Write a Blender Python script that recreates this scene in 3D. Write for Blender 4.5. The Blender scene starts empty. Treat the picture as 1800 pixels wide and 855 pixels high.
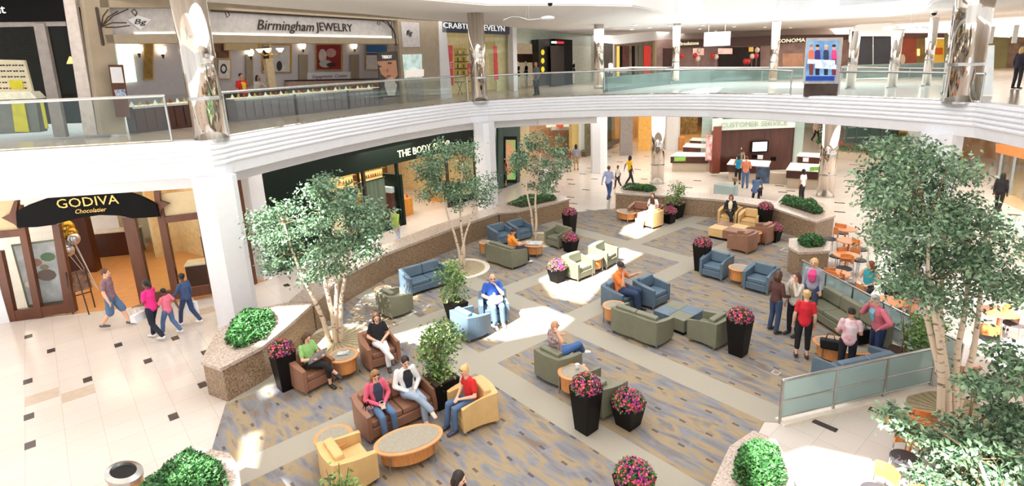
import bpy, bmesh, math, random
import numpy as np
from mathutils import Vector, Matrix, noise
from mathutils.geometry import tessellate_polygon
random.seed(7); rng = np.random.default_rng(7)
SC = bpy.context.scene; COL = SC.collection
PI = math.pi; R = math.radians

# ---------------------------------------------------------------- camera, light, exposure
CH = 6.81                                   # eye height: standing on the upper gallery
FW = Vector((-0.74076681, 0.62621742, -0.24313836))
RT = Vector((0.65281753, 0.75641955, -0.04072767))
UP = Vector((-0.15841023, 0.18889469, 0.96913621))
CF, CX, CY = 972.786, 900.0, 357.32
cam = bpy.data.cameras.new('camera'); camo = bpy.data.objects.new('camera', cam); COL.objects.link(camo)
camo.matrix_world = Matrix(((RT.x, UP.x, -FW.x, 0), (RT.y, UP.y, -FW.y, 0), (RT.z, UP.z, -FW.z, CH), (0, 0, 0, 1)))
cam.sensor_width = 36; cam.lens = CF / 1800 * 36; cam.shift_x = 0; cam.shift_y = -(427.5 - CY) / 1800
cam.clip_start = .1; cam.clip_end = 400
SC.camera = camo
SC.view_settings.view_transform = 'Standard'; SC.view_settings.look = 'None'
SC.view_settings.gamma = 1; SC.view_settings.use_curve_mapping = False
SC.view_settings.exposure = EXPOSURE = 0.05
SC.cycles.max_bounces = 8; SC.cycles.diffuse_bounces = 4; SC.cycles.glossy_bounces = 4; SC.cycles.transparent_max_bounces = 12
SC.cycles.sample_clamp_indirect = 6; SC.cycles.caustics_reflective = False; SC.cycles.caustics_refractive = False
w = bpy.data.worlds.new('world'); SC.world = w; w.use_nodes = True
w.node_tree.nodes['Background'].inputs[0].default_value = (.97, .985, 1, 1)
w.node_tree.nodes['Background'].inputs[1].default_value = 1.25
SUN_DIR = Vector((-.10, .62, -.78)).normalized()
sl = bpy.data.lights.new('sun', 'SUN'); so = bpy.data.objects.new('sun', sl); COL.objects.link(so)
sl.energy = 26; sl.angle = R(.8); sl.color = (1, .985, .95)
so.rotation_euler = SUN_DIR.to_track_quat('-Z', 'Y').to_euler()
def area(name, loc, sx, sy, power, col=(1, .97, .93), rz=0, rot=None):
    l = bpy.data.lights.new(name, 'AREA'); l.shape = 'RECTANGLE'; l.size = sx; l.size_y = sy; l.energy = power; l.color = col
    o = bpy.data.objects.new(name, l); COL.objects.link(o); o.location = loc; o.rotation_euler = rot or (0, 0, rz)
    return o
area('skylight_main', (-10.5, 10, 12.3), 15, 17, 1900, (.94, .97, 1), rot=(0, 0, R(10)))
area('skylight_near', (-4, 1, 12.2), 8, 6, 130, (.94, .97, 1))
area('gallery_fill', (-19.5, 2, 9.1), 2.2, 9, 55, (1, .93, .85), rz=R(0))  # broad fill added to brighten the gallery, beside its small downlights
area('gallery_fill', (-23.2, 11.5, 9.1), 2.2, 12, 130, (1, .95, .88), rz=R(17))
area('gallery_fill', (-19, 30, 8.6), 16, 8, 900, (1, .96, .92), rz=R(35))
area('gallery_fill', (-6, 30, 8.4), 12, 7, 700, (1, .95, .9), rz=R(-10))
area('gallery_fill', (-27, 42, 8.8), 14, 8, 900, (1, .95, .9), rz=R(35))
area('gallery_fill', (-10, 43, 8.3), 16, 7, 900, (1, .95, .9), rz=R(-10))
area('gallery_fill', (2, 34, 8.2), 7, 10, 260, (1, .93, .86))
area('lower_fill', (-18.3, .6, 3.8), 2.5, 7, 60, (1, .93, .86), rz=R(-20))  # broad fill added to brighten the lower floor under its downlit ceiling
area('lower_fill', (-20.3, 11, 3.8), 2.2, 12, 130, (1, .92, .84), rz=R(17))
area('lower_fill', (-18, 29, 4.15), 16, 9, 1100, (1, .95, .88), rz=R(35))
area('lower_fill', (-24, 40, 4.15), 14, 14, 700, (1, .86, .66), rz=R(35))
area('lower_fill', (-4, 30, 4.15), 10, 12, 1100, (1, .95, .88))

# ---------------------------------------------------------------- helpers: where a point of the photograph lies in the place
def ray(px, py): return FW + (px - CX) / CF * RT - (py - CY) / CF * UP
def G(px, py, z=0.0):
    d = ray(px, py); t = (z - CH) / d.z
    return Vector((d.x * t, d.y * t, z))
def D(px, py, dep):
    d = ray(px, py); return Vector((0, 0, CH)) + d * dep
def OW(P, Q, px, py):
    d = ray(px, py); n = Vector((-(Q[1] - P[1]), Q[0] - P[0])); t = (n.x * P[0] + n.y * P[1]) / (n.x * d.x + n.y * d.y)
    return Vector((d.x * t, d.y * t, CH + d.z * t))
def dep(P): return (Vector(P) - Vector((0, 0, CH))).dot(FW)
def ang(P, Q): return math.atan2(Q[1] - P[1], Q[0] - P[0])

# ---------------------------------------------------------------- materials
def lin(c):
    return tuple(((v / 255) / 12.92 if v / 255 <= .04045 else ((v / 255 + .055) / 1.055) ** 2.4) for v in c) + (1,)
MATS = {}
def M(name, col=(200, 200, 200), rough=.6, metal=0, var=.12, vs=6, emit=0, alpha=1, spec=.5, col2=None, bump=0, island=False, stretch=(1, 1, 1)):
    if name in MATS: return MATS[name]
    m = bpy.data.materials.new(name); m.use_nodes = True; nt = m.node_tree; b = nt.nodes['Principled BSDF']
    c = lin(col); b.inputs['Roughness'].default_value = rough; b.inputs['Metallic'].default_value = metal
    b.inputs['Specular IOR Level'].default_value = spec
    L = nt.links
    tc = nt.nodes.new('ShaderNodeTexCoord'); mp = nt.nodes.new('ShaderNodeMapping'); L.new(tc.outputs['Object'], mp.inputs[0]); mp.inputs['Scale'].default_value = stretch
    nz = nt.nodes.new('ShaderNodeTexNoise'); nz.inputs['Scale'].default_value = vs; nz.inputs['Detail'].default_value = 4; L.new(mp.outputs[0], nz.inputs[0])
    rp = nt.nodes.new('ShaderNodeValToRGB')
    if col2 is None: a, z_ = [max(0, v * (1 - var)) for v in c[:3]] + [1], [min(1, v * (1 + var)) for v in c[:3]] + [1]
    else: a, z_ = c, lin(col2)
    rp.color_ramp.elements[0].color = a; rp.color_ramp.elements[1].color = z_
    rp.color_ramp.elements[0].position = .3; rp.color_ramp.elements[1].position = .7
    if island:
        g = nt.nodes.new('ShaderNodeNewGeometry'); L.new(g.outputs['Random Per Island'], rp.inputs[0])
        rp.color_ramp.elements[0].position = 0; rp.color_ramp.elements[1].position = 1
    else: L.new(nz.outputs[0], rp.inputs[0])
    L.new(rp.outputs[0], b.inputs['Base Color'])
    if emit: L.new(rp.outputs[0], b.inputs['Emission Color']); b.inputs['Emission Strength'].default_value = emit
    if bump:
        bp = nt.nodes.new('ShaderNodeBump'); bp.inputs['Strength'].default_value = bump; bp.inputs['Distance'].default_value = .02
        L.new(nz.outputs[0], bp.inputs['Height']); L.new(bp.outputs[0], b.inputs['Normal'])
    if alpha < 1: b.inputs['Alpha'].default_value = alpha
    MATS[name] = m; return m
def ramp(m, stops):
    rp = [n for n in m.node_tree.nodes if n.type == 'VALTORGB'][0].color_ramp
    while len(rp.elements) > 2: rp.elements.remove(rp.elements[-1])
    for i, (p, c) in enumerate(stops):
        e = rp.elements[i] if i < 2 else rp.elements.new(p)
        e.position = p; e.color = lin(c)
    return m
def glass(name, tint=(225, 240, 236), alpha=.16, rough=.03):
    if name in MATS: return MATS[name]
    m = bpy.data.materials.new(name); m.use_nodes = True; nt = m.node_tree; nt.nodes.clear(); L = nt.links
    o = nt.nodes.new('ShaderNodeOutputMaterial'); mx = nt.nodes.new('ShaderNodeMixShader'); tr = nt.nodes.new('ShaderNodeBsdfTransparent')
    gl = nt.nodes.new('ShaderNodeBsdfPrincipled' if alpha > .2 else 'ShaderNodeBsdfGlossy'); gl.inputs[0].default_value = lin(tint); gl.inputs['Roughness'].default_value = rough
    lw = nt.nodes.new('ShaderNodeLayerWeight'); lw.inputs[0].default_value = .1; fr = nt.nodes.new('ShaderNodeMath'); fr.operation = 'MULTIPLY'; fr.inputs[1].default_value = .22; L.new(lw.outputs['Fresnel'], fr.inputs[0])
    ad = nt.nodes.new('ShaderNodeMath'); ad.operation = 'ADD'; ad.inputs[1].default_value = alpha; ad.use_clamp = True; L.new(fr.outputs[0], ad.inputs[0])
    tr.inputs[0].default_value = lin((247, 251, 250))
    L.new(ad.outputs[0], mx.inputs[0]); L.new(tr.outputs[0], mx.inputs[1]); L.new(gl.outputs[0], mx.inputs[2]); L.new(mx.outputs[0], o.inputs[0])
    MATS[name] = m; return m
WHITE = M('white_paint', (224, 225, 229), .55, var=.02)
CEIL = M('ceiling_paint', (242, 240, 239), .8, var=.02)
CHROME = M('polished_chrome', (205, 196, 186), .06, 1, var=.3, vs=2.2, stretch=(3, 3, .12), bump=.12)  # upright streaks in colour and bump imitate reflections
STEEL = M('brushed_steel', (190, 190, 188), .28, 1, var=.08)
GRAN = M('brown_granite', (96, 76, 58), .35, vs=26, col2=(176, 148, 118), spec=.6)
GRANL = M('polished_granite_top', (150, 130, 116), .22, vs=30, col2=(214, 198, 184), spec=.6)
BLACK = M('black_resin', (16, 13, 13), .5, spec=.25, var=.15)
DARKW = M('dark_cherry_wood', (72, 36, 24), .35, var=.3, vs=4, stretch=(1, 1, .2))
MIDW = M('warm_brown_wood', (92, 50, 28), .4, var=.25, vs=4, stretch=(1, 1, .2))
MAPLE = M('honey_maple', (206, 138, 78), .38, var=.14, vs=5, stretch=(6, 1, 1))
MAPLET = M('honey_maple_edge', (222, 152, 100), .35, var=.08)
LAMTOP = M('speckled_laminate', (142, 134, 118), .5, vs=60, col2=(168, 160, 142))
BRN = M('brown_leather', (146, 104, 82), .42, var=.08)
YEL = M('tan_yellow_leather', (216, 178, 120), .42, var=.06)
GRN = M('olive_vinyl', (118, 118, 98), .42, var=.06)
BLU = M('slate_blue_vinyl', (92, 112, 128), .42, var=.07)
SKINS = [M('skin_light', (226, 178, 152), .55, var=.05), M('skin_tan', (196, 142, 112), .55, var=.05), M('skin_deep', (112, 74, 54), .55, var=.06)]
LEAF = ramp(M('ficus_leaves', (60, 90, 60), .42, island=True, spec=.6), [(0, (44, 78, 58)), (1, (136, 168, 128))])
LEAFP = ramp(M('ficus_leaves_fresh', (60, 110, 50), .42, island=True, spec=.6), [(0, (52, 96, 44)), (1, (146, 178, 96))])
HEDGE = ramp(M('hedge_leaves', (40, 90, 50), .45, island=True), [(0, (24, 66, 34)), (1, (84, 142, 74))])
BARK = ramp(M('pale_birch_bark', (222, 202, 178), .75, vs=5, stretch=(1, 1, 3), bump=.3), [(.33, (112, 92, 76)), (.42, (220, 200, 176))])
BARKB = M('thin_brown_stem', (120, 100, 74), .8, var=.3)
SOIL = M('potting_soil', (66, 46, 34), .95, var=.5, vs=30, bump=.5)
PETAL = ramp(M('mixed_impatiens_petals', (200, 60, 120), .6, island=True),
             [(0, (170, 30, 96)), (.9, (214, 120, 170)), (.22, (206, 46, 124)), (.42, (128, 44, 130)), (.58, (226, 84, 72)), (.75, (240, 120, 96))])
[n for n in PETAL.node_tree.nodes if n.type == 'VALTORGB'][0].color_ramp.interpolation = 'CONSTANT'
GLASSR = glass('railing_glass', (226, 240, 238), .035)
GLASSF = glass('frosted_rail_glass', (170, 196, 196), .55, .3)
GLASSS = glass('shop_window_glass', (210, 220, 214), .012)
EMW = M('warm_lamp_glow', (255, 236, 200), .5, emit=3.5, var=.02)
EMC = M('downlight_glow', (255, 250, 240), .5, emit=5, var=.01)

# ---------------------------------------------------------------- mesh builder
class MB:
    def __init__(s): s.v = []; s.f = []
    def add(s, vs, fs):
        k = len(s.v); s.v += [tuple(v) for v in vs]; s.f += [tuple(i + k for i in f) for f in fs]; return s
    def box(s, c, d, rz=0, rx=0, ry=0):
        m = Matrix.Rotation(rz, 3, 'Z') @ Matrix.Rotation(ry, 3, 'Y') @ Matrix.Rotation(rx, 3, 'X'); c = Vector(c)
        vs = [c + m @ Vector((x * d[0] / 2, y * d[1] / 2, z * d[2] / 2)) for x, y, z in ((-1, -1, -1), (1, -1, -1), (1, 1, -1), (-1, 1, -1), (-1, -1, 1), (1, -1, 1), (1, 1, 1), (-1, 1, 1))]
        return s.add(vs, [(3, 2, 1, 0), (4, 5, 6, 7), (0, 1, 5, 4), (1, 2, 6, 5), (2, 3, 7, 6), (3, 0, 4, 7)])
    def seg(s, a, b, w, z0, z1, off=0):
        """upright slab on the line a-b, thickness w, shifted off to its left"""
        a = Vector((a[0], a[1], 0)); b = Vector((b[0], b[1], 0)); t = (b - a).normalized(); n = Vector((-t.y, t.x, 0))
        p = [a + n * (off - w / 2), b + n * (off - w / 2), b + n * (off + w / 2), a + n * (off + w / 2)]
        return s.prism([(q.x, q.y) for q in p], z0, z1)
    def prism(s, poly, z0, z1, top=None):
        n = len(poly); top = top or poly
        vs = [(x, y, z0) for x, y in poly] + [(x, y, z1) for x, y in top]
        fs = [(i, (i + 1) % n, n + (i + 1) % n, n + i) for i in range(n)]
        ts = tessellate_polygon([[Vector((x, y, 0)) for x, y in poly]])
        fs += [tuple(n + i for i in t) for t in ts] + [tuple(reversed(t)) for t in ts]
        return s.add(vs, fs)
    def cyl(s, x, y, z0, z1, r, r1=None, n=14, sy=1):
        r1 = r if r1 is None else r1
        vs = [(x + q * math.cos(2 * PI * i / n), y + sy * q * math.sin(2 * PI * i / n), z) for q, z in ((r, z0), (r1, z1)) for i in range(n)]
        return s.add(vs, [(i, (i + 1) % n, n + (i + 1) % n, n + i) for i in range(n)] + [tuple(range(n - 1, -1, -1)), tuple(range(n, 2 * n))])
    def lathe(s, prof, x=0, y=0, n=20, sy=1, close=True):
        vs = [(x + r * math.cos(2 * PI * i / n), y + sy * r * math.sin(2 * PI * i / n), z) for r, z in prof for i in range(n)]; m = len(prof)
        fs = [(j * n + i, j * n + (i + 1) % n, (j + 1) * n + (i + 1) % n, (j + 1) * n + i) for j in range(m - 1) for i in range(n)]
        if close: fs += [tuple(range(n - 1, -1, -1)), tuple(range((m - 1) * n, m * n))]
        return s.add(vs, fs)
    def tube(s, pts, r, n=8, flat=None, cap=True):
        """tapered tube; r number, list of numbers or of (rx, ry); flat = side direction for rx"""
        P = [Vector(p) for p in pts]; m = len(P)
        rs = r if isinstance(r, (list, tuple)) else [r] * m
        rs = [(q, q) if not isinstance(q, (list, tuple)) else q for q in rs]
        if cap:
            a = (P[0] - P[1]).normalized(); b = (P[-1] - P[-2]).normalized()
            A = [(P[0] + a * min(rs[0]) * .9, (rs[0][0] * .35, rs[0][1] * .35)), (P[0] + a * min(rs[0]) * .55, (rs[0][0] * .8, rs[0][1] * .8))]
            B = [(P[-1] + b * min(rs[-1]) * .55, (rs[-1][0] * .8, rs[-1][1] * .8)), (P[-1] + b * min(rs[-1]) * .9, (rs[-1][0] * .35, rs[-1][1] * .35))]
            P = [q[0] for q in A] + P + [q[0] for q in B]; rs = [q[1] for q in A] + list(rs) + [q[1] for q in B]; m += 4
        side = Vector(flat) if flat else None; vs = []
        for i in range(m):
            t = (P[min(i + 1, m - 1)] - P[max(i - 1, 0)]).normalized()
            x = side if side is not None else (Vector((1, 0, 0)) if abs(t.x) < .9 else Vector((0, 1, 0)))
            x = (x - t * x.dot(t)).normalized(); y = t.cross(x)
            if side is None: side = x
            else: side = side if flat else x
            for k in range(n):
                a = 2 * PI * k / n; vs.append(P[i] + x * rs[i][0] * math.cos(a) + y * rs[i][1] * math.sin(a))
        fs = [(j * n + i, j * n + (i + 1) % n, (j + 1) * n + (i + 1) % n, (j + 1) * n + i) for j in range(m - 1) for i in range(n)]
        fs += [tuple(range(n - 1, -1, -1)), tuple(range((m - 1) * n, m * n))]
        return s.add(vs, fs)
    def ell(s, c, r, n=12, m=8, rot=None):
        c = Vector(c); vs = []; fs = []
        r = r if isinstance(r, (list, tuple)) else (r, r, r)
        for j in range(1, m):
            t = PI * j / m
            for i in range(n):
                a = 2 * PI * i / n; p = Vector((r[0] * math.sin(t) * math.cos(a), r[1] * math.sin(t) * math.sin(a), -r[2] * math.cos(t)))
                vs.append(c + (rot @ p if rot else p))
        b = Vector((0, 0, -r[2])); tp = Vector((0, 0, r[2]))
        vs += [c + (rot @ b if rot else b), c + (rot @ tp if rot else tp)]
        for j in range(m - 2):
            for i in range(n): fs.append((j * n + i, j * n + (i + 1) % n, (j + 1) * n + (i + 1) % n, (j + 1) * n + i))
        B = (m - 1) * n
        for i in range(n): fs.append((B, (i + 1) % n, i)); fs.append((B + 1, (m - 2) * n + i, (m - 2) * n + (i + 1) % n))
        return s.add(vs, fs)
    def build(s, name, mat, parent=None, bevel=0, smooth=False, seg=2, loc=None, kind=None):
        me = bpy.data.meshes.new(name); me.from_pydata(s.v, [], s.f); me.update()
        if smooth: me.polygons.foreach_set('use_smooth', [True] * len(me.polygons))
        me.materials.append(mat); o = bpy.data.objects.new(name, me); COL.objects.link(o)
        if parent is not None: o.parent = parent
        if loc is not None: o.location = loc
        if bevel:
            b = o.modifiers.new('bevel', 'BEVEL'); b.width = bevel; b.segments = seg; b.limit_method = 'ANGLE'; b.angle_limit = R(40)
        if kind: o['kind'] = kind
        return o
def thing(name, label, cat, loc=(0, 0, 0), rz=0, group=None):
    o = bpy.data.objects.new(name, None); COL.objects.link(o); o.location = loc; o.rotation_euler = (0, 0, rz)
    o.empty_display_size = .1; o['label'] = label; o['category'] = cat
    if group: o['group'] = group
    return o
def tag(o, label, cat, group=None):
    o['label'] = label; o['category'] = cat
    if group: o['group'] = group
    return o
KIDS = {}
def kids(o):
    return [c for c in COL.objects if c.parent == o] if o.name not in KIDS else KIDS[o.name]
def dup(o, loc, rz=0, label=None, group=None, scale=None, mats=None):
    if o.name not in KIDS: KIDS[o.name] = [c for c in COL.objects if c.parent == o]
    c = o.copy(); COL.objects.link(c); c.location = loc; c.rotation_euler = (0, 0, rz)
    if scale: c.scale = scale if isinstance(scale, (tuple, list)) else (scale,) * 3
    if label: c['label'] = label
    if group: c['group'] = group
    KIDS[c.name] = []
    for k in KIDS[o.name]:
        if k.name not in KIDS: KIDS[k.name] = [g for g in COL.objects if g.parent == k]
        d = k.copy(); COL.objects.link(d); d.parent = c; KIDS[c.name].append(d); KIDS[d.name] = []
        for g in KIDS[k.name]:
            e = g.copy(); COL.objects.link(e); e.parent = d; KIDS[d.name].append(e)
    return c
def text(s, size, mat, parent, loc, rz, name='lettering', ext=.01, shear=0, align='CENTER', xs=1.0, rx=PI / 2):
    cu = bpy.data.curves.new(name, 'FONT'); cu.body = s; cu.size = size; cu.extrude = ext; cu.shear = shear; cu.align_x = align; cu.align_y = 'CENTER'; cu.resolution_u = 2
    t = bpy.data.objects.new(name, cu); COL.objects.link(t)
    bpy.context.view_layer.update()
    me = bpy.data.meshes.new_from_object(t.evaluated_get(bpy.context.evaluated_depsgraph_get()))
    bpy.data.objects.remove(t); me.materials.clear(); me.materials.append(mat)
    o = bpy.data.objects.new(name, me); COL.objects.link(o); o.parent = parent
    o.location = loc; o.rotation_euler = (rx, 0, rz); o.scale = (xs, 1, 1)
    return o
def sub(parent, *names):
    """pieces of a part: hang them one level deeper"""
    for c in list(COL.objects)[-60:]:
        if c.parent is not None and c.parent == parent.parent and c.name.split('.')[0] in names: c.parent = parent
    return parent
def wallframe(P, Q):
    """direction along the wall, outward normal towards the hall and text angle, seen from the camera side with P on the left"""
    a = ang(P, Q); return a, Vector((math.sin(a), -math.cos(a), 0))
# ================================================================ THE SETTING
def struct(o, *_): o['kind'] = 'structure'; return o
def math_node(nt, op, a, b=None, clamp=False):
    n = nt.nodes.new('ShaderNodeMath'); n.operation = op; n.use_clamp = clamp
    for i, v in enumerate((a, b)):
        if v is None: continue
        if isinstance(v, (int, float)): n.inputs[i].default_value = v
        else: nt.links.new(v, n.inputs[i])
    return n.outputs[0]
def mixc(nt, f, a, b):
    n = nt.nodes.new('ShaderNodeMix'); n.data_type = 'RGBA'
    nt.links.new(f, n.inputs[0]) if not isinstance(f, (int, float)) else setattr(n.inputs[0], 'default_value', f)
    for i, v in ((6, a), (7, b)):
        if isinstance(v, tuple): n.inputs[i].default_value = v
        else: nt.links.new(v, n.inputs[i])
    return n.outputs[2]
def tile_mat(name, c1, c2, c3, rough=.16):
    m = bpy.data.materials.new(name); m.use_nodes = True; nt = m.node_tree; b = nt.nodes['Principled BSDF']; L = nt.links
    tc = nt.nodes.new('ShaderNodeTexCoord'); mp = nt.nodes.new('ShaderNodeMapping'); L.new(tc.outputs['Object'], mp.inputs[0]); mp.inputs['Location'].default_value = (.1, .704, 0)
    br = nt.nodes.new('ShaderNodeTexBrick'); L.new(mp.outputs[0], br.inputs[0]); br.inputs['Scale'].default_value = 1
    br.inputs['Brick Width'].default_value = .61; br.inputs['Row Height'].default_value = .61; br.inputs['Mortar Size'].default_value = .005; br.offset = 0
    br.inputs['Color1'].default_value = lin(c1); br.inputs['Color2'].default_value = lin(c2); br.inputs['Mortar'].default_value = lin(c3)
    nz = nt.nodes.new('ShaderNodeTexNoise'); nz.inputs['Scale'].default_value = 9; L.new(tc.outputs['Object'], nz.inputs[0])
    c = mixc(nt, math_node(nt, 'MULTIPLY', nz.outputs[0], .12), br.outputs[0], lin(tuple(int(v * .86) for v in c1)))
    L.new(c, b.inputs['Base Color']); b.inputs['Roughness'].default_value = rough; b.inputs['Specular IOR Level'].default_value = .45
    return m
TILE = tile_mat('cream_stone_tile', (210, 200, 191), (205, 194, 184), (184, 172, 162))
TILEU = tile_mat('gallery_stone_tile', (192, 178, 162), (186, 172, 156), (164, 150, 136), .2)
def carpet_mat():
    m = bpy.data.materials.new('patterned_carpet'); m.use_nodes = True; nt = m.node_tree; b = nt.nodes['Principled BSDF']; L = nt.links
    tc = nt.nodes.new('ShaderNodeTexCoord'); sp = nt.nodes.new('ShaderNodeSeparateXYZ'); L.new(tc.outputs['Object'], sp.inputs[0]); X, Y = sp.outputs[0], sp.outputs[1]
    def band(v, a, z): return math_node(nt, 'MULTIPLY', math_node(nt, 'GREATER_THAN', v, a), math_node(nt, 'LESS_THAN', v, z))
    mask = None
    for v, a, z in ((Y, 6.53, 7.17), (Y, 9.45, 10.13), (Y, 15.8, 16.5), (X, -9.95, -9.27), (X, -12.72, -12.07), (Y, 19.6, 20.2)):
        k = band(v, a, z); mask = k if mask is None else math_node(nt, 'MAXIMUM', mask, k)
    def ns(scale, st, det=3, w_=0):
        mp = nt.nodes.new('ShaderNodeMapping'); L.new(tc.outputs['Object'], mp.inputs[0]); mp.inputs['Scale'].default_value = st; mp.inputs['Location'].default_value = (w_, w_, 0)
        n = nt.nodes.new('ShaderNodeTexNoise'); n.inputs['Scale'].default_value = scale; n.inputs['Detail'].default_value = det; n.inputs['Distortion'].default_value = .6; L.new(mp.outputs[0], n.inputs[0]); return n.outputs[0]
    rp = nt.nodes.new('ShaderNodeValToRGB'); L.new(ns(1, (1.1, 4.2, 1)), rp.inputs[0]); cr = rp.color_ramp; cr.interpolation = 'LINEAR'
    st = [(.30, (128, 110, 96)), (.40, (130, 130, 134)), (.47, (138, 138, 144)), (.51, (160, 142, 114)), (.58, (168, 148, 118)), (.66, (136, 127, 118)), (.72, (124, 126, 134))]
    for i, (p, c) in enumerate(st):
        e = cr.elements[i] if i < 2 else cr.elements.new(p); e.position = p; e.color = lin(c)
    # oval outlines and small dark dashes set out in rows
    mp = nt.nodes.new('ShaderNodeMapping'); L.new(tc.outputs['Object'], mp.inputs[0]); mp.inputs['Scale'].default_value = (1.15, 3.1, 1)
    vo = nt.nodes.new('ShaderNodeTexVoronoi'); vo.feature = 'DISTANCE_TO_EDGE'; vo.inputs['Scale'].default_value = 1.0; vo.inputs['Randomness'].default_value = .55; L.new(mp.outputs[0], vo.inputs[0])
    edge = math_node(nt, 'LESS_THAN', vo.outputs[0], .03)
    c = mixc(nt, math_node(nt, 'MULTIPLY', edge, .35), rp.outputs[0], lin((150, 146, 146)))
    rowi = math_node(nt, 'FLOOR', math_node(nt, 'DIVIDE', Y, .62))
    xs = math_node(nt, 'ADD', X, math_node(nt, 'MULTIPLY', rowi, .37))
    fx = math_node(nt, 'ABSOLUTE', math_node(nt, 'SUBTRACT', math_node(nt, 'FRACT', math_node(nt, 'DIVIDE', xs, .56)), .5))
    fy = math_node(nt, 'ABSOLUTE', math_node(nt, 'SUBTRACT', math_node(nt, 'FRACT', math_node(nt, 'DIVIDE', Y, .62)), .5))
    dash = math_node(nt, 'MULTIPLY', math_node(nt, 'LESS_THAN', fx, .12), math_node(nt, 'LESS_THAN', fy, .045))
    c = mixc(nt, math_node(nt, 'MULTIPLY', dash, .7), c, lin((74, 58, 54)))
    fine = nt.nodes.new('ShaderNodeTexNoise'); fine.inputs['Scale'].default_value = 70; L.new(tc.outputs['Object'], fine.inputs[0])
    c = mixc(nt, mask, c, lin((174, 167, 152)))
    c = mixc(nt, math_node(nt, 'MULTIPLY', fine.outputs[0], .3), c, lin((96, 92, 86)))
    L.new(c, b.inputs['Base Color']); b.inputs['Roughness'].default_value = .95; b.inputs['Specular IOR Level'].default_value = .1
    return m
CARPET = carpet_mat()
struct(MB().prism([(20, -14), (20, 80), (-75, 80), (-75, -14)], -.3, 0).build('floor', TILE))
carpet_poly = [(-12.17, 2.0), (-13.1, 3.6), (-15.4, 6.1), (-16.8, 8.8), (-17.6, 14.2), (-17.2, 18.2), (-16.1, 20.1), (-12.1, 22.0), (-9.7, 22.1), (-8.1, 21), (-6.95, 17.7), (-6.6, 16.3), (-2.2, 13.05), (-2.25, 12.7), (-3.85, 9.6), (-4.02, 9.46), (-3.6, 7.3), (-5.2, 3.4), (-8.0, .6), (-9.82, .93), (-10.69, 1.38)]
fc = MB().prism(carpet_poly, 0, .012).build('floor_carpet', CARPET); struct(fc)
# small dark stone inlays of the tile floor
INL = M('dark_stone_inlay', (62, 50, 46), .25, var=.15)
inl = MB()
for px, py in [(50, 592), (90, 617), (208, 607), (154, 668), (260, 635), (51, 733), (53, 783), (305, 733), (49, 671), (308, 595), (361, 620), (356, 677), (230, 565), (504, 502), (584, 469), (652, 461), (716, 433), (725, 417)]:
    p = G(px, py); inl.box((p.x, p.y, .001), (.27, .17, .006))
for px, py in [(984, 309), (1002, 316), (1005, 324), (1024, 306), (1030, 334), (1045, 315), (1003, 347), (1008, 358), (1037, 370), (1038, 296), (1070, 275), (1090, 285), (1092, 264), (1081, 268), (1100, 273), (1121, 298), (1132, 315), (1137, 275), (1210, 330), (1226, 318), (1376, 338), (1370, 327), (1390, 336), (1427, 331), (1476, 357), (1476, 373), (1494, 318), (1494, 328), (1500, 290), (1512, 296), (1783, 378), (978, 337)]:
    p = G(px, py); inl.box((p.x, p.y, .001), (.42, .16, .006), rz=R(20))
for px, py in [(1450, 749), (1538, 722)]:
    p = G(px, py); inl.box((p.x, p.y, .001), (.42 if px < 1500 else .2, .14, .006), rz=0)
inlo = inl.build('floor_dark_inlays', INL); struct(inlo)
TANT = M('tan_floor_tile', (190, 172, 154), .2, var=.05)
t_ = MB()
for px, py in [(74, 698), (138, 692), (358, 548), (770, 398)]:
    p = G(px, py); t_.box((p.x, p.y, .001), (.5, .6, .004))
struct(t_.build('floor_tan_tiles', TANT))

PATH = [(-21.5, -5.8), (-18.38, -.76), (-16.32, 2.53), (-15.98, 2.95), (-15.66, 3.28), (-15.78, 3.62), (-16.1, 3.95), (-17.2, 5.75), (-18.45, 8.1), (-19.7, 11.2), (-20.4, 14.0), (-20.5, 15.1), (-20.25, 15.9), (-19.0, 18.0), (-17.2, 19.9), (-15, 21.2), (-12.7, 21.9), (-10.2, 21.85), (-7.9, 21.4), (-6, 20.95), (-4.4, 20.4), (-3.4, 19.9), (-2.2, 18.4), (.5, 14.5), (4.6, 9.0), (5.4, 3.0)]
def offs(path, d):
    """shift a path to its left by d"""
    out = []
    for i, p in enumerate(path):
        a = Vector(path[max(i - 1, 0)]); b = Vector(path[min(i + 1, len(path) - 1)]); t = (b - a).normalized(); out.append((p[0] - t.y * d, p[1] + t.x * d))
    return out
def sweep(path, prof):
    mb = MB(); n = len(path); m = len(prof); vs = []
    nr = []
    for i in range(n):
        a = Vector(path[max(i - 1, 0)]); b = Vector(path[min(i + 1, n - 1)]); t = (b - a).normalized(); nr.append(Vector((t.y, -t.x)))
    for i in range(n):
        for o_, z in prof: vs.append((path[i][0] + nr[i].x * o_, path[i][1] + nr[i].y * o_, z))
    return mb.add(vs, [(i * m + j, i * m + j + 1, (i + 1) * m + j + 1, (i + 1) * m + j) for i in range(n - 1) for j in range(m - 1)])
inner = offs(PATH, .3)
outer = [(15, 3), (15, 78), (-72, 78), (-72, -7)]
struct(MB().prism(offs(PATH, .25) + outer, 5.1, 5.2).build('floor_gallery', TILEU))
struct(MB().prism(offs(PATH, .55) + outer, 4.27, 5.09).build('ceiling_lower', CEIL))
struct(MB().prism(offs(PATH, .7)[:15] + [(-19.5, 21), (-27.5, 26), (-34, 20), (-30, 2), (-31, -7)], 3.9, 4.26).build('ceiling_lower_left', CEIL))
prof = [(-.5, 5.2), (-.45, 5.25), (-.04, 5.25), (0, 5.22), (.01, 5.16)]
for k in range(4):
    z = 5.12 - k * .135; prof += [(-.03, z + .01), (-.03, z - .01), (.012, z - .03), (.022, z - .07), (.012, z - .108)]
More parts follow.
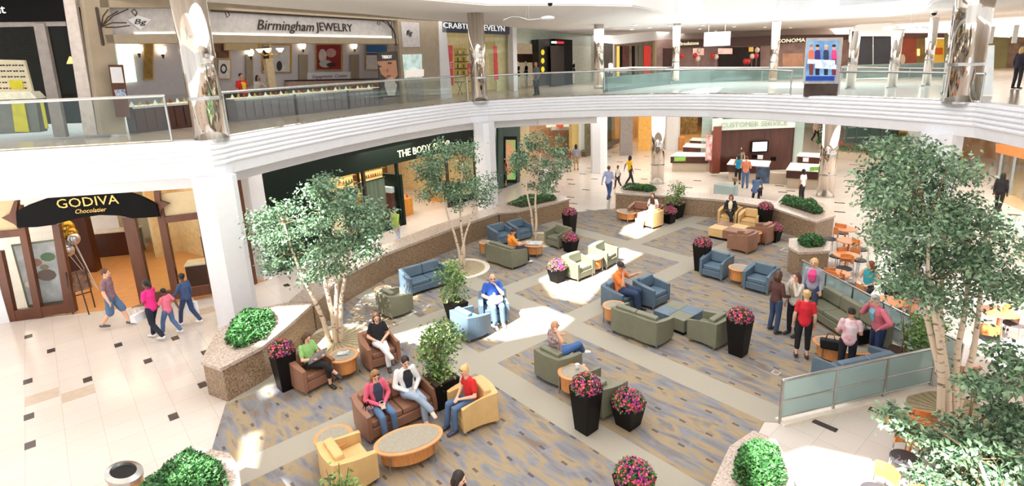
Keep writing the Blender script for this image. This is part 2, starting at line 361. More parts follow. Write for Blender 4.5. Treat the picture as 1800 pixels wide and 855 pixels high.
prof += [(-.04, 4.57), (-.05, 4.53), (-.09, 4.28), (-.2, 4.25), (-.6, 4.25)]
beam = sweep(PATH[:14], [(-.45, 4.26), (-.62, 4.24), (-.64, 3.92), (-1.1, 3.9)]).build('trim_6', WHITE); struct(beam)
fa = sweep(PATH, prof).build('trim_1', WHITE, smooth=False); fa.name = 'trim_1'; struct(fa)

# piers under the gallery edge
def pier(x, y, wd, rz, z1=4.3, name='wall_pier'):
    c = wd * .29; h = wd / 2
    p = [(h, -c), (h, c), (c, h), (-c, h), (-h, c), (-h, -c), (-c, -h), (c, -h)]
    p = [(x + a * math.cos(rz) - b * math.sin(rz), y + a * math.sin(rz) + b * math.cos(rz)) for a, b in p]
    return struct(MB().prism(p, 0, z1).prism([(x + (q[0] - x) * 1.03, y + (q[1] - y) * 1.03) for q in p], 0, .12).build(name, WHITE))
pier(-15.95, 3.3, .92, R(10)); pier(-20.1, 15.5, .84, R(20)); pier(-4.2, 20.55, .9, R(-20))
for px, py, wpx in [(1053, 303, 25), (1181, 263, 23)]:
    p = G(px, py); pier(p.x, p.y, wpx * dep(p) / CF, R(20))
for px, py, wd in [(1645, 262, .9), (1607, 275, .9), (1683, 258, .3)]:
    p = G(px, py); pier(p.x, p.y, wd, R(-20))
def chrome_column(x, y, r, z0, z1, label, flare=False):
    t = thing('chrome_column', label, 'column', (x, y, z0))
    pr_ = [(r, 0), (r, z1 - z0)] if not flare else [(r, 0), (r * 1.0, (z1 - z0) * .6), (r * 1.35, z1 - z0)]
    MB().lathe(pr_, n=28).build('shaft', CHROME, t, smooth=True)
    MB().lathe([(r * 1.06, 0), (r * 1.06, .06)], n=28).build('base_ring', STEEL, t)
    MB().lathe([(r * 1.02, 1.05), (r * 1.02, 1.13)], n=28).build('rail_collar', STEEL, t)
    return t
chrome_column(-16.1, 3.45, .4, 5.2, 9.3, 'thick mirrored column rising from the gallery corner by the jewelry shop')
chrome_column(-20.42, 15.6, .36, 5.2, 9.4, 'mirrored column at the gallery corner in front of the navy shop sign')
chrome_column(-3.85, 20.35, .42, 5.2, 9.3, 'broad mirrored column at the right end of the curved gallery', True)
p = G(1765, 170, 5.25)
for px, py, ty, wpx, lb in [(1053, 155, 27, 17, 'mirrored gallery column beside the brown shop corner'), (1187, 142, 42, 13, 'slim mirrored column left of the hanging white board'), (1358, 142, 46, 14, 'slim mirrored column right of the hanging white board'), (1494, 157, 62, 15, 'mirrored column left of the black entrance doors'), (1567, 155, 62, 15, 'mirrored column right of the black entrance doors'), (1627, 152, 40, 13, 'mirrored column before the yellow shop'), (1667, 165, 22, 22, 'wide mirrored column before the olive shop')]:
    P = G(px, py, 5.2); dd = dep(P)
    dd = min(dd, 33); P = D(px, py, dd)
    lo = P.z; z = lo + (py - ty) * dd / CF * 1.03
    chrome_column(P.x, P.y, wpx / 2 * dd / CF, lo, z, lb)
for px, py, wpx, lb in [(1155, 322, 23, 'mirrored column standing behind the hedge planter on the ground floor'), (1450, 345, 27, 'mirrored column right of the service desk on the ground floor')]:
    P = G(px, py); chrome_column(P.x, P.y, wpx / 2 * dep(P) / CF, 0, 4.0, lb)

# gallery railing: one run per side
def railing(label, pts, zt, name='glass_railing', every=2.2, inset=.12):
    t = thing(name, label, 'railing', (pts[0][0], pts[0][1], 5.2)); o = Vector((pts[0][0], pts[0][1], 5.2))
    q = [(Vector((x, y, 0)), z) for (x, y), z in zip(offs(pts, inset), zt)]
    loc = lambda v, z: (v.x - o.x, v.y - o.y, z - 5.2)
    MB().tube([loc(v, z) for v, z in q], .042, n=10).build('top_rail', STEEL, t, smooth=True)
    ch = MB(); ch.tube([loc(v, 5.27) for v, z in q], .035, n=6); ch.build('bottom_channel', CHROME, t)
    for i in range(len(q) - 1):
        (a, za), (b, zb) = q[i], q[i + 1]; n = max(1, round((b - a).length / every))
        for k in range(n):
            c0 = a.lerp(b, k / n); c1 = a.lerp(b, (k + 1) / n); z0 = za + (zb - za) * k / n; z1 = za + (zb - za) * (k + 1) / n
            d = (c1 - c0).normalized() * .008; c0 = c0 + d; c1 = c1 - d
            nrm = Vector((-d.y, d.x, 0)).normalized() * .006
            vs = [loc(v + s * nrm, z) for s in (-1, 1) for v, z in ((c0, 5.3), (c1, 5.3), (c1, z1 - .03), (c0, z0 - .03))]
            MB().add(vs, [(3, 2, 1, 0), (4, 5, 6, 7), (0, 1, 5, 4), (1, 2, 6, 5), (2, 3, 7, 6), (3, 0, 4, 7)]).build('glass_pane', GLASSR, t)
    for v, z in (q[0], q[-1]):
        MB().cyl(*loc(v, 0)[:2], .05, z - 5.2, .03).build('post', STEEL, t)
    return t
railing('glass gallery railing in front of the sunglasses shop', PATH[0:4][:3], [6.42, 6.42, 6.4])
railing('long glass gallery railing in front of the jewelry shop', [PATH[6], PATH[7], PATH[8], PATH[9], PATH[10], PATH[11]], [6.4] * 6)
railing('curved glass gallery railing at the far side, left of the poster stand', PATH[12:19][:-1] + [(-9.3, 21.72)], [6.36, 6.36, 6.35, 6.32, 6.26, 6.2, 6.14], every=2.6)
railing('curved glass gallery railing at the far side, right of the poster stand', [(-7.5, 21.3)] + PATH[19:22], [6.1, 6.08, 6.05, 6.02], every=2.6)
railing('glass gallery railing right of the broad mirrored column', [PATH[22], PATH[23], PATH[24], PATH[25]], [6.0, 6.05, 6.2, 6.3])
# second void beyond the far gallery: its railing
def far_rail(label, pix, zt=1.1):
    P = [D(px, py, dd) for px, py, dd in pix]
    t = thing('far_glass_railing', label, 'railing', P[0])
    L_ = [p - P[0] for p in P]
    MB().tube([(v.x, v.y, v.z) for v in L_], .05, n=8).build('top_rail', STEEL, t, smooth=True)
    mb = MB(); 
    for a, b in zip(L_, L_[1:]): mb.add([a - Vector((0, 0, .95)), b - Vector((0, 0, .95)), b, a], [(0, 1, 2, 3)])
    o = mb.build('glass_pane', GLASSR, t); s = o.modifiers.new('thick', 'SOLIDIFY'); s.thickness = .012
    for v in L_[::2]: MB().cyl(v.x, v.y, v.z - 1.0, v.z, .03).build('post', STEEL, t)
far_rail('distant glass railing across the second void, left half', [(1062, 122, 27), (1110, 119, 30), (1180, 119, 33), (1260, 119, 34), (1340, 119, 34), (1412, 119, 33)])
far_rail('distant glass railing across the second void, right half', [(1480, 118, 32), (1530, 118, 32), (1600, 120, 31), (1655, 121, 30), (1710, 122, 28)])
WPL = M('slate_dim_backing', (126, 142, 140), .3, var=.15, vs=1)  # added slab; the dim seen through the rail glass is its colour
par = MB()
for a, b in (((1064, 150, 29), (1180, 141, 35)), ((1180, 141, 35), (1412, 141, 35)), ((1480, 150, 33), (1720, 150, 30))):
    A, B = D(*a), D(*b); par.seg((A.x, A.y), (B.x, B.y), .3, 5.2, 5.2 + .75)
struct(par.build('trim_2', WPL))

FWH = M('sunlit_gallery_tile', (238, 242, 240), .12, var=.02)  # sunlit stretch of gallery floor, its brightness put into an overlay colour
struct(MB().prism([tuple(G(x, y, 5.2)[:2]) for x, y in ((1062, 167), (1150, 165), (1250, 164), (1350, 166), (1450, 168), (1600, 174), (1700, 178), (1715, 152), (1600, 147), (1480, 145), (1250, 143.5), (1130, 144), (1075, 149))], 5.2, 5.206).build('floor_gallery_sunlit', FWH))
# ceiling of the gallery, a ring around the opening of the atrium
def P3(px, py, z): v = G(px, py, z); return (v.x, v.y, z)
cin = [(-20.5, -4.5, 9.35), (-15.2, 3.0, 9.3), (-17.5, 9, 9.25), (-17.6, 14, 9.1), (-15.6, 17, 9.0), P3(1112, 9, 8.85), P3(1150, 17, 8.8), P3(1184, 25, 8.75), P3(1260, 27, 8.7), P3(1350, 28, 8.65), P3(1460, 29, 8.6), P3(1560, 27, 8.5), P3(1625, 18, 8.4), P3(1640, 2, 8.4), (-2.2, 17.5, 8.5), (3, 16, 8.6)]
cout = [(-30, -7, 9.35), (-26, 3, 9.3), (-29, 9, 9.3), (-32, 16, 9.3), (-34, 24, 9.25), (-38, 34, 9.1), (-36, 42, 9), (-32, 48, 8.9), (-26, 52, 8.8), (-20, 54, 8.75), (-13, 54, 8.7), (-6, 54, 8.6), (2, 52, 8.5), (6, 45, 8.5), (10, 35, 8.5), (12, 20, 8.6)]
n_ = len(cin)
mb = MB(); mb.add(cin + cout, [(i, i + 1, n_ + i + 1, n_ + i) for i in range(n_ - 1)])
up = [(x, y, z + 1.6) for x, y, z in cin]
mb.add(cin + up, [(n_ + i, n_ + i + 1, i + 1, i) for i in range(n_ - 1)])
co = mb.build('ceiling', CEIL); struct(co); s_ = co.modifiers.new('thick', 'SOLIDIFY'); s_.thickness = .12; s_.offset = 0
# unseen roof added to mask the sun; its holes project the wanted floor patches
SH = Vector((-SUN_DIR.x / -SUN_DIR.z, -SUN_DIR.y / -SUN_DIR.z, 0)) * 12.6
patches = [
    [(-12.3, 5.9), (-12.1, 7.2), (-11.3, 8.9), (-10.7, 10.1), (-9.6, 10.1), (-9.4, 9.4), (-10.0, 7.9), (-10.9, 7.3), (-11.5, 6.0)],
    [(-11.0, 10.7), (-10.0, 11.0), (-10.75, 12.9), (-11.2, 14.2), (-11.4, 15.7), (-12.3, 15.7), (-12.6, 13.5), (-12.3, 11.4)],
    [tuple(G(a, b)[:2]) for a, b in ((425, 768), (456, 760), (452, 795), (442, 838), (412, 840))],
    [tuple(G(a, b)[:2]) for a, b in ((424, 846), (500, 848), (520, 900), (424, 900))],
    [tuple(G(a, b)[:2]) for a, b in ((452, 692), (474, 676), (486, 690), (462, 706))],
    [(-13.5, 17.0), (-12.6, 16.9), (-12.75, 18.2), (-12.9, 19.3), (-14.0, 19.3), (-14.0, 18.0)],
    [(-15.4, 6.4), (-13.6, 5.4), (-12.75, 5.6), (-13.1, 7.9), (-15.0, 8.4)],
    [(-14.2, 3.6), (-13.1, 3.1), (-12.5, 3.7), (-12.9, 4.6), (-14.0, 5.3), (-14.6, 4.5)],
    [tuple(G(a, b)[:2]) for a, b in ((1225, 330), (1300, 335), (1310, 285), (1240, 285))],
    [tuple(G(a, b)[:2]) for a, b in ((1385, 315), (1440, 318), (1500, 290), (1440, 262), (1380, 290))],
    [(-3.55, 8.2), (-3.1, 9.3), (-.9, 10.3), (1.2, 9), (2, 7.2), (.5, 5.9), (-2.2, 6.2)],
    [(-2.2, 15.6), (-.6, 14.1), (1.4, 15.4), (0, 17.6), (-1.8, 17.4)],
]
holes = [[Vector((x + SH.x, y + SH.y, 12.6)) for x, y in p_] for p_ in patches]
outer_ = [Vector((10, -14, 12.6)), Vector((10, 30, 12.6)), Vector((-30, 30, 12.6)), Vector((-30, -14, 12.6))]
loops = [outer_] + holes; allv = [v for l in loops for v in l]
roof = MB().add(allv, [t for t in tessellate_polygon(loops)])
ro = roof.build('ceiling_sun_mask', CEIL); struct(ro); s_ = ro.modifiers.new('thick', 'SOLIDIFY'); s_.thickness = .1; s_.offset = 1
for (a, b) in (((-30, -14), (-30, 30)), ((-30, 30), (10, 30))):
    pass
upst = MB(); upst.seg((-28, -8), (-28, 29.5), .2, 9.4, 12.6).seg((-28, 29.5), (9, 29.5), .2, 8.8, 12.6).seg((9, 29.5), (9, 10), .2, 8.8, 12.6)
struct(upst.build('wall_clerestory', WHITE))
# downlights in the gallery ceiling
dl = None
for px, py in [(885, 7), (941, 15), (988, 22), (1028, 28), (1092, 38), (1116, 42), (1110, 50), (1142, 47), (1176, 43), (1235, 43), (1230, 49), (1291, 45), (1345, 46), (1390, 47), (1258, 53), (1725, 43), (1792, 44), (1723, 15), (1747, 6)]:
    z = 9.15 if px < 1100 else (8.75 if px < 1450 else 8.5)
    v = G(px, py, z)
    if v.z - CH <= 0 or dep(v) > 48 or dep(v) < 1: v = D(px, py, 30)
    if dl is None:
        dl = thing('downlight', 'small round recessed lamp in the white gallery ceiling', 'lamp', (v.x, v.y, v.z - .08), group='recessed gallery downlights')
        MB().lathe([(.13, .0), (.16, .02), (.13, .05)], n=16).build('trim_ring', WHITE, dl)
        dl_r = [c for c in COL.objects if c.parent == dl][0]; MB().lathe([(.12, .0), (.12, .02)], n=16).build('lens', EMC, dl_r)
    else: dup(dl, (v.x, v.y, v.z - .08))
FUP = M('taupe_upper_wall', (214, 200, 188), .7, var=.03)
A_, B_, C_ = D(1040, 100, 49), D(1500, 100, 49), D(1900, 100, 42)
struct(MB().seg((A_.x, A_.y), (B_.x, B_.y), .3, 5.2, 11).seg((B_.x, B_.y), (C_.x, C_.y), .3, 5.2, 11).build('wall_far_upper', FUP))
# hanging camera domes and the two swooping cable lamps
def swoop(px, py, dd, label, flip=1):
    P = D(px, py, dd); t = thing('cable_lamp', label, 'lamp', P); k = dd / CF * 5
    MB().tube([(RT * (x * k * flip) + Vector((0, 0, z * k))) for x, z in ((-8, -.6), (-5, .5), (-2, .3), (1, -.6), (4, -.3), (7, -.2))], .02, n=6).build('arm', STEEL, t)
    MB().ell(RT * (7.5 * k * flip), (.3, .3, .1)).build('lamp_head', WHITE, t, smooth=True)
    MB().tube([(0, 0, 0), (0, 0, 1.6)], .008, n=5).tube([RT * (1.0 * k), RT * (1.0 * k) + Vector((0, 0, 1.6))], .008, n=5).build('cable', STEEL, t)
swoop(925, 32, 22, 'curved cable lamp hanging over the left gallery'); swoop(1600, 50, 26, 'curved white cable lamp hanging near the entrance arch', -1)
swoop(1095, 10, 24, 'curved cable lamp near the ceiling edge, in the middle')
for i, (px, py, dd, lb) in enumerate([(967, 7, 20, 'black camera dome on the left gallery ceiling'), (1077, 33, 30, 'small black camera dome by the ceiling edge'), (1670, 7, 22, 'black camera dome on the right gallery ceiling'), (1642, 24, 22, 'grey camera dome on the right ceiling edge')]):
    P = D(px, py, dd); t = thing('camera_dome', lb, 'camera', P)
    MB().ell((0, 0, 0), (.09, .09, .08)).build('dome', BLACK, t, smooth=True); MB().cyl(0, 0, .03, .1, .12).build('mount', WHITE, t)

# ---------------------------------------------------------------- granite planters and low walls
def granite(name, poly, h, label, cat='planter', w_=.32, open_=False):
    """low granite wall body + polished cap, as one thing"""
    cx = sum(p[0] for p in poly) / len(poly); cy = sum(p[1] for p in poly) / len(poly)
    t = thing(name, label, cat, (cx, cy, 0)); L_ = [(x - cx, y - cy) for x, y in poly]
    sh = [(x * (1 - .03), y * (1 - .03)) for x, y in L_]
    MB().prism(sh, 0, h - .09).build('body', GRAN, t)
    MB().prism(L_, h - .09, h).build('cap', GRANL, t, bevel=.012)
    return t
def low_wall(label, pin, pout, h=.88):
    o = pin[0]; t = thing('granite_wall', label, 'wall', (o[0], o[1], 0))
    li = [(x - o[0], y - o[1]) for x, y in pin]; lo = [(x - o[0], y - o[1]) for x, y in pout]
    lerp = lambda a, b, k: (a[0] + (b[0] - a[0]) * k, a[1] + (b[1] - a[1]) * k)
    bi = [lerp(a, b, .0) for a, b in zip(li, lo)]; bo = [lerp(a, b, .96) for a, b in zip(li, lo)]
    MB().prism(bi + bo[::-1], 0, h - .1).build('body', GRAN, t)
    MB().prism([lerp(a, b, -.03) for a, b in zip(li, lo)] + lo[::-1], h - .1, h).build('cap', GRANL, t, bevel=.01)
    return t
low_wall('long brown granite wall with a wide polished ledge along the left shops', [(-14.0, 4.75), (-15.25, 6.1), (-16.15, 8.0), (-16.9, 11.2), (-17.35, 13.9)], [(-14.55, 4.3), (-15.9, 5.75), (-16.95, 8.0), (-17.75, 11.1), (-18.2, 14.1)])
H1 = granite('granite_planter', [(-12.1, 2.0), (-12.45, 2.95), (-13.05, 3.7), (-14.0, 4.75), (-14.55, 4.3), (-14.75, 3.6), (-14.2, 2.45), (-12.75, 1.75)], .85, 'pale topped granite planter with a sunlit hedge beside the thick white pier')
granite('granite_planter', [(-17.35, 13.9), (-16.95, 14.6), (-16.8, 16.0), (-16.75, 17.6), (-17.6, 17.9), (-18.5, 16.6), (-18.5, 14.7), (-18.2, 14.1)], .85, 'granite hedge planter at the far end of the long left wall')
granite('granite_planter', [(-15.95, 19.75), (-14.6, 20.3), (-14.2, 20.6), (-14.35, 21.5), (-15.4, 22.3), (-16.5, 21.7), (-16.7, 20.7)], .85, 'granite hedge planter left of the far low wall, by the mirrored column')
low_wall('long granite wall behind the dark suited woman at the far side', [(-14.2, 20.6), (-11.9, 21.55), (-9.75, 21.75)], [(-14.35, 21.5), (-12.1, 22.5), (-9.9, 22.75)], .85)
granite('granite_planter', [(-9.75, 21.75), (-8.05, 20.95), (-7.55, 20.75), (-7.35, 22.0), (-8.4, 23.6), (-10.2, 24.0), (-9.9, 22.75)], .85, 'large granite hedge planter at the right end of the far wall')
granite('granite_planter', [(-7.05, 17.35), (-6.6, 17.05), (-6.0, 17.8), (-6.3, 18.7), (-6.9, 18.9), (-7.4, 18.2)], .85, 'small granite planter with a round bush beside the cafe tables')
granite('granite_planter', [(-7.7, .6), (-8.0, 1.3), (-8.61, 1.42), (-9.06, 1.4), (-9.6, 1.05), (-9.45, .5), (-9.0, 0), (-8.2, -.1)], .85, 'granite planter with a dark hedge beside the waste bin')
granite('granite_planter', [(-3.45, 6.5), (-3.7, 7.5), (-3.63, 8.15), (-3.27, 8.2), (-2.77, 7.65), (-2.5, 7.1), (-2.7, 6.4)], .7, 'pale planter with a sunlit hedge at the lower right corner of the carpet')
# round tree wells
RING = M('cream_stone_ring', (232, 222, 208), .5, var=.05)
GRATE = M('tan_tree_grate', (176, 160, 128), .6, var=.12, vs=14)
def well(x, y, label, r=1.0):
    t = thing('tree_well', label, 'tree well', (x, y, .012))
    MB().lathe([(r, 0), (r, .02), (r - .17, .02), (r - .17, 0)], n=48, close=False).build('rim', RING, t)
    g = MB().lathe([(r - .17, .0), (r - .17, .012), (.12, .012), (.12, 0)], n=48, close=False); g.build('grate', GRATE, t)
    s = MB()
    for k in range(24): a = k * PI / 12; s.box((math.cos(a) * r * .47, math.sin(a) * r * .47, .014), (r * .6, .014, .004), rz=a)
    s.build('grate_ribs', M('grate_slots', (122, 108, 84), .7), t)
well(-13.05, 4.85, 'round cream and tan tree well under the sunlit tree'); well(-15.0, 10.25, 'round tree well beside the blue sofa, at the second tree', 1.0); well(-15.35, 14.3, 'round tree well behind the blue armchairs, at the third tree', .95)
well(-1.7, 12.2, 'round tree well of the big tree at the right', .9)
# stainless and frosted glass rails round the lower right of the carpet
def guard(label, a, b, n, h=.92, zb=0.0):
    a = Vector((*a, zb)); b = Vector((*b, zb)); t = thing('glass_guard_rail', label, 'railing', a); v = b - a
    MB().tube([(0, 0, h), tuple(v + Vector((0, 0, h)))], .028, n=8).build('top_rail', STEEL, t, smooth=True)
    MB().tube([(0, 0, h * .52), tuple(v + Vector((0, 0, h * .52)))], .016, n=8).build('middle_rail', STEEL, t, smooth=True)
    MB().tube([(0, 0, .13), tuple(v + Vector((0, 0, .13)))], .016, n=8).build('bottom_rail', STEEL, t, smooth=True)
    for k in range(n + 1): MB().box(tuple(v * (k / n) + Vector((0, 0, h / 2))), (.05, .03, h), rz=math.atan2(v.y, v.x)).build('post', STEEL, t)
    nr = Vector((-v.y, v.x, 0)).normalized() * .005
    for k in range(n):
        p0 = v * ((k + .02) / n); p1 = v * ((k + .98) / n)
        for z0, z1 in ((.15, h * .5), (h * .54, h - .04)):
            vs = [q + s * nr + Vector((0, 0, z)) for s in (-1, 1) for q, z in ((p0, z0), (p1, z0), (p1, z1), (p0, z1))]
            MB().add(vs, [(3, 2, 1, 0), (4, 5, 6, 7), (0, 1, 5, 4), (1, 2, 6, 5), (2, 3, 7, 6), (3, 0, 4, 7)]).build('glass_panel', GLASSF, t)
guard('frosted glass rail in front of the blue loveseat, at the lower right', (-3.8, 9.62), (-2.22, 12.95), 3)
guard('frosted glass rail behind the olive sofa, beside the cafe', (-6.15, 16.2), (-1.9, 13.45), 5)
kb = MB().seg((-6.15, 16.2), (-1.9, 13.45), .2, 0, .06).seg((-3.8, 9.62), (-2.22, 12.95), .24, 0, .05); struct(kb.build('trim_3', RING))
# waste bin
t = thing('waste_bin', 'oval waste bin with a grey top and tan sides at the lower left', 'bin', (-9.62, .03, 0), R(20))
MB().lathe([(.27, 0), (.32, .06), (.34, .86), (.34, .9)], n=32, sy=.6).build('body', MAPLET, t, smooth=True)
MB().lathe([(.36, .88), (.36, .93), (.25, .96), (.23, .9)], n=32, sy=.62, close=False).build('rim', STEEL, t)
MB().lathe([(.23, .7), (.24, .92)], n=32, sy=.6).build('liner', BLACK, t)
for px, py, c_, lb in ((1383, 441, (206, 196, 186), 'square metal floor vent beside the small bush planter'), (718, 474 + 76, (196, 190, 180), 'square floor vent at the foot of the left granite wall'), (1364, 657, (206, 170, 96), 'small brass floor plate near the frosted rail end')):
    g = G(px, py); t = thing('floor_vent', lb, 'vent', (g.x, g.y, .012)); s_ = .36 if c_[2] > 100 else .16
    MB().box((0, 0, .006), (s_, s_, .012)).build('plate', M('vent_%d' % c_[0], c_, .4, .3), t)
    for k in range(5): MB().box((0, (k - 2) * s_ * .16, .014), (s_ * .7, s_ * .05, .006)).build('slot', M('vent_slot', (110, 100, 92), .6), t)
# ================================================================ LOUNGE FURNITURE
def make_seat(kind, w, d, mat, label, cat, loc, rz, group=None, n=1, bow=.05):
    t = thing(kind, label, cat, (loc[0], loc[1], .012), rz, group)
    hw, hd, a = w / 2, d / 2, .1
    # outline: bowed sides and back, open to the front (+y)
    def bowed(p, q, k, m=7): 
        p = Vector(p); q = Vector(q); t_ = (q - p).normalized(); nn = Vector((t_.y, -t_.x)); return [tuple(p.lerp(q, i / m) + nn * k * math.sin(PI * i / m)) for i in range(m + 1)]
    out = bowed((-hw + .01, hd), (-hw + .02, -hd + .03), -bow) + [p for i in range(n) for p in bowed((-hw + .04 + (2 * hw - .08) * i / n, -hd), (-hw + .04 + (2 * hw - .08) * (i + 1) / n, -hd), bow * (.9 if n > 1 else .8) * (1))][(0):] + bowed((hw - .02, -hd + .03), (hw - .01, hd), -bow * -1)
    inn = [(hw - a, hd - .005), (hw - a - .02, -hd + a + .04), (-hw + a + .02, -hd + a + .04), (-hw + a, hd - .005)]
    m = len(out); poly = out + inn
    zt = lambda y: .58 + .12 * max(0, min(1, (hd - y) / (2 * hd))) ** .8
    vs = [(x, y, .09) for x, y in poly] + [(x, y, zt(y)) for x, y in poly]; N = len(poly)
    ts = tessellate_polygon([[Vector((x, y, 0)) for x, y in poly]])
    fs = [(i, (i + 1) % N, N + (i + 1) % N, N + i) for i in range(N)] + [tuple(N + i for i in q) for q in ts] + [tuple(reversed(q)) for q in ts]
    fr = MB().add(vs, fs).build('frame', mat, t, bevel=.012)
    MB().box((0, .02, .19), (w - 2 * a - .01, d - .06, .2)).build('seat_base', mat, t, bevel=.015)
    cw = (w - 2 * a - .02) / n
    for i in range(n):
        x = -(w - 2 * a - .02) / 2 + cw * (i + .5)
        MB().box((x, .045, .355), (cw - .01, d - .17, .13)).build('seat_cushion', mat, t, bevel=.03, seg=3)
        MB().box((x, -hd + .19, .6), (cw - .005, .16, .33), rx=R(6)).build('back_cushion', mat, t, bevel=.035, seg=3)
    for sx in (-1, 1):
        for sy in (-1, 1): MB().cyl(sx * (hw - .06), sy * (hd - .06), 0, .1, .018).build('leg', STEEL, t)
    return t
def corner(px, py, sx, sy, w, d, rz, z=0):
    """centre of a w x d seat whose ground corner (sx, sy) shows at the point"""
    g = G(px, py, z); x, y = sx * w / 2, sy * d / 2
    return (g.x - (x * math.cos(rz) - y * math.sin(rz)), g.y - (x * math.sin(rz) + y * math.cos(rz)))
AW, AD = .8, .76
protos = {}
SEATS = {}
def armchair(key, mat, label, loc, rz):
    mk = mat.name
    if mk in protos:
        t = dup(protos[mk], (loc[0], loc[1], .012), rz, label)
    else: t = protos[mk] = make_seat('armchair', AW, AD, mat, label, 'armchair', loc, rz)
    t['group'] = 'square tub armchairs of the lounge'
    SEATS[key] = (Vector((loc[0], loc[1], 0)), rz); return t
def c_(px, py, sx, sy, deg): return corner(px, py, sx, sy, AW, AD, R(deg))
armchair('A1', BRN, 'brown leather armchair under the woman in green reading a newspaper', c_(537, 700, 1, 1, -82), R(-82))
armchair('A2', BRN, 'brown leather armchair under the woman in a black top and white trousers', c_(650, 658, 1, 1, -98), R(-98))
armchair('A3', YEL, 'tan yellow armchair under the woman in the red t-shirt', c_(817, 772, -1, 1, 168), R(168))
armchair('A4', YEL, 'empty tan yellow armchair at the bottom, beside the round side table', (-8.1, 2.95), R(-3))
armchair('A5', GRN, 'empty olive armchair in front of the blue sofa, beside the left wall', (-13.5, 6.85), R(3))
armchair('A6', BLU, 'slate blue armchair under the man in a blue shirt with a white bag', (-11.15, 8.62), R(-125))
armchair('A7', BLU, 'empty slate blue armchair in front of the man in the blue shirt', (-10.87, 7.6), R(2))
armchair('A8', BLU, 'empty slate blue armchair near the third tree, left one of two', tuple(G(880, 428)[:2]), R(-95))
armchair('A9', BLU, 'empty slate blue armchair near the third tree, right one of two', tuple(G(914, 420)[:2]), R(-95))
armchair('A10', GRN, 'empty olive armchair right of the third tree, beside two flower pots', c_(983, 441, -1, 1, 180), R(180))
armchair('A11', GRN, 'sunlit olive armchair beside a short flower pot, left of its sunlit twin', c_(1016, 498, 1, 1, -90), R(-90))
armchair('A12', GRN, 'sunlit olive armchair right of the small table, its twin on the left', c_(1067, 476, 1, 1, -80), R(-80))
armchair('A13', BLU, 'slate blue armchair under the man in an orange shirt and cap', (-9.15, 11.55), R(-88))
armchair('A14', BLU, 'empty slate blue armchair beside the man in an orange shirt and cap', (-8.72, 12.42), R(-90))
armchair('A15', GRN, 'empty olive armchair at the checkered table, beside a tall flower pot', c_(1256, 621, -1, -1, 90), R(90))
armchair('A16', GRN, 'olive armchair under the bald man in a patterned shirt', c_(984, 688, 1, -1, 2), R(2))
armchair('A17', GRN, 'empty olive armchair behind the tall and short flower pots in front', c_(1061, 745, 1, -1, 0), R(0))
armchair('A18', YEL, 'sunlit tan yellow armchair at the far end, seen from behind its long haired sitter', c_(1147, 405, -1, -1, 90), R(90))
armchair('A19', YEL, 'tan yellow armchair under the woman in a dark suit', tuple(G(1283, 394)[:2]), R(-172))
armchair('A20', YEL, 'empty tan yellow armchair beside the woman in a dark suit', tuple(G(1319, 402)[:2]), R(-172))
armchair('A21', BRN, 'empty brown armchair nearest the tall pot, in front of the two tone ottoman', c_(1313, 450, -1, -1, 90), R(90))
armchair('A22', BRN, 'empty brown armchair by the right granite wall, behind another brown one', c_(1347, 434, -1, -1, 92), R(92))
armchair('A23', BLU, 'empty slate blue armchair beside the tall pot, left of a round table', c_(1269, 498, -1, 1, 180), R(180))
armchair('A24', BLU, 'empty slate blue armchair right of a round table, near the standing women', c_(1350, 523, -1, 1, 180), R(180))
def sofa(key, mat, label, loc, rz, w=1.38, n=2, d=AD):
    t = make_seat('sofa', w, d, mat, label, 'sofa', loc, rz, n=n, bow=.04); SEATS[key] = (Vector((loc[0], loc[1], 0)), rz)
sofa('S1', BRN, 'brown leather loveseat under the woman in pink and the one in white', corner(650, 786, 1, 1, 1.5, AD, R(-92)), R(-92), 1.5)
sofa('S2', BLU, 'empty slate blue loveseat against the left granite wall', corner(722, 524, 1, 1, 1.45, AD, R(-93)), R(-93), 1.45)
sofa('S3', GRN, 'olive loveseat under the man in an orange shirt with a newspaper', corner(901, 477, 1, -1, 1.4, AD, R(3)), R(3), 1.4)
sofa('S4', GRN, 'empty olive loveseat with its back to the viewer, at the checkered table', corner(1155, 617, 1, -1, 1.4, AD, R(3)), R(3), 1.4)
sofa('S5', BRN, 'brown loveseat under the woman in a white top at the far planter', (-13.85, 19.25), R(-166), 1.4)
sofa('S6', GRN, 'long olive sofa along the frosted glass rail, behind the standing older person', (-4.35, 14.35), R(147), 2.25, 3)
sofa('S7', BLU, 'empty slate blue loveseat behind the frosted glass rail at the lower right', (-3.3, 11.95), R(64), 1.55)
# tables
def round_table(label, loc, r=.3, h=.52, sy=1, rz=0, leg=True):
    t = thing('side_table' if sy == 1 else 'coffee_table', label, 'table', (loc[0], loc[1], .012), rz)
    MB().lathe([(r - .015, h - .035), (r, h - .03), (r, h - .005), (r - .012, h)], n=36, sy=sy).build('table_top', MAPLET, t, smooth=False)
    MB().lathe([(r - .07, h + .001), (r - .07, h + .006)], n=36, sy=(r * sy - .07) / (r - .07)).build('inset_top', LAMTOP, COL.objects[-1])
    MB().lathe([(r * .82, h * .3), (r * .84, h - .036)], n=32, sy=sy).build('drum', MAPLE, t, smooth=False)
    for k in range(4):
        a = PI / 4 + k * PI / 2; MB().cyl(math.cos(a) * r * .92, math.sin(a) * r * .92 * sy, 0, h - .03, .014).build('leg', STEEL, t)
    return t
def tp(px, py, z=.52): return tuple(G(px, py, z)[:2])
round_table('round maple side table at the bottom left of the lounge, beside a yellow armchair', tp(586, 768), .34)
round_table('large oval maple coffee table in front of the brown loveseat', (-7.82, 3.98), .62, .42, .62, R(72))
round_table('round maple side table with papers between the two brown armchairs', tp(603, 625), .34)
round_table('round maple side table behind the olive armchair at the left wall', tp(673, 508), .26)
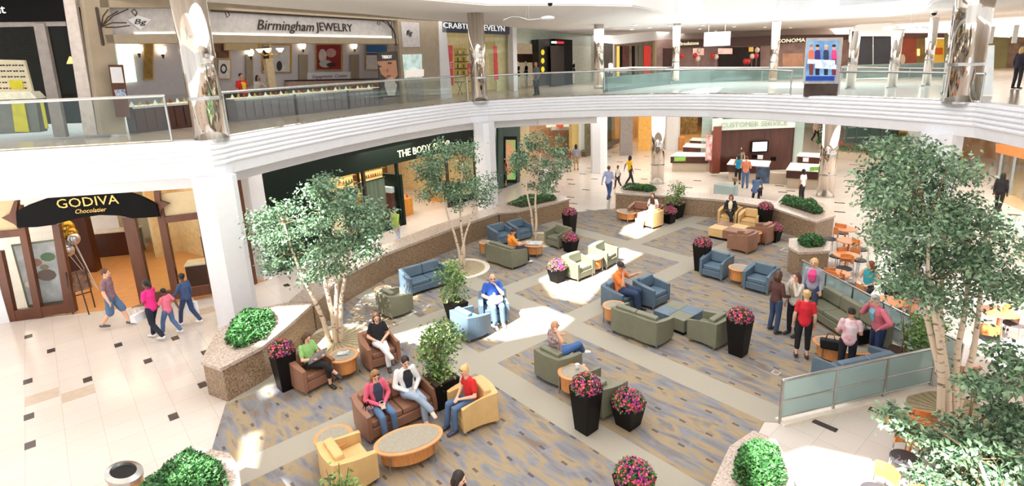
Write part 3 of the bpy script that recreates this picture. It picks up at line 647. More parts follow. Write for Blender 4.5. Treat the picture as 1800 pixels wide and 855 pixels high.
round_table('round maple side table left of the orange shirted newspaper reader', tp(853, 426), .24)
round_table('oval maple table covered with a newspaper near the third tree', tp(936, 430, .45), .42, .45, .7, R(20))
round_table('small maple table between the two sunlit olive armchairs', tp(1044, 452), .3)
round_table('round maple side table beside the olive loveseat, left end', tp(1080, 537), .31)
round_table('round maple side table with a white cup beside the bald man', tp(1008, 654), .33)
round_table('oval maple coffee table at the far end beside the brown loveseat', tp(1101, 372, .42), .5, .42, .7, R(-10))
round_table('round maple table between two brown armchairs at the far right', tp(1322, 408), .34)
round_table('round maple side table between two slate blue armchairs', tp(1300, 471), .32)
round_table('oval maple coffee table with bags, in front of the woman in the striped top', tp(1483, 607, .45), .62, .45, .62, R(20))
def checker(label, loc, s, h, ma, mb_, rz):
    t = thing('checkered_ottoman', label, 'ottoman', (loc[0], loc[1], .012), rz)
    for i in range(2):
        for j in range(2): MB().box(((i - .5) * s / 2, (j - .5) * s / 2, .09 + (h - .09) / 2), (s / 2 - .003, s / 2 - .003, h - .09)).build('pad', ma if (i + j) % 2 else mb_, t, bevel=.015)
    MB().box((0, 0, .05), (s - .08, s - .08, .1)).build('base', BLACK, t)
checker('low square ottoman in slate blue and olive quarters', (-7.4, 11.78), .92, .42, GRN, BLU, R(0))
checker('low square ottoman in tan yellow and brown quarters', (-10.15, 19.45), 1.15, .42, BRN, YEL, R(4))
# things on the tables
PAPER = M('newsprint', (226, 224, 220), .8, vs=14, col2=(150, 152, 156))
def paper(label, loc, z, s, rz, cat='newspaper'):
    m = MB(); n = 8
    vs = []
    for i in range(n + 1):
        for j in range(3): vs.append(((i / n - .5) * s, (j / 2 - .5) * s * .7, .006 + .018 * abs(math.sin(i * 1.3 + j)) ))
    vs += [(x, y, 0) for x, y, _ in vs]; k = (n + 1) * 3
    fs = [(i * 3 + j, i * 3 + j + 3, i * 3 + j + 4, i * 3 + j + 1) for i in range(n) for j in range(2)]
    fs += [tuple(k + q for q in reversed(f)) for f in fs]
    o = m.add(vs, fs).build('newspaper', PAPER, loc=(loc[0], loc[1], z)); o.rotation_euler[2] = rz; tag(o, label, cat)
paper('crumpled newspaper spread over the oval table near the third tree', tp(938, 428, .47), .473, .62, R(35))
paper('folded papers on the round table between the brown armchairs', tp(603, 622, .54), .545, .26, R(60))
def cup(label, px, py, z):
    g = G(px, py, z); t = thing('paper_cup', label, 'cup', (g.x, g.y, z)); MB().lathe([(.03, 0), (.042, .12)]).build('cup', WHITE, t, smooth=True); MB().lathe([(.046, .12), (.046, .13), (.036, .135)]).build('lid', WHITE, t)
cup('white cup on the round table beside the bald man', 1015, 650, .534); cup('white lidded cup on the oval table, beside the striped top', 1503, 594, .464)
# flower pots
def make_pot(label, h, wt, wb, loc, rz=0, group=None):
    t = thing('flower_pot', label, 'planter', (loc[0], loc[1], .012), rz, group)
    sq = lambda s: [(-s / 2, -s / 2), (s / 2, -s / 2), (s / 2, s / 2), (-s / 2, s / 2)]
    MB().prism(sq(wb), 0, h, sq(wt)).build('pot', BLACK, t, bevel=.01)
    MB().prism(sq(wt * .9), h - .02, h + .004).build('soil', SOIL, COL.objects[-1])
    flower_mound(t, wt * .62, wt * .48, h)
    return t
def leaf_quads(P, N_, size, asp=.5, droop=0):
    """n random pointed leaves at the points P; returns verts, faces"""
    n = len(P); a = rng.uniform(0, 2 * PI, n); tl = rng.uniform(-.9, .5, n) - droop
    d = np.stack([np.cos(a) * np.cos(tl), np.sin(a) * np.cos(tl), np.sin(tl)], 1)
    if N_ is not None: d = d + N_ * .7; d /= np.linalg.norm(d, axis=1)[:, None]
    r = rng.normal(size=(n, 3)); s = np.cross(d, r); s /= np.linalg.norm(s, axis=1)[:, None]; nn = np.cross(d, s)
    L_ = size * rng.uniform(.7, 1.25, n)[:, None]
    v = np.stack([P, P + d * L_ * .5 + s * L_ * asp * .5 + nn * L_ * .06, P + d * L_, P + d * L_ * .5 - s * L_ * asp * .5 + nn * L_ * .06], 1).reshape(-1, 3)
    f = np.arange(4 * n).reshape(-1, 4)
    return v, f
def leafobj(name, P, N_, size, mat, parent, asp=.5, droop=0, kind=None):
    v, f = leaf_quads(P, N_, size, asp, droop)
    me = bpy.data.meshes.new(name); me.from_pydata(v.tolist(), [], f.tolist()); me.materials.append(mat)
    o = bpy.data.objects.new(name, me); COL.objects.link(o); o.parent = parent
    if kind: o['kind'] = kind
    return o
def dome(n, rx, rz_, zc, jit=.06):
    u = rng.normal(size=(n, 3)); u /= np.linalg.norm(u, axis=1)[:, None]; u[:, 2] = np.abs(u[:, 2]) * 1.15 - .12
    k = 1 + rng.uniform(-jit * 2, jit, (n, 1))
    return u * np.array([rx, rx, rz_]) * k + np.array([0, 0, zc]), u
def flower_mound(t, rx, rz_, h):
    P, N_ = dome(420, rx * .93, rz_ * .9, h - .02, .1); leafobj('foliage', P, N_, .06, HEDGE, t, .6)
    P, N_ = dome(330, rx, rz_, h - .01, .05); n = len(P); vs = []; fs = []
    for i in range(n):
        nn = Vector(N_[i]).normalized(); a = nn.orthogonal().normalized(); b = nn.cross(a); c = Vector(P[i]) + nn * .01; r = rng.uniform(.018, .03); k = len(vs)
        vs.append(c + nn * .006)
        for q in range(5):
            an = q * 2 * PI / 5; vs.append(c + (a * math.cos(an) + b * math.sin(an)) * r); vs.append(c + (a * math.cos(an + .63) + b * math.sin(an + .63)) * r * .55)
        fs += [(k, k + 1 + (2 * q - 1) % 10, k + 1 + 2 * q, k + 1 + (2 * q + 1) % 10) for q in range(5)]
    me = bpy.data.meshes.new('blossoms'); me.from_pydata([tuple(v) for v in vs], [], fs); me.materials.append(PETAL)
    o = bpy.data.objects.new('blossoms', me); COL.objects.link(o); o.parent = t
def pc(px, py, wb): g = G(px, py); return (g.x - wb / 2, g.y + wb / 2)
tall = make_pot('tall black flower pot in front of an empty olive armchair, near a short pot', .94, .46, .32, pc(1032, 770, .32))
short = make_pot('short black flower pot beside the tallest front pot', .5, .5, .34, pc(1107, 762, .34))
for px, py, k, lb in [(496, 693, 'T', 'tall black flower pot beside the sunlit hedge planter and green shirted woman'), (1303, 632, 'T', 'tall black flower pot beside the olive armchair at the checkered table'),
                      (1236, 481, 'T', 'tall black flower pot left of the slate blue armchair pair'), (1002, 405 + 12, 'T', 'tall black flower pot right of the third tree, rear one of two'),
                      (1347, 408, 'T', 'tall black flower pot against the far right granite wall'),
                      (980, 500, 'S', 'short black flower pot beside the left sunlit olive armchair'), (1003, 446, 'S', 'short black flower pot right of the olive armchair, front one of two'),
                      (1178, 395, 'S', 'short black flower pot in front of the far potted ficus'), (1363, 428, 'S', 'short flower pot behind the brown armchairs at the right'), (1118, 905, 'S', 'flower pot cut off by the bottom edge of the view')]:
    q = pc(px, py, .33); dup(tall if k == 'T' else short, (q[0], q[1], .012), R(rng.uniform(-4, 4)), lb)
# hedges in the planters
def hedge(label, poly, z, hh, n, size=.075):
    xs = [p[0] for p in poly]; ys = [p[1] for p in poly]; c = Vector((sum(xs) / len(xs), sum(ys) / len(ys)))
    t = thing('hedge', label, 'hedge', (c.x, c.y, z - .03))
    P = []
    while len(P) < n:
        i = int(rng.integers(len(poly))); a = Vector(poly[i]) - c; b = Vector(poly[(i + 1) % len(poly)]) - c; u, v = rng.random() ** .5, rng.random()
        q = (a * (1 - v) + b * v) * u; e = max(0, 1 - u ** 5)
        zz = hh * (e ** .5) * (.75 + .5 * noise.noise(Vector((q.x * 2.2, q.y * 2.2, c.x))))
        P.append((q.x, q.y, zz * rng.uniform(.55, 1.0) + .03))
    P = np.array(P); N_ = P / (np.linalg.norm(P, axis=1)[:, None] + 1e-6); N_[:, 2] = .9
    leafobj('foliage', P, N_, size, HEDGE, t, .55)
    MB().prism([((x - c.x) * .93, (y - c.y) * .93) for x, y in poly], 0, .035).build('soil', SOIL, t)
    return t
shr = lambda poly, k: [(sum(p[0] for p in poly) / len(poly) + (x - sum(p[0] for p in poly) / len(poly)) * k, sum(p[1] for p in poly) / len(poly) + (y - sum(p[1] for p in poly) / len(poly)) * k) for x, y in poly]
hedge('sunlit low hedge in the pale planter beside the thick white pier', [tuple(G(a, b, .85)[:2]) for a, b in ((398, 602), (418, 615), (462, 600), (482, 572), (478, 550), (440, 548), (408, 575))], .85, .3, 4200)
hedge('dark green hedge in the planter at the end of the left wall', [(-17.2, 15.0), (-17.0, 17.0), (-17.6, 17.4), (-18.2, 16.4), (-18.1, 15.0)], .85, .28, 1900)
hedge('dark green hedge left of the far low wall, by the mirrored column', [(-16.1, 20.4), (-14.8, 20.75), (-14.75, 21.3), (-15.5, 21.8), (-16.3, 21.3)], .85, .3, 2200)
hedge('long dark green hedge at the right end of the far wall', [(-9.6, 22.4), (-7.9, 21.55), (-7.75, 22.0), (-8.6, 23.2), (-9.9, 23.6)], .85, .32, 2800)
hedge('small round bush in the granite planter beside the cafe tables', [(-6.85, 17.7), (-6.6, 17.6), (-6.3, 18.0), (-6.4, 18.5), (-6.85, 18.6), (-7.1, 18.2)], .85, .34, 1400)
hedge('dark leafy hedge beside the waste bin at the bottom left', [(-7.9, .7), (-8.2, 1.15), (-8.8, 1.2), (-9.45, .95), (-9.3, .5), (-8.9, .1), (-8.2, .1)], .85, .4, 4600, .06)
hedge('bright sunlit hedge in the pale planter at the bottom right', [(-3.45, 7.3), (-3.4, 7.8), (-3.1, 7.85), (-2.75, 7.3), (-2.75, 6.8), (-3.25, 6.8)], .7, .4, 3200, .065)

# ---------------------------------------------------------------- trees
def branchy(t, root, tops, r0, mat, name='trunk', wob=.08, kinks=5):
    for k, (b0, tp_) in enumerate(tops):
        a = Vector(b0); b = Vector(tp_); pts = []
        for i in range(kinks + 1):
            u = i / kinks; p = a.lerp(b, u); p += Vector((math.sin(u * 5 + k * 2) * wob, math.cos(u * 4 + k) * wob, 0)) * math.sin(u * PI) ; pts.append(p)
        MB().tube(pts, [r0 * (1 - .72 * i / kinks) for i in range(kinks + 1)], n=10).build(name, mat, t, smooth=True)
def crown(P0, blobs, dj, n_per, twig=True):
    """points of foliage clusters from blobs given where they show, at the tree's own distance"""
    dd = dep(P0) ; out = []; cl = []
    for px, py, rp in blobs:
        r = rp / CF * dd
        nn = max(3, int((rp / 9) ** 2 * .5) + 2)
        for _ in range(nn):
            u = Vector(rng.normal(size=3)).normalized() * r * rng.uniform(.35, 1) ** .6
            c = D(px, py, dd + rng.uniform(-dj, dj)) + Vector((u.x, u.y, u.z * .95)); cl.append(c)
    return cl
def tree(label, base, blobs, stems, leaf=.1, n_per=60, dj=.9, mat=None, r0=.07, spread=.3, name='indoor_tree', group=None, dd0=None):
    g = G(*base) if len(base) == 2 else Vector(base)
    t = thing(name, label, 'tree', (g.x, g.y, .012 if g.z == 0 else g.z)); o = Vector((g.x, g.y, g.z))
    ref = Vector((g.x, g.y, 2.5)); cl = crown(ref if dd0 is None else Vector((0, 0, CH)) + FW * dd0, blobs, dj, n_per)
    tops = []
    for (bx, by, tx, ty, kz) in stems:
        tpnt = D(tx, ty, dep(ref if dd0 is None else Vector((0, 0, CH)) + FW * dd0) + kz) - o; tops.append(((bx, by, .0), tpnt))
    branchy(t, o, tops, r0, BARK)
    br = MB()
    for c in cl:
        c = c - o
        if rng.random() > .45: continue
        a = min((Vector(b0).lerp(Vector(t0), u) for b0, t0 in tops for u in (.45, .6, .75, .9, 1.0)), key=lambda q: (q - c).length + (.5 if q.z > c.z + .3 else 0))
        if (a - c).length > 1.3: a = a.lerp(c, 1 - 1.1 / (a - c).length)
        mid = a.lerp(c, .55) + Vector((0, 0, .12)); br.tube([a, mid, c], [.014, .009, .004], n=5, cap=False)
    br.build('branches', BARKB, t, smooth=True)
    P = []; N_ = []
    for c in cl:
        c = c - o; k = n_per; dirh = Vector(rng.normal(size=3)); dirh.z = 0; dirh.normalize()
        tt = rng.uniform(0, 1, k); q = np.array(c)[None, :] + np.array(dirh)[None, :] * (tt[:, None] - .5) * spread * 1.6 + rng.normal(size=(k, 3)) * spread * np.array([.42, .42, .3]); q[:, 2] -= (tt - .5) ** 2 * spread * .8
        P.append(q)
    P = np.concatenate(P); leafobj('foliage', P, None, leaf, mat or LEAF, t, .5, .35)
    return t
tree('sunlit weeping tree with pale trunks at the left, in front of the dark green shop', (590, 603),
     [(505, 385, 42), (560, 345, 36), (572, 318, 16), (600, 395, 50), (540, 425, 52), (640, 385, 38), (478, 418, 30), (592, 448, 40), (500, 462, 26), (655, 410, 24), (615, 352, 30), (468, 385, 18), (560, 480, 20), (640, 440, 20)],
     [(-.06, -.12, 500, 395, -.2), (.03, .0, 560, 350, .2), (.1, .12, 612, 400, -.1), (0, .05, 585, 385, .4)], n_per=105, dj=.8)
tree('weeping tree with thin pale trunks, second from the left', (812, 468),
     [(790, 295, 52), (748, 325, 32), (838, 315, 34), (800, 262, 28), (762, 280, 26), (828, 268, 22), (812, 350, 32), (848, 345, 16), (735, 300, 18)],
     [(-.06, 0, 775, 320, -.2), (.08, .05, 812, 290, .1), (.02, -.06, 838, 330, .2)], n_per=105, dj=.7, r0=.055)
tree('slim weeping tree third from the left, behind the blue armchairs', (938, 420),
     [(945, 275, 42), (918, 292, 28), (978, 292, 28), (945, 240, 22), (972, 258, 24), (908, 270, 16), (940, 318, 26), (968, 322, 18)],
     [(-.07, 0, 925, 300, -.2), (.06, .05, 950, 270, .1)], n_per=105, dj=.6, r0=.055)
tree('big leafy tree with several pale trunks at the right, in front of the cafe', (1668, 742),
     [(1585, 285, 36), (1560, 268, 22), (1635, 300, 42), (1565, 335, 44), (1620, 365, 52), (1538, 352, 22), (1680, 352, 34), (1585, 420, 44), (1650, 425, 50), (1715, 405, 46), (1752, 440, 44), (1560, 395, 26), (1600, 478, 36), (1700, 480, 42), (1765, 490, 36), (1585, 505, 24), (1640, 520, 26), (1790, 520, 22), (1610, 255, 22), (1690, 300, 18), (1538, 310, 14), (1680, 540, 22)],
     [(-.1, -.15, 1632, 400, -.4), (0, -.05, 1660, 380, .2), (.1, .05, 1700, 400, .3), (.05, .2, 1740, 430, .4), (-.05, .12, 1600, 380, .3)], n_per=84, dj=.8, leaf=.09, r0=.07)
tree('near dark leaved tree rising at the bottom right corner', (1.0, 5.5, 0),
     [(1745, 690, 40), (1795, 640, 34), (1700, 765, 44), (1755, 805, 52), (1668, 800, 32), (1640, 766, 12), (1690, 840, 44), (1790, 745, 40), (1575, 735, 10), (1640, 850, 26), (1800, 850, 44), (1590, 748, 8)],
     [(0, 0, 1790, 640, .3), (.1, .1, 1700, 760, .0)], n_per=80, dj=.45, leaf=.105, r0=.06, spread=.22, dd0=8.2)
# potted ficus in big square pots
def potted(label, px, py, pw, ph, blobs, at=None, leaf=.09, hgt=1.7):
    g = G(px, py) if at is None else Vector((at[0] + pw * .35, at[1] - pw * .35, 0)); t = thing('potted_ficus', label, 'potted plant', (g.x - pw * .35, g.y + pw * .35, .012)); o = Vector(t.location)
    sq = lambda s: [(-s / 2, -s / 2), (s / 2, -s / 2), (s / 2, s / 2), (-s / 2, s / 2)]
    MB().prism(sq(pw * .72), 0, ph, sq(pw)).build('pot', BLACK, t, bevel=.01); MB().prism(sq(pw * .9), ph - .03, ph + .004).build('soil', SOIL, COL.objects[-1])
    cl = crown(Vector((o.x, o.y, 1.4)), blobs, .22, 0)
    for k in range(5):
        a = k * 1.26; MB().tube([(math.cos(a) * .05, math.sin(a) * .05, ph), (math.cos(a + .5) * .03, math.sin(a + .5) * .03, ph + .35), (math.cos(a) * .16, math.sin(a) * .16, hgt - .25)], [.014, .011, .006], n=6).build('stem', BARKB, t, smooth=True)
    P = np.concatenate([np.array(c - o)[None, :] + rng.normal(size=(52, 3)) * .1 for c in cl]); leafobj('foliage', P, None, leaf, LEAFP, t, .52, .2)
potted('potted ficus in a black square pot behind the man in a blue shirt', 800, 568, .52, .5, [(790, 487, 22), (800, 475, 20), (780, 505, 18), (808, 500, 18), (792, 520, 16), (785, 470, 14)])
potted('potted ficus in a black square pot between the brown loveseat and the yellow armchair', 772, 725, .6, .62, [(772, 605, 30), (758, 590, 18), (790, 595, 18), (755, 620, 18), (792, 625, 16), (772, 640, 20), (775, 580, 14), (770, 655, 10)])
potted('potted ficus in a black square pot at the far side, by the granite wall', 1190, 386, .6, .62, [(1184, 332, 13), (1188, 345, 13), (1180, 348, 9), (1192, 335, 9)])
potted('potted ficus in a black square pot behind the blue loveseat at the right', 1612, 672, .62, .5, [(1622, 585, 26), (1645, 575, 24), (1630, 560, 18), (1640, 605, 18), (1610, 600, 14)], at=(-2.78, 13.05))
potted('potted ficus cut off by the bottom edge beside the empty yellow armchair', 600, 1010, .55, .5, [(580, 872, 20), (600, 880, 22), (615, 876, 14), (590, 892, 24)])
# ---------------------------------------------------------------- cafe furniture at the right
CAFEW = M('orange_plywood', (214, 132, 74), .35, var=.12, vs=4, stretch=(1, 1, 5)); CSEAT = M('dark_grey_seat', (66, 62, 66), .6)
def make_cafe_chair(label, loc, rz):
    t = thing('cafe_chair', label, 'chair', (loc[0], loc[1], 0), rz, 'cafe chairs with plywood backs')
    MB().lathe([(.2, .44), (.22, .45), (.21, .48)], n=20).build('seat', CSEAT, t)
    m = MB(); vs = []; n = 8
    for i in range(n + 1):
        a = -PI / 2 + (i / n - .5) * 1.7; 
        for z in (.6, .86): 
            for r in (.23, .25): vs.append((math.cos(a) * r, math.sin(a) * r - .0, z - .03 * abs(i / n - .5)))
    fs = []
    for i in range(n): b = i * 4; fs += [(b, b + 4, b + 6, b + 2), (b + 1, b + 3, b + 7, b + 5), (b + 2, b + 6, b + 7, b + 3), (b, b + 1, b + 5, b + 4)]
    fs += [(0, 2, 3, 1), (n * 4, n * 4 + 1, n * 4 + 3, n * 4 + 2)]
    m.add(vs, fs).build('backrest', CAFEW, t)
    for sx in (-1, 1):
        MB().tube([(sx * .22, -.2, 0), (sx * .19, -.17, .45), (sx * .17, -.19, .84)], .012, n=6).build('leg', STEEL, t)
        MB().tube([(sx * .21, .2, 0), (sx * .17, .15, .45)], .012, n=6).build('leg', STEEL, t)
    return t
def make_cafe_table(label, loc, r=.36):
    t = thing('cafe_table', label, 'table', (loc[0], loc[1], 0), 0, 'round plywood cafe tables')
    MB().lathe([(r, .71), (r + .01, .72), (r, .74)], n=32).build('table_top', CAFEW, t); MB().cyl(0, 0, .03, .71, .03).build('column', CAFEW, t); MB().lathe([(.22, 0), (.22, .02), (.04, .05)], n=24).build('base', STEEL, t)
    return t
ctab = cch = None
for px, py, lb in [(1487, 402, 'round cafe table farthest from the lounge, by the bush planter'), (1493, 423, 'round cafe table, second from the back of the cafe row'), (1488, 448, 'round cafe table, third from the back of the cafe row'), (1470, 480, 'round cafe table just behind the frosted rail'), (1570, 529, 'round cafe table behind the rail, right of the teal topped woman'), (1758, 548, 'round cafe table seen through the big tree at the right edge'), (1604, 748, 'round cafe table under the tree at the bottom right'), (1640, 885, 'cafe table cut off at the bottom right')]:
    g = G(px, py, .74)
    if ctab is None: ctab = make_cafe_table(lb, g)
    else: dup(ctab, (g.x, g.y, 0), 0, lb)
for px, py, z, rz, lb in [(1481, 396, .75, 0, 'cafe chair behind the farthest round table'), (1459, 420, .47, 130, 'cafe chair left of the farthest round table, beside the bush planter'), (1514, 424, .75, -40, 'cafe chair right of the second table'), (1511, 442, .75, -120, 'cafe chair at the front right of the second table'), (1473, 436, .75, 60, 'cafe chair left of the third table'), (1484, 470, .5, 180, 'cafe chair with its back to the viewer at the third table'), (1450, 474, .72, 60, 'cafe chair at the rail beside the blonde woman'), (1453, 503, .47, 160, 'cafe chair seen through the frosted rail, left one'), (1492, 500, .5, -60, 'cafe chair seen through the frosted rail, right one'), (1521, 520, .5, -30, 'cafe chair under the woman in teal'), (1588, 545, .6, 90, 'cafe chair right of the table behind the rail'),
                          (1735, 592, .47, 20, 'cafe chair with a dark round seat seen between the trunks'), (1785, 560, .6, -100, 'cafe chair under the seated person at the right edge'), (1620, 720, .75, 30, 'cafe chair behind the table at the bottom right'), (1592, 806, .47, 190, 'cafe chair with a dark seat in front of the table at the bottom right'), (1545, 838, .75, 160, 'orange backed cafe chair at the bottom edge'), (1690, 655, .6, 50, 'cafe chair right of the frosted rail end')]:
    g = G(px, py, z)
    if cch is None: cch = make_cafe_chair(lb, g, R(rz))
    else: dup(cch, (g.x, g.y, 0), R(rz), lb)# ================================================================ SHOPS
def panel(name, PQ, pix, off, thick, mat, parent=None, struct_=False, label=None, cat=None, group=None):
    """upright board lying on the wall line PQ, outlined where it shows, with its own thickness"""
    P, Q = PQ; a, n = wallframe(P, Q)
    P2 = (P[0] + n.x * off, P[1] + n.y * off); Q2 = (Q[0] + n.x * off, Q[1] + n.y * off)
    fr = [OW(P2, Q2, *p) for p in pix]; o = Vector(parent.location) if parent is not None else Vector((0, 0, 0))
    if parent is None and not struct_: o = sum(fr, Vector()) / len(fr); o.z = min(v.z for v in fr)
    t = Vector((math.cos(a), math.sin(a)))
    ts = tessellate_polygon([[Vector((v.x * t.x + v.y * t.y, v.z, 0)) for v in fr]]); N = len(fr)
    vs = [v + n * thick - o for v in fr] + [v - o for v in fr]
    fs = [tuple(q) for q in ts] + [tuple(N + i for i in reversed(q)) for q in ts] + [(i, (i + 1) % N, N + (i + 1) % N, N + i) for i in range(N)]
    ob = MB().add(vs, fs).build(name, mat, parent, loc=None if (parent is not None or struct_) else o)
    bpy_fix(ob)
    if struct_: ob['kind'] = 'structure'
    if label: tag(ob, label, cat, group)
    return ob
def bpy_fix(o):
    bm = bmesh.new(); bm.from_mesh(o.data); bmesh.ops.recalc_face_normals(bm, faces=bm.faces); bm.to_mesh(o.data); bm.free()
def rect(x0, y0, x1, y1): return [(x0, y1), (x1, y1), (x1, y0), (x0, y0)]
def back(PQ, d):
    a, n = wallframe(*PQ); return ((PQ[0][0] - n.x * d, PQ[0][1] - n.y * d), (PQ[1][0] - n.x * d, PQ[1][1] - n.y * d))
def wtext(s, PQ, a, b, h, mat, parent, off=.04, shear=0, ext=.012, name='lettering'):
    """lettering between two spots of the wall (left and right ends of its middle line), h = letter height in the view"""
    P, Q = PQ; an, n = wallframe(P, Q); P2 = (P[0] + n.x * off, P[1] + n.y * off); Q2 = (Q[0] + n.x * off, Q[1] + n.y * off)
    A = OW(P2, Q2, *a); B = OW(P2, Q2, *b); o = Vector(parent.location); hm = h * dep((A + B) / 2) / CF
    t = text(s, hm * 1.38, mat, parent, (A + B) / 2 - o, ang(A, B), name=name, ext=ext, shear=shear)
    xs = [v.co.x for v in t.data.vertices]; wd = max(xs) - min(xs); t.scale = ((Vector((B.x - A.x, B.y - A.y)).length) / wd, 1, 1)
    return t
def anchor(PQ, px, py, off=0):
    v = OW(*PQ, px, py); return v
BOX = lambda nm, c, d, rz, mat, parent=None, bevel=0: MB().box((0, 0, 0), d).build(nm, mat, parent, bevel=bevel)
CREAMW = M('cream_wall', (204, 186, 148), .7, var=.04); LIME = M('limestone_cladding', (160, 146, 126), .6, var=.07, vs=3)
DGRN = M('dark_green_shopfront', (14, 28, 22), .5, spec=.2, var=.12); WOODF = M('orange_wood_floor', (206, 148, 88), .4, var=.14, vs=3, stretch=(6, 1, 1))
BLK = M('black_sign_board', (8, 8, 9), .6, spec=.12, var=.1); GOLD = M('gold_letters', (214, 178, 104), .35, .6, var=.1); CREAML = M('lit_cream_letters', (238, 240, 196), .5, emit=1.3, var=.02)
NAVY = M('navy_sign_board', (54, 60, 92), .5); WHL = M('white_letters', (245, 244, 238), .5, emit=.6, var=.01); GREYW = M('grey_mullion', (140, 132, 128), .5)
BRONZE = M('dark_bronze_metal', (66, 56, 50), .4, .5); GLOWC = M('lit_cove', (255, 250, 226), .6, emit=1.6, var=.02); LAV = M('pale_lavender_wall', (206, 200, 206), .7, var=.03)
def shop_light(c, sx, sy, pw, col, z): area('shop_light', (c[0], c[1], z), sx, sy, pw, col)

# ---- chocolate shop on the ground floor
PG = ((-21.41, -1.6), (-19.17, 2.52)); PGb = back(PG, 7)
t = thing('wall_left', 'x', 'x'); bpy.data.objects.remove(t)
wl = MB(); a_, n_ = wallframe(*PG)
wl.seg((-25.5, -9.2), (-21.41, -1.6), .25, 0, 3.9, -.0)
struct(wl.build('wall_left', WHITE))
struct(MB().seg(back(PG, 7.4)[0], (back(PG, 7.4)[1][0] + .6, back(PG, 7.4)[1][1] + 3), .2, 0, 3.9).build('wall_left_shop_back', CREAMW))
struct(MB().prism([(-21.3, -1.5), (-18.95, 2.9), (-19.0, 5.0), (-24, 8.6), (-29.5, 1.4)], .0, .008).build('floor_chocolate_shop', WOODF))
f = thing('shopfront', 'dark wood shopfront with a black arched sign reading GODIVA', 'shopfront', (-20.3, .4, 0))
panel('wall_panel', PG, [(-6, 408), (-6, 352), (34, 350), (45, 404)], -.1, .1, CREAMW, f)
panel('wall_panel', PG, [(292, 380), (284, 340), (353, 332), (362, 372)], -.1, .1, CREAMW, f)
panel('sign_board', PG, [(36, 398), (34, 370), (56, 358), (84, 348), (120, 339), (160, 334), (220, 334), (252, 345), (278, 358), (283, 379), (238, 382), (215, 377), (180, 376), (140, 382), (100, 393), (70, 397)], .1, .16, BLK, f)
wtext('GODIVA', PG, (99, 359), (208, 352), 17, GOLD, f, .27); wtext('Chocolatier', PG, (131, 372), (186, 369), 8, GOLD, f, .27, shear=.3)
for pix in ([(-4, 440), (8, 440), (34, 560), (20, 563)], [(30, 360), (42, 360), (80, 555), (68, 556)], [(96, 392), (108, 392), (138, 545), (120, 548)], [(218, 380), (240, 380), (272, 528), (250, 532)], [(276, 358), (288, 358), (318, 512), (305, 514)], [(349, 372), (357, 372), (383, 512), (373, 514)]):
    panel('post', PG, pix, -.06, .16, MIDW, f)
for pix in ([(16, 545), (130, 530), (134, 545), (22, 564)], [(262, 515), (384, 497), (388, 512), (266, 531)], [(-6, 406), (44, 402), (46, 413), (-6, 418)], [(288, 380), (362, 371), (364, 382), (290, 391)]):
    panel('rail', PG, pix, -.05, .14, MIDW, f)
for pix in ([(8, 381), (22, 374), (30, 352), (36, 352), (34, 372), (40, 400), (30, 392)], [(273, 335), (283, 335), (284, 352), (300, 357), (287, 366), (284, 382), (277, 366)]):
    panel('ornament', PG, pix, .02, .14, MIDW, f)
for pix in ([(40, 413), (98, 402), (128, 532), (72, 540)], [(0, 415), (32, 412), (68, 540), (30, 547)], [(240, 382), (282, 378), (308, 514), (268, 521)], [(290, 388), (354, 382), (378, 500), (316, 508)]):
    panel('window_glass', PG, pix, -.02, .012, GLASSS, f)
PGp = back(PG, .35)
ps = thing('poster', 'grey advertising poster with chocolate fruit behind the left shop window', 'poster', OW(*PGp, 70, 530))
panel('frame', PGp, [(20, 430), (100, 420), (130, 530), (50, 540)], -.02, .03, M('poster_frame', (120, 108, 92), .5), ps)
panel('print', PGp, [(24, 434), (98, 424), (126, 526), (52, 536)], .012, .005, M('grey_poster_print', (150, 146, 152), .6, vs=2.4, col2=(206, 200, 206)), ps)
for c, r_, m_ in (((84, 452), 10, M('pineapple_green', (74, 104, 72), .7)), ((62, 462), 9, M('strawberry_brown', (150, 88, 78), .6, vs=20)), ((82, 484), 13, M('chocolate_brown', (92, 58, 52), .6, vs=18)), ((54, 500), 8, M('chocolate_cream', (216, 196, 188), .6)), ((78, 470), 6, M('pineapple_brown', (136, 110, 86), .6, vs=20))):
    panel('artwork', PGp, [(c[0] + r_ * math.cos(k * PI / 5) * (1.35), c[1] + r_ * .8 * math.sin(k * PI / 5)) for k in range(9, -1, -1)], .02, .004, m_, ps)
# inside
cb = OW(*back(PG, 3.6), 205, 452); 
def counter(label, c, w_, d_, h_, rz, body, top, goods=0, name='shop_counter', cat='counter', z=0.0, gl=False):
    t = thing(name, label, cat, (c[0], c[1], z), rz)
    MB().box((0, 0, h_ / 2 - .02), (w_, d_, h_ - .04)).build('body', body, t, bevel=.01)
    MB().box((0, 0, h_), (w_ + .06, d_ + .06, .05)).build('top', top, t, bevel=.01)
    if gl: MB().box((0, 0, h_ + .17), (w_, d_, .3)).build('glass_case', GLASSS, t)
    return t
TOPC = M('cream_counter_top', (226, 212, 190), .3); 
counter('dark cherry counter at the back of the chocolate shop', tuple(G(206, 447)[:2]), 1.9, .6, 1.0, a_, DARKW, TOPC)
counter('dark cherry display table inside the right window of the chocolate shop', (-20.05, 3.55), 1.3, .6, .85, a_ + .1, DARKW, TOPC)
counter('tan display counter with flowers behind the right shop window', (-21.9, 5.0), 2.4, .6, 1.2, a_, M('grey_brown_stone', (120, 100, 88), .5), TOPC)
sh = thing('display_shelf', 'tall dark shelf with gift boxes just inside the chocolate shop door', 'shelf', (*G(150, 478)[:2], 0), a_)
MB().box((-.45, 0, 1.1), (.05, .4, 2.2)).box((.45, 0, 1.1), (.05, .4, 2.2)).build('side_panel', DARKW, sh); MB().box((0, -.19, 1.1), (.9, .03, 2.2)).build('back_panel', DARKW, sh)
for k in range(6): MB().box((0, 0, .1 + k * .42), (.86, .38, .03)).build('shelf', DARKW, sh)
gb = None
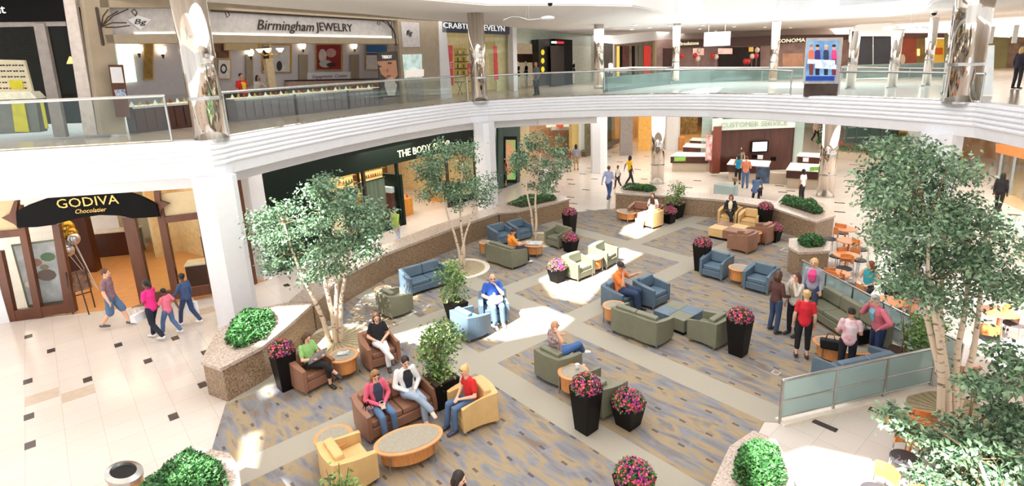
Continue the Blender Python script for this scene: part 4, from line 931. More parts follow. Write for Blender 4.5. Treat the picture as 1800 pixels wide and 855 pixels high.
for k in range(5):
    for j in range(4):
        m_ = [M('gold_gift_box', (206, 170, 92), .4), M('green_gift_box', (110, 130, 60), .5), M('ivory_gift_box', (228, 218, 190), .5)][(k + j) % 3]
        v = sh.matrix_basis @ Vector((-.33 + j * .2, .05, .13 + k * .42)); o = MB().box((0, 0, .08), (.13, .13, .16)).build('gift_box', m_, loc=v); o.rotation_euler[2] = a_; tag(o, 'small gift box on the tall dark shelf of the chocolate shop', 'box', 'gift boxes on the tall shelf')
flw = thing('flower_arrangement', 'low flower arrangement on the tan display counter', 'flowers', (-21.9, 5.0, 1.25)); P_, N__ = dome(260, 1, .25, 0, .2); leafobj('foliage', P_ * np.array([1, .3, 1]), N__, .1, LEAFP, flw); P_, N__ = dome(120, 1, .3, 0, .2); leafobj('blossoms', P_ * np.array([1, .3, 1]), N__, .07, M('cream_petals', (236, 214, 170), .6), flw, .9)
bl = thing('balloon_bunch', 'bunch of gold and silver balloons by the chocolate shop door', 'balloons', (-21.15, .55, 0))
for (px, py, r_, m_) in [(118, 400, .2, 'g'), (112, 412, .17, 'g'), (126, 410, .16, 'g'), (110, 428, .19, 's'), (130, 420, .17, 's'), (120, 440, .17, 's')]:
    v = D(px, py, dep((-21.15, .55, 2))) - Vector(bl.location); MB().ell(v, (r_, r_, r_ * 1.15)).build('balloon', M('gold_foil', (196, 150, 56), .25, .8) if m_ == 'g' else M('silver_foil', (208, 206, 214), .25, .8), bl, smooth=True)
    MB().tube([v - Vector((0, 0, r_)), (0, 0, .4)], .006, n=4).build('string', WHITE, bl)
g = G(150, 548)
es = thing('sign_easel', 'metal easel holding a dark chocolate sign beside the shop door', 'sign', (g.x, g.y, 0), R(100))
for sx in (-1, 1): MB().tube([(sx * .28, .1, 0), (sx * .24, -.05, 1.35)], .018, n=6).build('leg', BRONZE, es)
MB().tube([(0, -.4, 0), (0, -.06, 1.3)], .018, n=6).build('leg', BRONZE, es); MB().box((0, .06, .98), (.62, .03, .62), rx=R(-8)).build('sign_face', M('chocolate_sign_print', (70, 48, 40), .5, vs=8, col2=(150, 110, 84)), es); MB().box((0, .06, .55), (.56, .03, .03)).build('rest', BRONZE, es)
shop_light((-22.3, 2.2), 3, 5, 110, (1, .8, .5), 3.6)
# white piece of wall with a brown door frame between the shops
PW = ((-19.05, 4.75), (-19.5, 5.45))
struct(MB().seg((-19.1, 4.9), (-19.5, 5.45), .3, 0, 3.9, .1).build('wall_left_pier', WHITE))
fr_ = thing('door_frame', 'dark wood frame at the right end of the chocolate shopfront', 'door frame', (-19.0, 4.6, 0), ang(*PW)); MB().box((0, 0, 1.9), (.12, .12, 3.8)).build('post', MIDW, fr_); MB().box((-.35, 0, 2.6), (.7, .1, .12)).build('rail', MIDW, fr_)

# ---- cosmetics shop with the dark green front
PB = ((-19.5, 5.4), (-23.29, 17.58)); aB, nB = wallframe(*PB); tB = Vector((math.cos(aB), math.sin(aB), 0))
def bw(u, v=0, z=0): return (PB[0][0] + tB.x * u - nB.x * v, PB[0][1] + tB.y * u - nB.y * v, z)   # u along the front, v into the shop
LB = (Vector(PB[1]) - Vector(PB[0])).length
f = thing('shopfront', 'dark green shopfront with cream letters reading THE BODY SHOP', 'shopfront', bw(LB / 2))
o = Vector(f.location)
def bbox(name, u0, u1, v0, v1, z0, z1, mat, parent, bev=0):
    q = [bw(u0, v0), bw(u1, v0), bw(u1, v1), bw(u0, v1)]; oo = Vector(parent.location) if parent is not None else Vector((0, 0, 0))
    return MB().prism([(x - oo.x, y - oo.y) for x, y, _ in q], z0 - oo.z, z1 - oo.z).build(name, mat, parent, bevel=bev)
bbox('fascia_board', 0, LB, -.02, .2, 2.83, 3.9, DGRN, f); bbox('wall_panel', 0, 2.6, 0, .2, 0, 2.83, DGRN, f)
bbox('wall_panel', LB - .35, LB, 0, .2, 0, 2.83, DGRN, f)
for u0, u1 in ((2.6, 6.6), (10.0, LB - .35)): bbox('plinth', u0, u1, 0, .15, 0, .32, DGRN, f); bbox('window_glass', u0, u1, .05, .062, .32, 2.83, GLASSS, f)
for u in (2.6, 4.6, 6.55, 10.0): bbox('mullion', u - .06, u + .06, -.01, .12, 0, 2.83, BRONZE if u != 6.55 else DGRN, f)
bbox('door_panel', 6.6, 6.75, -.05, 1.0, 0, 2.3, DGRN, f)
wtext('THE BODY', PB, (699, 272), (757, 260), 12.5, CREAML, f, .05); wtext('SHOP', PB, (762, 259), (790, 253), 12.5, CREAML, f, .05)
struct(MB().seg(bw(-1, 6.0)[:2], bw(LB + 1, 6.0)[:2], .2, 0, 3.9).seg(bw(0, .2)[:2], bw(0, 6)[:2], .15, 0, 3.9).seg(bw(LB, .2)[:2], bw(LB, 6)[:2], .15, 0, 3.9).build('wall_left_cosmetics_back', M('honey_shop_wall', (226, 200, 152), .7)))
bn = thing('window_banner', 'tall grey and olive banner hanging in the cosmetics shop window', 'banner', bw(5.5, .6)); bbox('cloth', 4.9, 6.3, .6, .62, .5, 2.2, M('olive_grey_banner', (134, 138, 116), .7, vs=2, col2=(96, 104, 90), stretch=(4, 4, .1)), bn); bbox('hanging_bar', 4.85, 6.35, .58, .64, 2.2, 2.24, BRONZE, bn)
bn = thing('window_banner', 'teal curved poster in the cosmetics shop window', 'banner', bw(4.3, .6)); bbox('print', 3.9, 4.6, .6, .62, .5, 2.1, M('teal_poster', (84, 140, 140), .6, vs=2, col2=(54, 100, 84)), bn)
def lit_shelf(label, u0, u1, v, h=2.6, rows=6, group=None):
    c = bw((u0 + u1) / 2, v); t = thing('lit_shelf', label, 'shelf', (c[0], c[1], 0)); 
    bbox('back_panel', u0, u1, v, v + .05, 0, h, M('glowing_shelf_back', (255, 226, 150), .6, emit=.9, var=.04), t)
    for k in range(rows): bbox('shelf', u0, u1, v - .3, v, .3 + k * (h - .3) / rows, .33 + k * (h - .3) / rows, M('pale_wood_shelf', (214, 178, 120), .5), t)
    bbox('side_panel', u0 - .05, u0, v - .32, v + .05, 0, h, MIDW, t); bbox('side_panel', u1, u1 + .05, v - .32, v + .05, 0, h, MIDW, t)
cols = [(196, 60, 50), (236, 214, 150), (90, 140, 60), (230, 130, 50), (240, 236, 220), (150, 90, 50), (220, 90, 110), (250, 220, 90)]
bottle = {}
def bottles(u0, u1, v, zs, step, group, lab, hh=.17):
    k = 0
    for z in zs:
        u = u0
        while u < u1:
            c = cols[int(rng.integers(len(cols)))]; key = c
            if key not in bottle: bottle[key] = tag(MB().lathe([(.045, 0), (.045, hh * .7), (.02, hh * .8), (.02, hh)], n=8).build('bottle', M('bottle_%d' % len(bottle), c, .3), loc=bw(u, v, z)), lab, 'bottle', group)
            else: b_ = bottle[key].copy(); COL.objects.link(b_); b_.location = bw(u, v, z); b_['label'] = lab; b_['group'] = group
            u += step * rng.uniform(.85, 1.2); k += 1
for i, (u0, u1, lb) in enumerate([(3.0, 4.9, 'glowing product shelf on the back wall, left in the cosmetics shop'), (5.1, 7.0, 'glowing product shelf on the back wall behind the banner'), (7.2, 9.1, 'glowing product shelf on the back wall behind the shop door'), (9.3, 11.3, 'glowing product shelf on the back wall, right in the cosmetics shop')]):
    lit_shelf(lb, u0, u1, 5.8); bottles(u0 + .1, u1 - .05, 5.65, [.33 + k * 2.3 / 6 for k in (1, 2, 3, 4, 5)], .17, 'bottles on the glowing shelves', 'small coloured bottle on a glowing back shelf of the cosmetics shop')
for u, v, lb in ((7.75, 1.35, 'orange draped product table just inside the cosmetics shop door'), (8.3, 3.9, 'orange draped product table deeper in the cosmetics shop'), (11.2, 1.6, 'orange draped product table behind the right shop window')):
    t = thing('product_table', lb, 'table', bw(u, v)); bbox('cloth', u - .55, u + .55, v - .45, v + .45, 0, .82, M('orange_table_cloth', (206, 136, 48), .7), t, .02)
    bottles(u - .45, u + .45, v - .2, (.82,), .14, 'bottles on the orange tables', 'small coloured bottle on an orange draped product table', .2); bottles(u - .45, u + .45, v + .1, (.82,), .14, 'bottles on the orange tables', 'small coloured bottle on an orange draped product table', .2)
t = thing('product_stand', 'red and dark product stand beside the cosmetics shop door', 'display stand', bw(6.2, .9)); bbox('frame', 6.35, 6.55, .3, 1.2, 0, 1.5, M('red_display', (130, 62, 50), .6, vs=14, col2=(60, 40, 34)), t); bbox('top_board', 6.35, 6.55, .3, 1.2, 1.5, 1.75, WHITE, t)
shop_light(bw(7, 3), 9, 3, 420, (1, .9, .72), 3.6)
# ---- green corner with a poster, pale pilasters and the shop with the red balloon
PC_ = ((-23.4, 17.9), (-25.0, 23.0)); f = thing('shopfront', 'dark green corner wall with a pink and green poster behind the second pier', 'shopfront', (-24, 19.5, 0))
panel('wall_panel', PC_, rect(872, 200, 910, 330), 0, .15, M('deep_teal_wall', (44, 76, 70), .4), f)
panel('poster_frame', PC_, rect(886, 240, 908, 322), .16, .03, BLK, f); panel('poster_print', PC_, rect(889, 246, 906, 316), .2, .01, M('pink_green_poster', (226, 120, 104), .6, vs=1.3, col2=(84, 176, 90), emit=.4), f)
PD = ((-25.2, 21.6), (-29.5, 34)); 
struct(panel('wall_left_far', PD, [(906, 196), (1024, 196), (1024, 262), (906, 322)], -2.5, .15, M('peach_wall', (226, 190, 150), .7, emit=0)))
f = thing('shopfront', 'bright shop with pale pilasters and a white shelf behind the third tree', 'shopfront', (-26.5, 26, 0))
for x0, x1, m_ in ((908, 924, CREAMW), (1000, 1012, M('tan_pilaster', (200, 176, 112), .6)), (1012, 1022, WHITE)): panel('pilaster', PD, [(x0, 200), (x1, 200), (x1, 262 if x0 > 950 else 314), (x0, 266 if x0 > 950 else 322)], 0, .25, m_, f)
panel('shelf_band', PD, rect(968, 223, 1000, 229), -1.2, .1, WHITE, f); panel('window_glow', PD, rect(960, 200, 1000, 224), -2.0, .05, M('lit_shop_interior', (250, 236, 206), .6, emit=.7, vs=3), f); panel('wood_panel', PD, rect(924, 222, 1000, 262), -2.1, .05, M('tan_goods', (190, 140, 100), .7, vs=5, col2=(226, 190, 150)), f)
v = OW(*back(PD, 1.1), 984, 219); t = thing('shop_balloon', 'round red orange lantern in the bright shop behind the third tree', 'lantern', v); MB().ell((0, 0, 0), (.3, .3, .33)).build('shade', M('red_orange_balloon', (226, 96, 60), .5, emit=.5), t, smooth=True)  # a balloon, no lamp: the glow is put into its material
PE = ((-27.2, 29.2), (-29.3, 38)); f = thing('shopfront', 'glass corner shop window with a dark granite base in the far left corridor', 'shopfront', G(1022, 276))
for pl in ([(1022, 276), (1054, 262), (1054, 200), (1022, 200)], [(1066, 258), (1082, 251), (1082, 200), (1066, 200)]):
    panel('display_back', PE, pl, -1.4, .1, M('olive_window_display', (110, 100, 78), .7, vs=3, col2=(160, 150, 124)), f); panel('window_glass', PE, pl, -.02, .02, GLASSS, f)
panel('plinth', PE, [(1022, 277), (1082, 251), (1082, 244), (1022, 267)], 0, .35, M('dark_granite_base', (92, 80, 70), .3), f)
# ---- far warm corridors seen under the gallery
WARM = M('warm_corridor_wall', (196, 150, 92), .6, var=.18, vs=.8); BRW = M('brown_shop_wall', (128, 98, 70), .6, vs=1.2, col2=(176, 146, 108))
def dwall(name, a, b, d0, d1, z0, z1, mat): 
    A, B = D(a, 200, d0), D(b, 200, d1); return struct(MB().seg((A.x, A.y), (B.x, B.y), .3, z0, z1).build(name, mat))
dwall('wall_far_left', 1078, 1200, 46, 58, 0, 4.3, WARM); dwall('wall_far_middle', 1195, 1262, 60, 58, 0, 4.3, BRW)
dwall('wall_far_service', 1390, 1500, 52, 50, 0, 4.3, M('pale_green_shop_wall', (176, 196, 184), .6, vs=.6, col2=(214, 220, 208)))
dwall('wall_far_right', 1560, 1720, 50, 44, 0, 4.3, WARM); dwall('wall_right_near', 1700, 1850, 36, 30, 0, 4.3, M('pale_shop_wall', (214, 190, 160), .6, vs=1, col2=(170, 130, 96)))
for k, (x0, x1, d0, m_, lb) in enumerate([(1090, 1112, 40, GREYW, 'grey shopfront bay in the far warm corridor, left'), (1122, 1146, 42, M('amber_shop', (214, 160, 80), .6, emit=.3), 'amber lit shopfront in the far warm corridor'), (1196, 1226, 50, M('dark_gold_shop', (92, 76, 50), .6, vs=5, col2=(170, 140, 80)), 'dark shopfront in the far corridor behind the left counters'), (1572, 1596, 46, M('amber_shop', (214, 160, 80)), 'amber lit shop behind the big tree'), (1616, 1630, 44, M('tan_brown_shop', (140, 110, 84), .6), 'brown shopfront right of the white piers')]):
    A = D(x0, 214, d0); B = D(x1, 214, d0); t = thing('distant_shopfront', lb, 'shopfront', (A.x, A.y, 0)); MB().seg((0, 0), (B.x - A.x, B.y - A.y), .2, 0, 3.2).build('front', m_, t); MB().seg((0, 0), (B.x - A.x, B.y - A.y), .3, 3.2, 4.2).build('header', CREAMW, t)
WF = M('warm_corridor_floor', (206, 160, 104), .3, var=.1, vs=1)  # warm lamp tint of the corridors put into the floor colour
struct(MB().prism([tuple(G(x, y)[:2]) for x, y in ((1086, 250), (1250, 250), (1250, 222), (1086, 222))], 0, .01).build('floor_far_corridor', WF)); struct(MB().prism([tuple(G(x, y)[:2]) for x, y in ((1655, 274), (1704, 278), (1704, 236), (1655, 236))], 0, .01).build('floor_right_corridor', WF))
struct(MB().prism([tuple(G(x, y)[:2]) for x, y in ((1748, 350), (1800, 372), (1850, 395), (1850, 300), (1757, 300))], 0, .01).build('floor_right_shop', M('tan_shop_floor', (196, 164, 124), .3)))
f = thing('shopfront', 'shop at the right edge with an orange sign band and glass doors', 'shopfront', G(1790, 350))
PR = (tuple(G(1752, 330)[:2]), tuple(G(1830, 372)[:2]))
panel('sign_band', PR, [(1757, 252), (1840, 266), (1840, 288), (1757, 268)], 0, .15, M('orange_sign_band', (206, 128, 70), .5), f); panel('header', PR, [(1757, 240), (1840, 256), (1840, 266), (1757, 252)], 0, .1, DARKW, f)
for x in (1760, 1784, 1812): panel('mullion', PR, [(x, 268), (x + 4, 270), (x - 8, 352), (x - 11, 350)], 0, .1, STEEL, f)
panel('window_glass', PR, [(1757, 268), (1840, 288), (1830, 385), (1748, 346)], -.05, .02, GLASSS, f)
# ---- customer service desk
DT = 27.5
kp = lambda px, py, d=31.5: D(px, py, d)
def flat(name, x0, y0, x1, y1, d, mat, parent, th=.12, yref=305):
    """upright board square to the aisle at distance d, outlined by its corners in the view"""
    P = D(x0 - 50, yref, d); Q = D(x1 + 50, yref, d); A = OW(P, Q, x0, y1); B = OW(P, Q, x1, y1); xm = (x0 + x1) / 2
    z1 = OW(P, Q, xm, y0).z; z0 = OW(P, Q, xm, y1).z; o_ = Vector(parent.location)
    return MB().seg((A.x - o_.x, A.y - o_.y), (B.x - o_.x, B.y - o_.y), th, z0 - o_.z, z1 - o_.z).build(name, mat, parent)
kd = dep(G(1320, 305)) 
t = thing('service_wall', 'dark cherry service wall with a frosted header reading CUSTOMER SERVICE', 'kiosk wall', (*G(1320, 305)[:2], 0))
flat('wall_panel', 1255, 226, 1392, 300, kd, DARKW, t, .25); flat('side_panel', 1249, 222, 1262, 304, kd - .3, M('red_cherry_wood', (118, 58, 44), .4, var=.1), t, .5)
flat('header', 1252, 206, 1396, 227, kd - .4, M('frosted_header', (206, 220, 206), .4, var=.03), t, .12); flat('green_edge', 1270, 203, 1388, 206.5, kd - .4, M('green_glass_edge', (46, 84, 46), .3), t, .2)
A = OW(D(1200, 305, kd - .55), D(1450, 305, kd - .55), 1268, 217); B = OW(D(1200, 305, kd - .55), D(1450, 305, kd - .55), 1384, 220); tx = text('CUSTOMER SERVICE', .42, M('grey_sign_letters', (150, 160, 148), .5), t, (A + B) / 2 - Vector(t.location), ang(A, B)); xs = [v.co.x for v in tx.data.vertices]; tx.scale = ((B - A).length / (max(xs) - min(xs)), 1, 1)
flat('glass_side', 1232, 206, 1250, 268, kd - .2, glass('kiosk_glass', (206, 226, 220), .3), t, .04); flat('glass_side', 1392, 208, 1408, 290, kd - .2, glass('kiosk_glass'), t, .04)
flat('red_display', 1240, 238, 1250, 282, kd - .6, M('red_white_display', (190, 70, 70), .5, vs=4, col2=(240, 226, 220)), t, .1)
tv = thing('television', 'lit television screen mounted on the dark cherry service wall', 'screen', D(1335, 258, kd - .2)); flat('bezel', 1320.5, 248, 1349.5, 268, kd - .28, BLK, tv, .06); flat('screen', 1322.5, 250, 1347.5, 266, kd - .34, M('lit_blue_screen', (214, 226, 255), .4, emit=1.6, vs=1, var=.05), tv, .03)
WT = M('white_counter_top', (240, 238, 234), .3, var=.02); BASE = M('beige_stone_base', (196, 180, 158), .5, vs=3, var=.06, stretch=(1, 1, 6)); GS = M('green_notice', (134, 190, 84), .6, emit=.2)
def desk(label, quad, h=.98, group=None, notice=None):
    """counter over a ground outline"""
    p = [G(x, y) for x, y in quad]; c = sum(p, Vector()) / 4; t = thing('service_counter', label, 'counter', (c.x, c.y, 0)); L_ = [(v.x - c.x, v.y - c.y) for v in p]
    sc = lambda k: [(x * k, y * k) for x, y in L_]
    MB().prism(sc(.92), 0, h * .55).build('base', BASE, t); MB().prism(sc(1.0), h * .55, h - .04).build('front_panel', DARKW, t); MB().prism(sc(1.03), h - .04, h).build('top', WT, t); return t
desk('left service counter with a green notice, nearest the mirrored column', [(1178, 302), (1244, 303), (1254, 296), (1190, 294)]); desk('second left service counter behind the front one', [(1200, 283), (1245, 286), (1252, 279), (1206, 276)]); desk('small rear service counter on the left', [(1212, 270), (1243, 272), (1248, 267), (1217, 265)])
desk('centre service counter in front of the dark wall', [(1277, 319), (1348, 324), (1352, 313), (1284, 309)]); desk('right service counter with a green notice', [(1380, 331), (1452, 336), (1458, 322), (1388, 317)]); desk('second right service counter behind the front one', [(1398, 303), (1450, 307), (1454, 299), (1403, 296)])
struct(MB().seg(tuple(G(1348, 322)[:2]), tuple(G(1384, 324)[:2]), .3, 0, .6).build('trim_4', BASE))
for (x, y, dd, lb) in ((1195, 280, dep(G(1185, 303)) - .4, 'green notice on the left service counter'), (1433, 297, dep(G(1430, 335)) - .5, 'green notice on the right service counter')):
    t = thing('notice_board', lb, 'sign', D(x, y, dd)); flat('print', x - 10, y - 3.5, x + 10, y + 3.5, dd, GS, t, .02)
for i, (x, y) in enumerate(((1270, 278), (1326, 279), (1336, 280), (1359, 283), (1416, 285))):
    g = G(x, y, .98); t = thing('counter_screen', 'small dark box with papers standing on a service counter', 'screen', g, R(20), 'little boxes on the service counters'); MB().box((0, 0, .12), (.28, .06, .22)).build('body', BLK if i % 2 else WHITE, t)
t = thing('wooden_bin', 'round orange wooden bin beside the far left counters', 'bin', G(1196, 263)); MB().lathe([(.3, 0), (.32, .95), (.2, 1.0)], n=20).build('body', MAPLE, t)
g = G(1338, 345); t = thing('easel_board', 'dark notice board on a stand at the far granite wall', 'sign', (g.x, g.y, 0), R(30)); MB().box((0, 0, 1.05), (.62, .05, .8)).build('board', M('dark_notice_print', (40, 44, 56), .4, vs=3, col2=(90, 110, 140)), t); MB().box((0, 0, .35), (.06, .05, .7)).build('stand', BLK, t)
t = thing('floor_globe', 'small brown globe lamp behind the far granite wall', 'lamp', G(1290, 345)); MB().ell((0, 0, .85), (.13, .13, .13)).build('globe', M('brown_globe', (136, 112, 84), .4), t, smooth=True); MB().cyl(0, 0, 0, .75, .04).build('stand', BRONZE, t)
t = thing('display_case', 'low glass display case on the bright floor behind the granite wall', 'display case', G(1275, 350)); MB().box((0, 0, .45), (1.0, .5, .5)).build('glass_case', GLASSF, t); MB().box((0, 0, .1), (1.0, .5, .2)).build('base', WHITE, t)
# glass lift and flower planter behind
kd2 = 42
t = thing('glass_lift', 'glass lift shaft behind the service desk', 'lift', D(1525, 262, kd2)); 
flat('glass_wall', 1482, 206, 1560, 264, kd2, glass('lift_glass', (150, 190, 180), .5), t, .1, 262)
for x in (1484, 1502, 1528, 1546, 1560): flat('frame_post', x - 1.5, 206, x + 1.5, 266, kd2 - .2, M('grey_green_steel', (120, 144, 138), .4), t, .12, 262)
for y in (222, 240, 252): flat('frame_bar', 1484, y, 1560, y + 2.5, kd2 - .15, M('pale_steel', (196, 214, 210), .4), t, .08, 262)
flat('back_panel', 1484, 206, 1575, 266, kd2 + 2.5, M('slate_back_wall', (110, 130, 128), .6), t, .1, 262)
t = thing('brick_planter', 'long beige planter with pink flowers in front of the glass lift', 'planter', (*G(1515, 280)[:2], 0)); A = G(1462, 276); B = G(1585, 288); o = Vector(t.location); MB().seg((A.x - o.x, A.y - o.y), (B.x - o.x, B.y - o.y), 1.2, 0, .5).build('body', BASE, t)
P_ = np.array([[*(A.lerp(B, rng.random()) - o)[:2], .5 + rng.random() * .35] for _ in range(700)]) + rng.normal(size=(700, 3)) * np.array([.4, .4, .05]); leafobj('foliage', P_, None, .14, HEDGE, t)
P_ = np.array([[*(A.lerp(B, (.1 if rng.random() < .3 else .8) + rng.normal() * .05) - o)[:2], .75 + rng.random() * .3] for _ in range(260)]) + rng.normal(size=(260, 3)) * np.array([.25, .25, .04]); leafobj('blossoms', P_, None, .12, M('crimson_petals', (214, 60, 110), .6), t, .9)
for px, py, hh, lb in ((1447, 262, 2.0, 'green cypress in a pot behind the right mirrored column'), (1575, 262, 2.6, 'dark conifer in front of the amber shop behind the big tree')):
    g = G(px, py); t = thing('potted_cypress', lb, 'potted plant', g); MB().cyl(0, 0, 0, .4, .25, .3).build('pot', BASE, t); z = rng.random(700) * hh; a = rng.random(700) * 2 * PI; r_ = (1 - z / hh) ** .6 * .42; leafobj('foliage', np.stack([np.cos(a) * r_, np.sin(a) * r_, z + .4], 1), None, .14, HEDGE, t)

# ================================================================ UPPER GALLERY SHOPS
PJ = ((-21.56, 4.68), (-25.38, 16.9)); aJ, nJ = wallframe(*PJ); PJb = back(PJ, 3.6); PJc = back(PJ, 1.4)
J0 = OW(*PJ, 165, 120); 
PS = ((J0.x - .477 * 4, J0.y - .879 * 4), (J0.x, J0.y)); PSb = back(PS, 1.6)
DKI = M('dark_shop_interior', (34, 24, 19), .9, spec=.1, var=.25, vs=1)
# sunglasses shop
f = thing('shopfront', 'dark fronted sunglasses shop with grey mullions at the upper left', 'shopfront', (J0.x - 1, J0.y - 2, 5.2))
panel('sign_board', PS, [(-120, -30), (117, -30), (119, 38), (-120, 41)], 0, .12, BLK, f); wtext('Sunglass', PS, (-118, 17), (-32, 17), 15, WHL, f, .14); wtext('Hut', PS, (-26, 17), (8, 17), 15, WHL, f, .14)
panel('rail', PS, [(-120, 40), (118, 38), (120, 46), (-120, 50)], -.02, .1, GREYW, f)
for pix in ([(64, 42), (83, 42), (122, 240), (100, 240)], [(113, -20), (133, -20), (176, 236), (152, 236)]): panel('mullion', PS, pix, -.02, .16, GREYW if pix[0][0] < 100 else M('pale_grey_post', (196, 186, 180), .5), f)
panel('window_glass', PS, [(-120, 48), (66, 44), (102, 238), (-120, 244)], .02, .012, GLASSS, f); panel('window_glass', PS, [(84, 44), (116, 43), (150, 236), (122, 238)], .02, .012, GLASSS, f)
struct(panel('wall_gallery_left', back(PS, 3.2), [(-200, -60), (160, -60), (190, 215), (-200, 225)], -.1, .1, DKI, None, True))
ds = thing('eyewear_display', 'lit beige wall rack of sunglasses seen through the left shop window', 'display rack', OW(*PSb, 30, 170)); ds.location.z = 5.2
panel('rack_board', PSb, [(-30, 104), (46, 106), (62, 166), (-30, 168)], 0, .1, M('lit_beige_rack', (222, 200, 170), .6, emit=.35, var=.05), ds); panel('counter_top', PSb, [(-30, 162), (70, 160), (82, 172), (-30, 176)], .1, .5, M('lit_white_shelf', (240, 226, 206), .5, emit=.3), ds); panel('counter_base', PSb, [(-30, 176), (76, 172), (84, 230), (-30, 236)], .1, .4, GREYW, ds)
ye = M('yellow_banner', (228, 206, 30), .6, emit=.15)
panel('yellow_sign', PSb, [(16, 141), (39, 141), (42, 157), (20, 157)], .14, .02, ye, ds); panel('yellow_sign', PSb, [(20, 176), (42, 176), (52, 232), (27, 232)], .55, .02, ye, ds); panel('yellow_sign', PSb, [(70, 176), (76, 176), (86, 226), (80, 226)], .5, .02, ye, ds)
sg = None
for r_ in range(5):
    for k in range(5):
        px, py = -2 + k * 11 + r_ * 1.5, 115 + r_ * 10
        if 16 < px < 26 and r_ > 2: continue
        v = OW(*PSb, px, py) + wallframe(*PSb)[1] * .14
        if sg is None:
            sg = thing('sunglasses', 'pair of dark sunglasses on the lit beige rack', 'sunglasses', v, ang(*PSb), 'sunglasses on the lit rack'); MB().ell((-.035, 0, 0), (.03, .01, .022), 8, 6).build('lens', BLK, sg); MB().ell((.035, 0, 0), (.03, .01, .022), 8, 6).build('lens', BLK, sg); MB().box((0, 0, .008), (.14, .01, .008)).build('frame', BRONZE, sg)
        else: dup(sg, v, ang(*PSb))
v = OW(*PSb, 126, 112); t = thing('pendant_lamp', 'small glowing orange pendant in the sunglasses shop', 'lamp', v); MB().lathe([(.02, .22), (.13, 0)], n=12).build('shade', M('amber_glow', (255, 190, 110), .5, emit=2), t); MB().cyl(0, 0, .2, .9, .006).build('cord', BLK, t)
# jewelry shop: limestone front with two openings
f = thing('shopfront', 'limestone jewelry shopfront with a pale sign reading Birmingham JEWELRY', 'shopfront', OW(*PJ, 450, 200)); f.location.z = 5.2
panel('stone_panel', PJ, [(133, -40), (176, -40), (215, 236), (172, 236)], 0, .3, LIME, f)
panel('stone_lintel', PJ, [(160, -45), (320, -45), (322, 15), (168, 15)], 0, .3, LIME, f); panel('stone_lintel', PJ, [(320, -45), (370, -45), (450, 6), (760, 28), (760, 36), (690, 37), (370, 18), (316, 15)], 0, .3, LIME, f)
panel('stone_band', PJ, [(176, 62), (312, 60), (316, 77), (180, 77)], 0, .3, LIME, f); panel('stone_band', PJ, [(312, 60), (372, 62), (690, 68), (694, 78), (372, 76), (316, 77)], 0, .3, LIME, f)
panel('sign_panel', PJ, [(170, 15), (305, 15), (312, 60), (178, 62)], -.05, .1, M('pale_grey_sign', (196, 192, 192), .6), f); panel('sign_panel', PJ, [(318, 15), (370, 18), (690, 37), (690, 68), (372, 62), (322, 62)], -.05, .1, M('pale_grey_sign'), f)
panel('light_cove', PJ, [(235, 57), (308, 56), (310, 60.5), (238, 61.5)], .06, .03, GLOWC, f); panel('light_cove', PJ, [(372, 57.5), (688, 64), (688, 68), (372, 62.5)], .06, .03, GLOWC, f)
wtext('Birmingham', PJ, (450, 44), (551, 48), 17, BRONZE, f, .08, shear=.35); wtext('JEWELRY', PJ, (556, 47), (620, 50), 14, BRONZE, f, .08)
panel('top_bar', PJ, [(370, 18), (685, 36), (685, 38), (370, 20.5)], .12, .04, BRONZE, f)
panel('diamond_logo', PJ, [(224, 35), (242, 27), (265, 34), (247, 53)], .07, .02, WHITE, f); wtext('Bg', PJ, (233, 37), (256, 40), 9, BRONZE, f, .1, shear=.35)
panel('diamond_logo', PJ, [(712, 57), (718, 50), (727, 56), (719, 68)], .36, .02, WHITE, f)
def scroll(pts, r_=.018):
    o_ = Vector(f.location); MB().tube([OW(*back(PJ, -.3), *p) - o_ for p in pts], r_, n=6).build('iron_scroll', BRONZE, f, smooth=True)
scroll([(170, 15), (176, 50), (181, 78)], .045)
for tx_ in ((190, 17), (207, 20), (225, 16), (222, 40)): scroll([(178, 48), ((178 + tx_[0]) / 2 - 3, (48 + tx_[1]) / 2 - 4), tx_])
scroll([(228, 45), (205, 48), (185, 48)]); scroll([(236, 26), (231, 20), (236, 16), (241, 22), (238, 28)]); scroll([(395, 20), (399, 31), (404, 26), (400, 21)]); scroll([(665, 36), (663, 42), (667, 44), (668, 38)]); scroll([(680, 37), (690, 50), (694, 60), (696, 78)], .04); scroll([(688, 37), (690, 66)]); scroll([(672, 37), (680, 42), (688, 50)])
struct(panel('wall_gallery_jewelry_pier', PJ, [(689, 30), (761, 29), (764, 176), (700, 182)], 0, .34, LIME, None, True))
nc = thing('wall_niche', 'pale niche with a diamond shaped monogram beside the jewelry shop', 'sign', OW(*PJ, 720, 80)); panel('niche_panel', PJ, [(704, 38), (736, 40), (738, 83), (708, 83)], .35, .02, M('niche_grey', (200, 194, 196), .6), nc); wtext('Bg', PJ, (713, 57), (724, 59), 8, BRONZE, nc, .4, shear=.3)
panel('diamond', PJ, [(710, 57), (718, 49), (728, 56), (720, 68)], .372, .008, WHITE, nc)
nc = thing('display_window', 'small lit display window full of jewelry in the limestone pier', 'display case', OW(*PJ, 722, 140)); panel('glow_panel', PJ, [(707, 96), (741, 95), (742, 137), (711, 138)], .35, .02, M('lit_case', (206, 226, 224), .4, emit=.5, vs=3, col2=(150, 176, 170)), nc); panel('shelf', PJ, [(711, 124), (742, 122), (742, 134), (712, 136)], .37, .12, M('lit_velvet', (240, 232, 222), .5, emit=.4, vs=8), nc); panel('lower_panel', PJ, [(712, 138), (742, 137), (745, 176), (717, 178)], .35, .03, GREYW, nc)
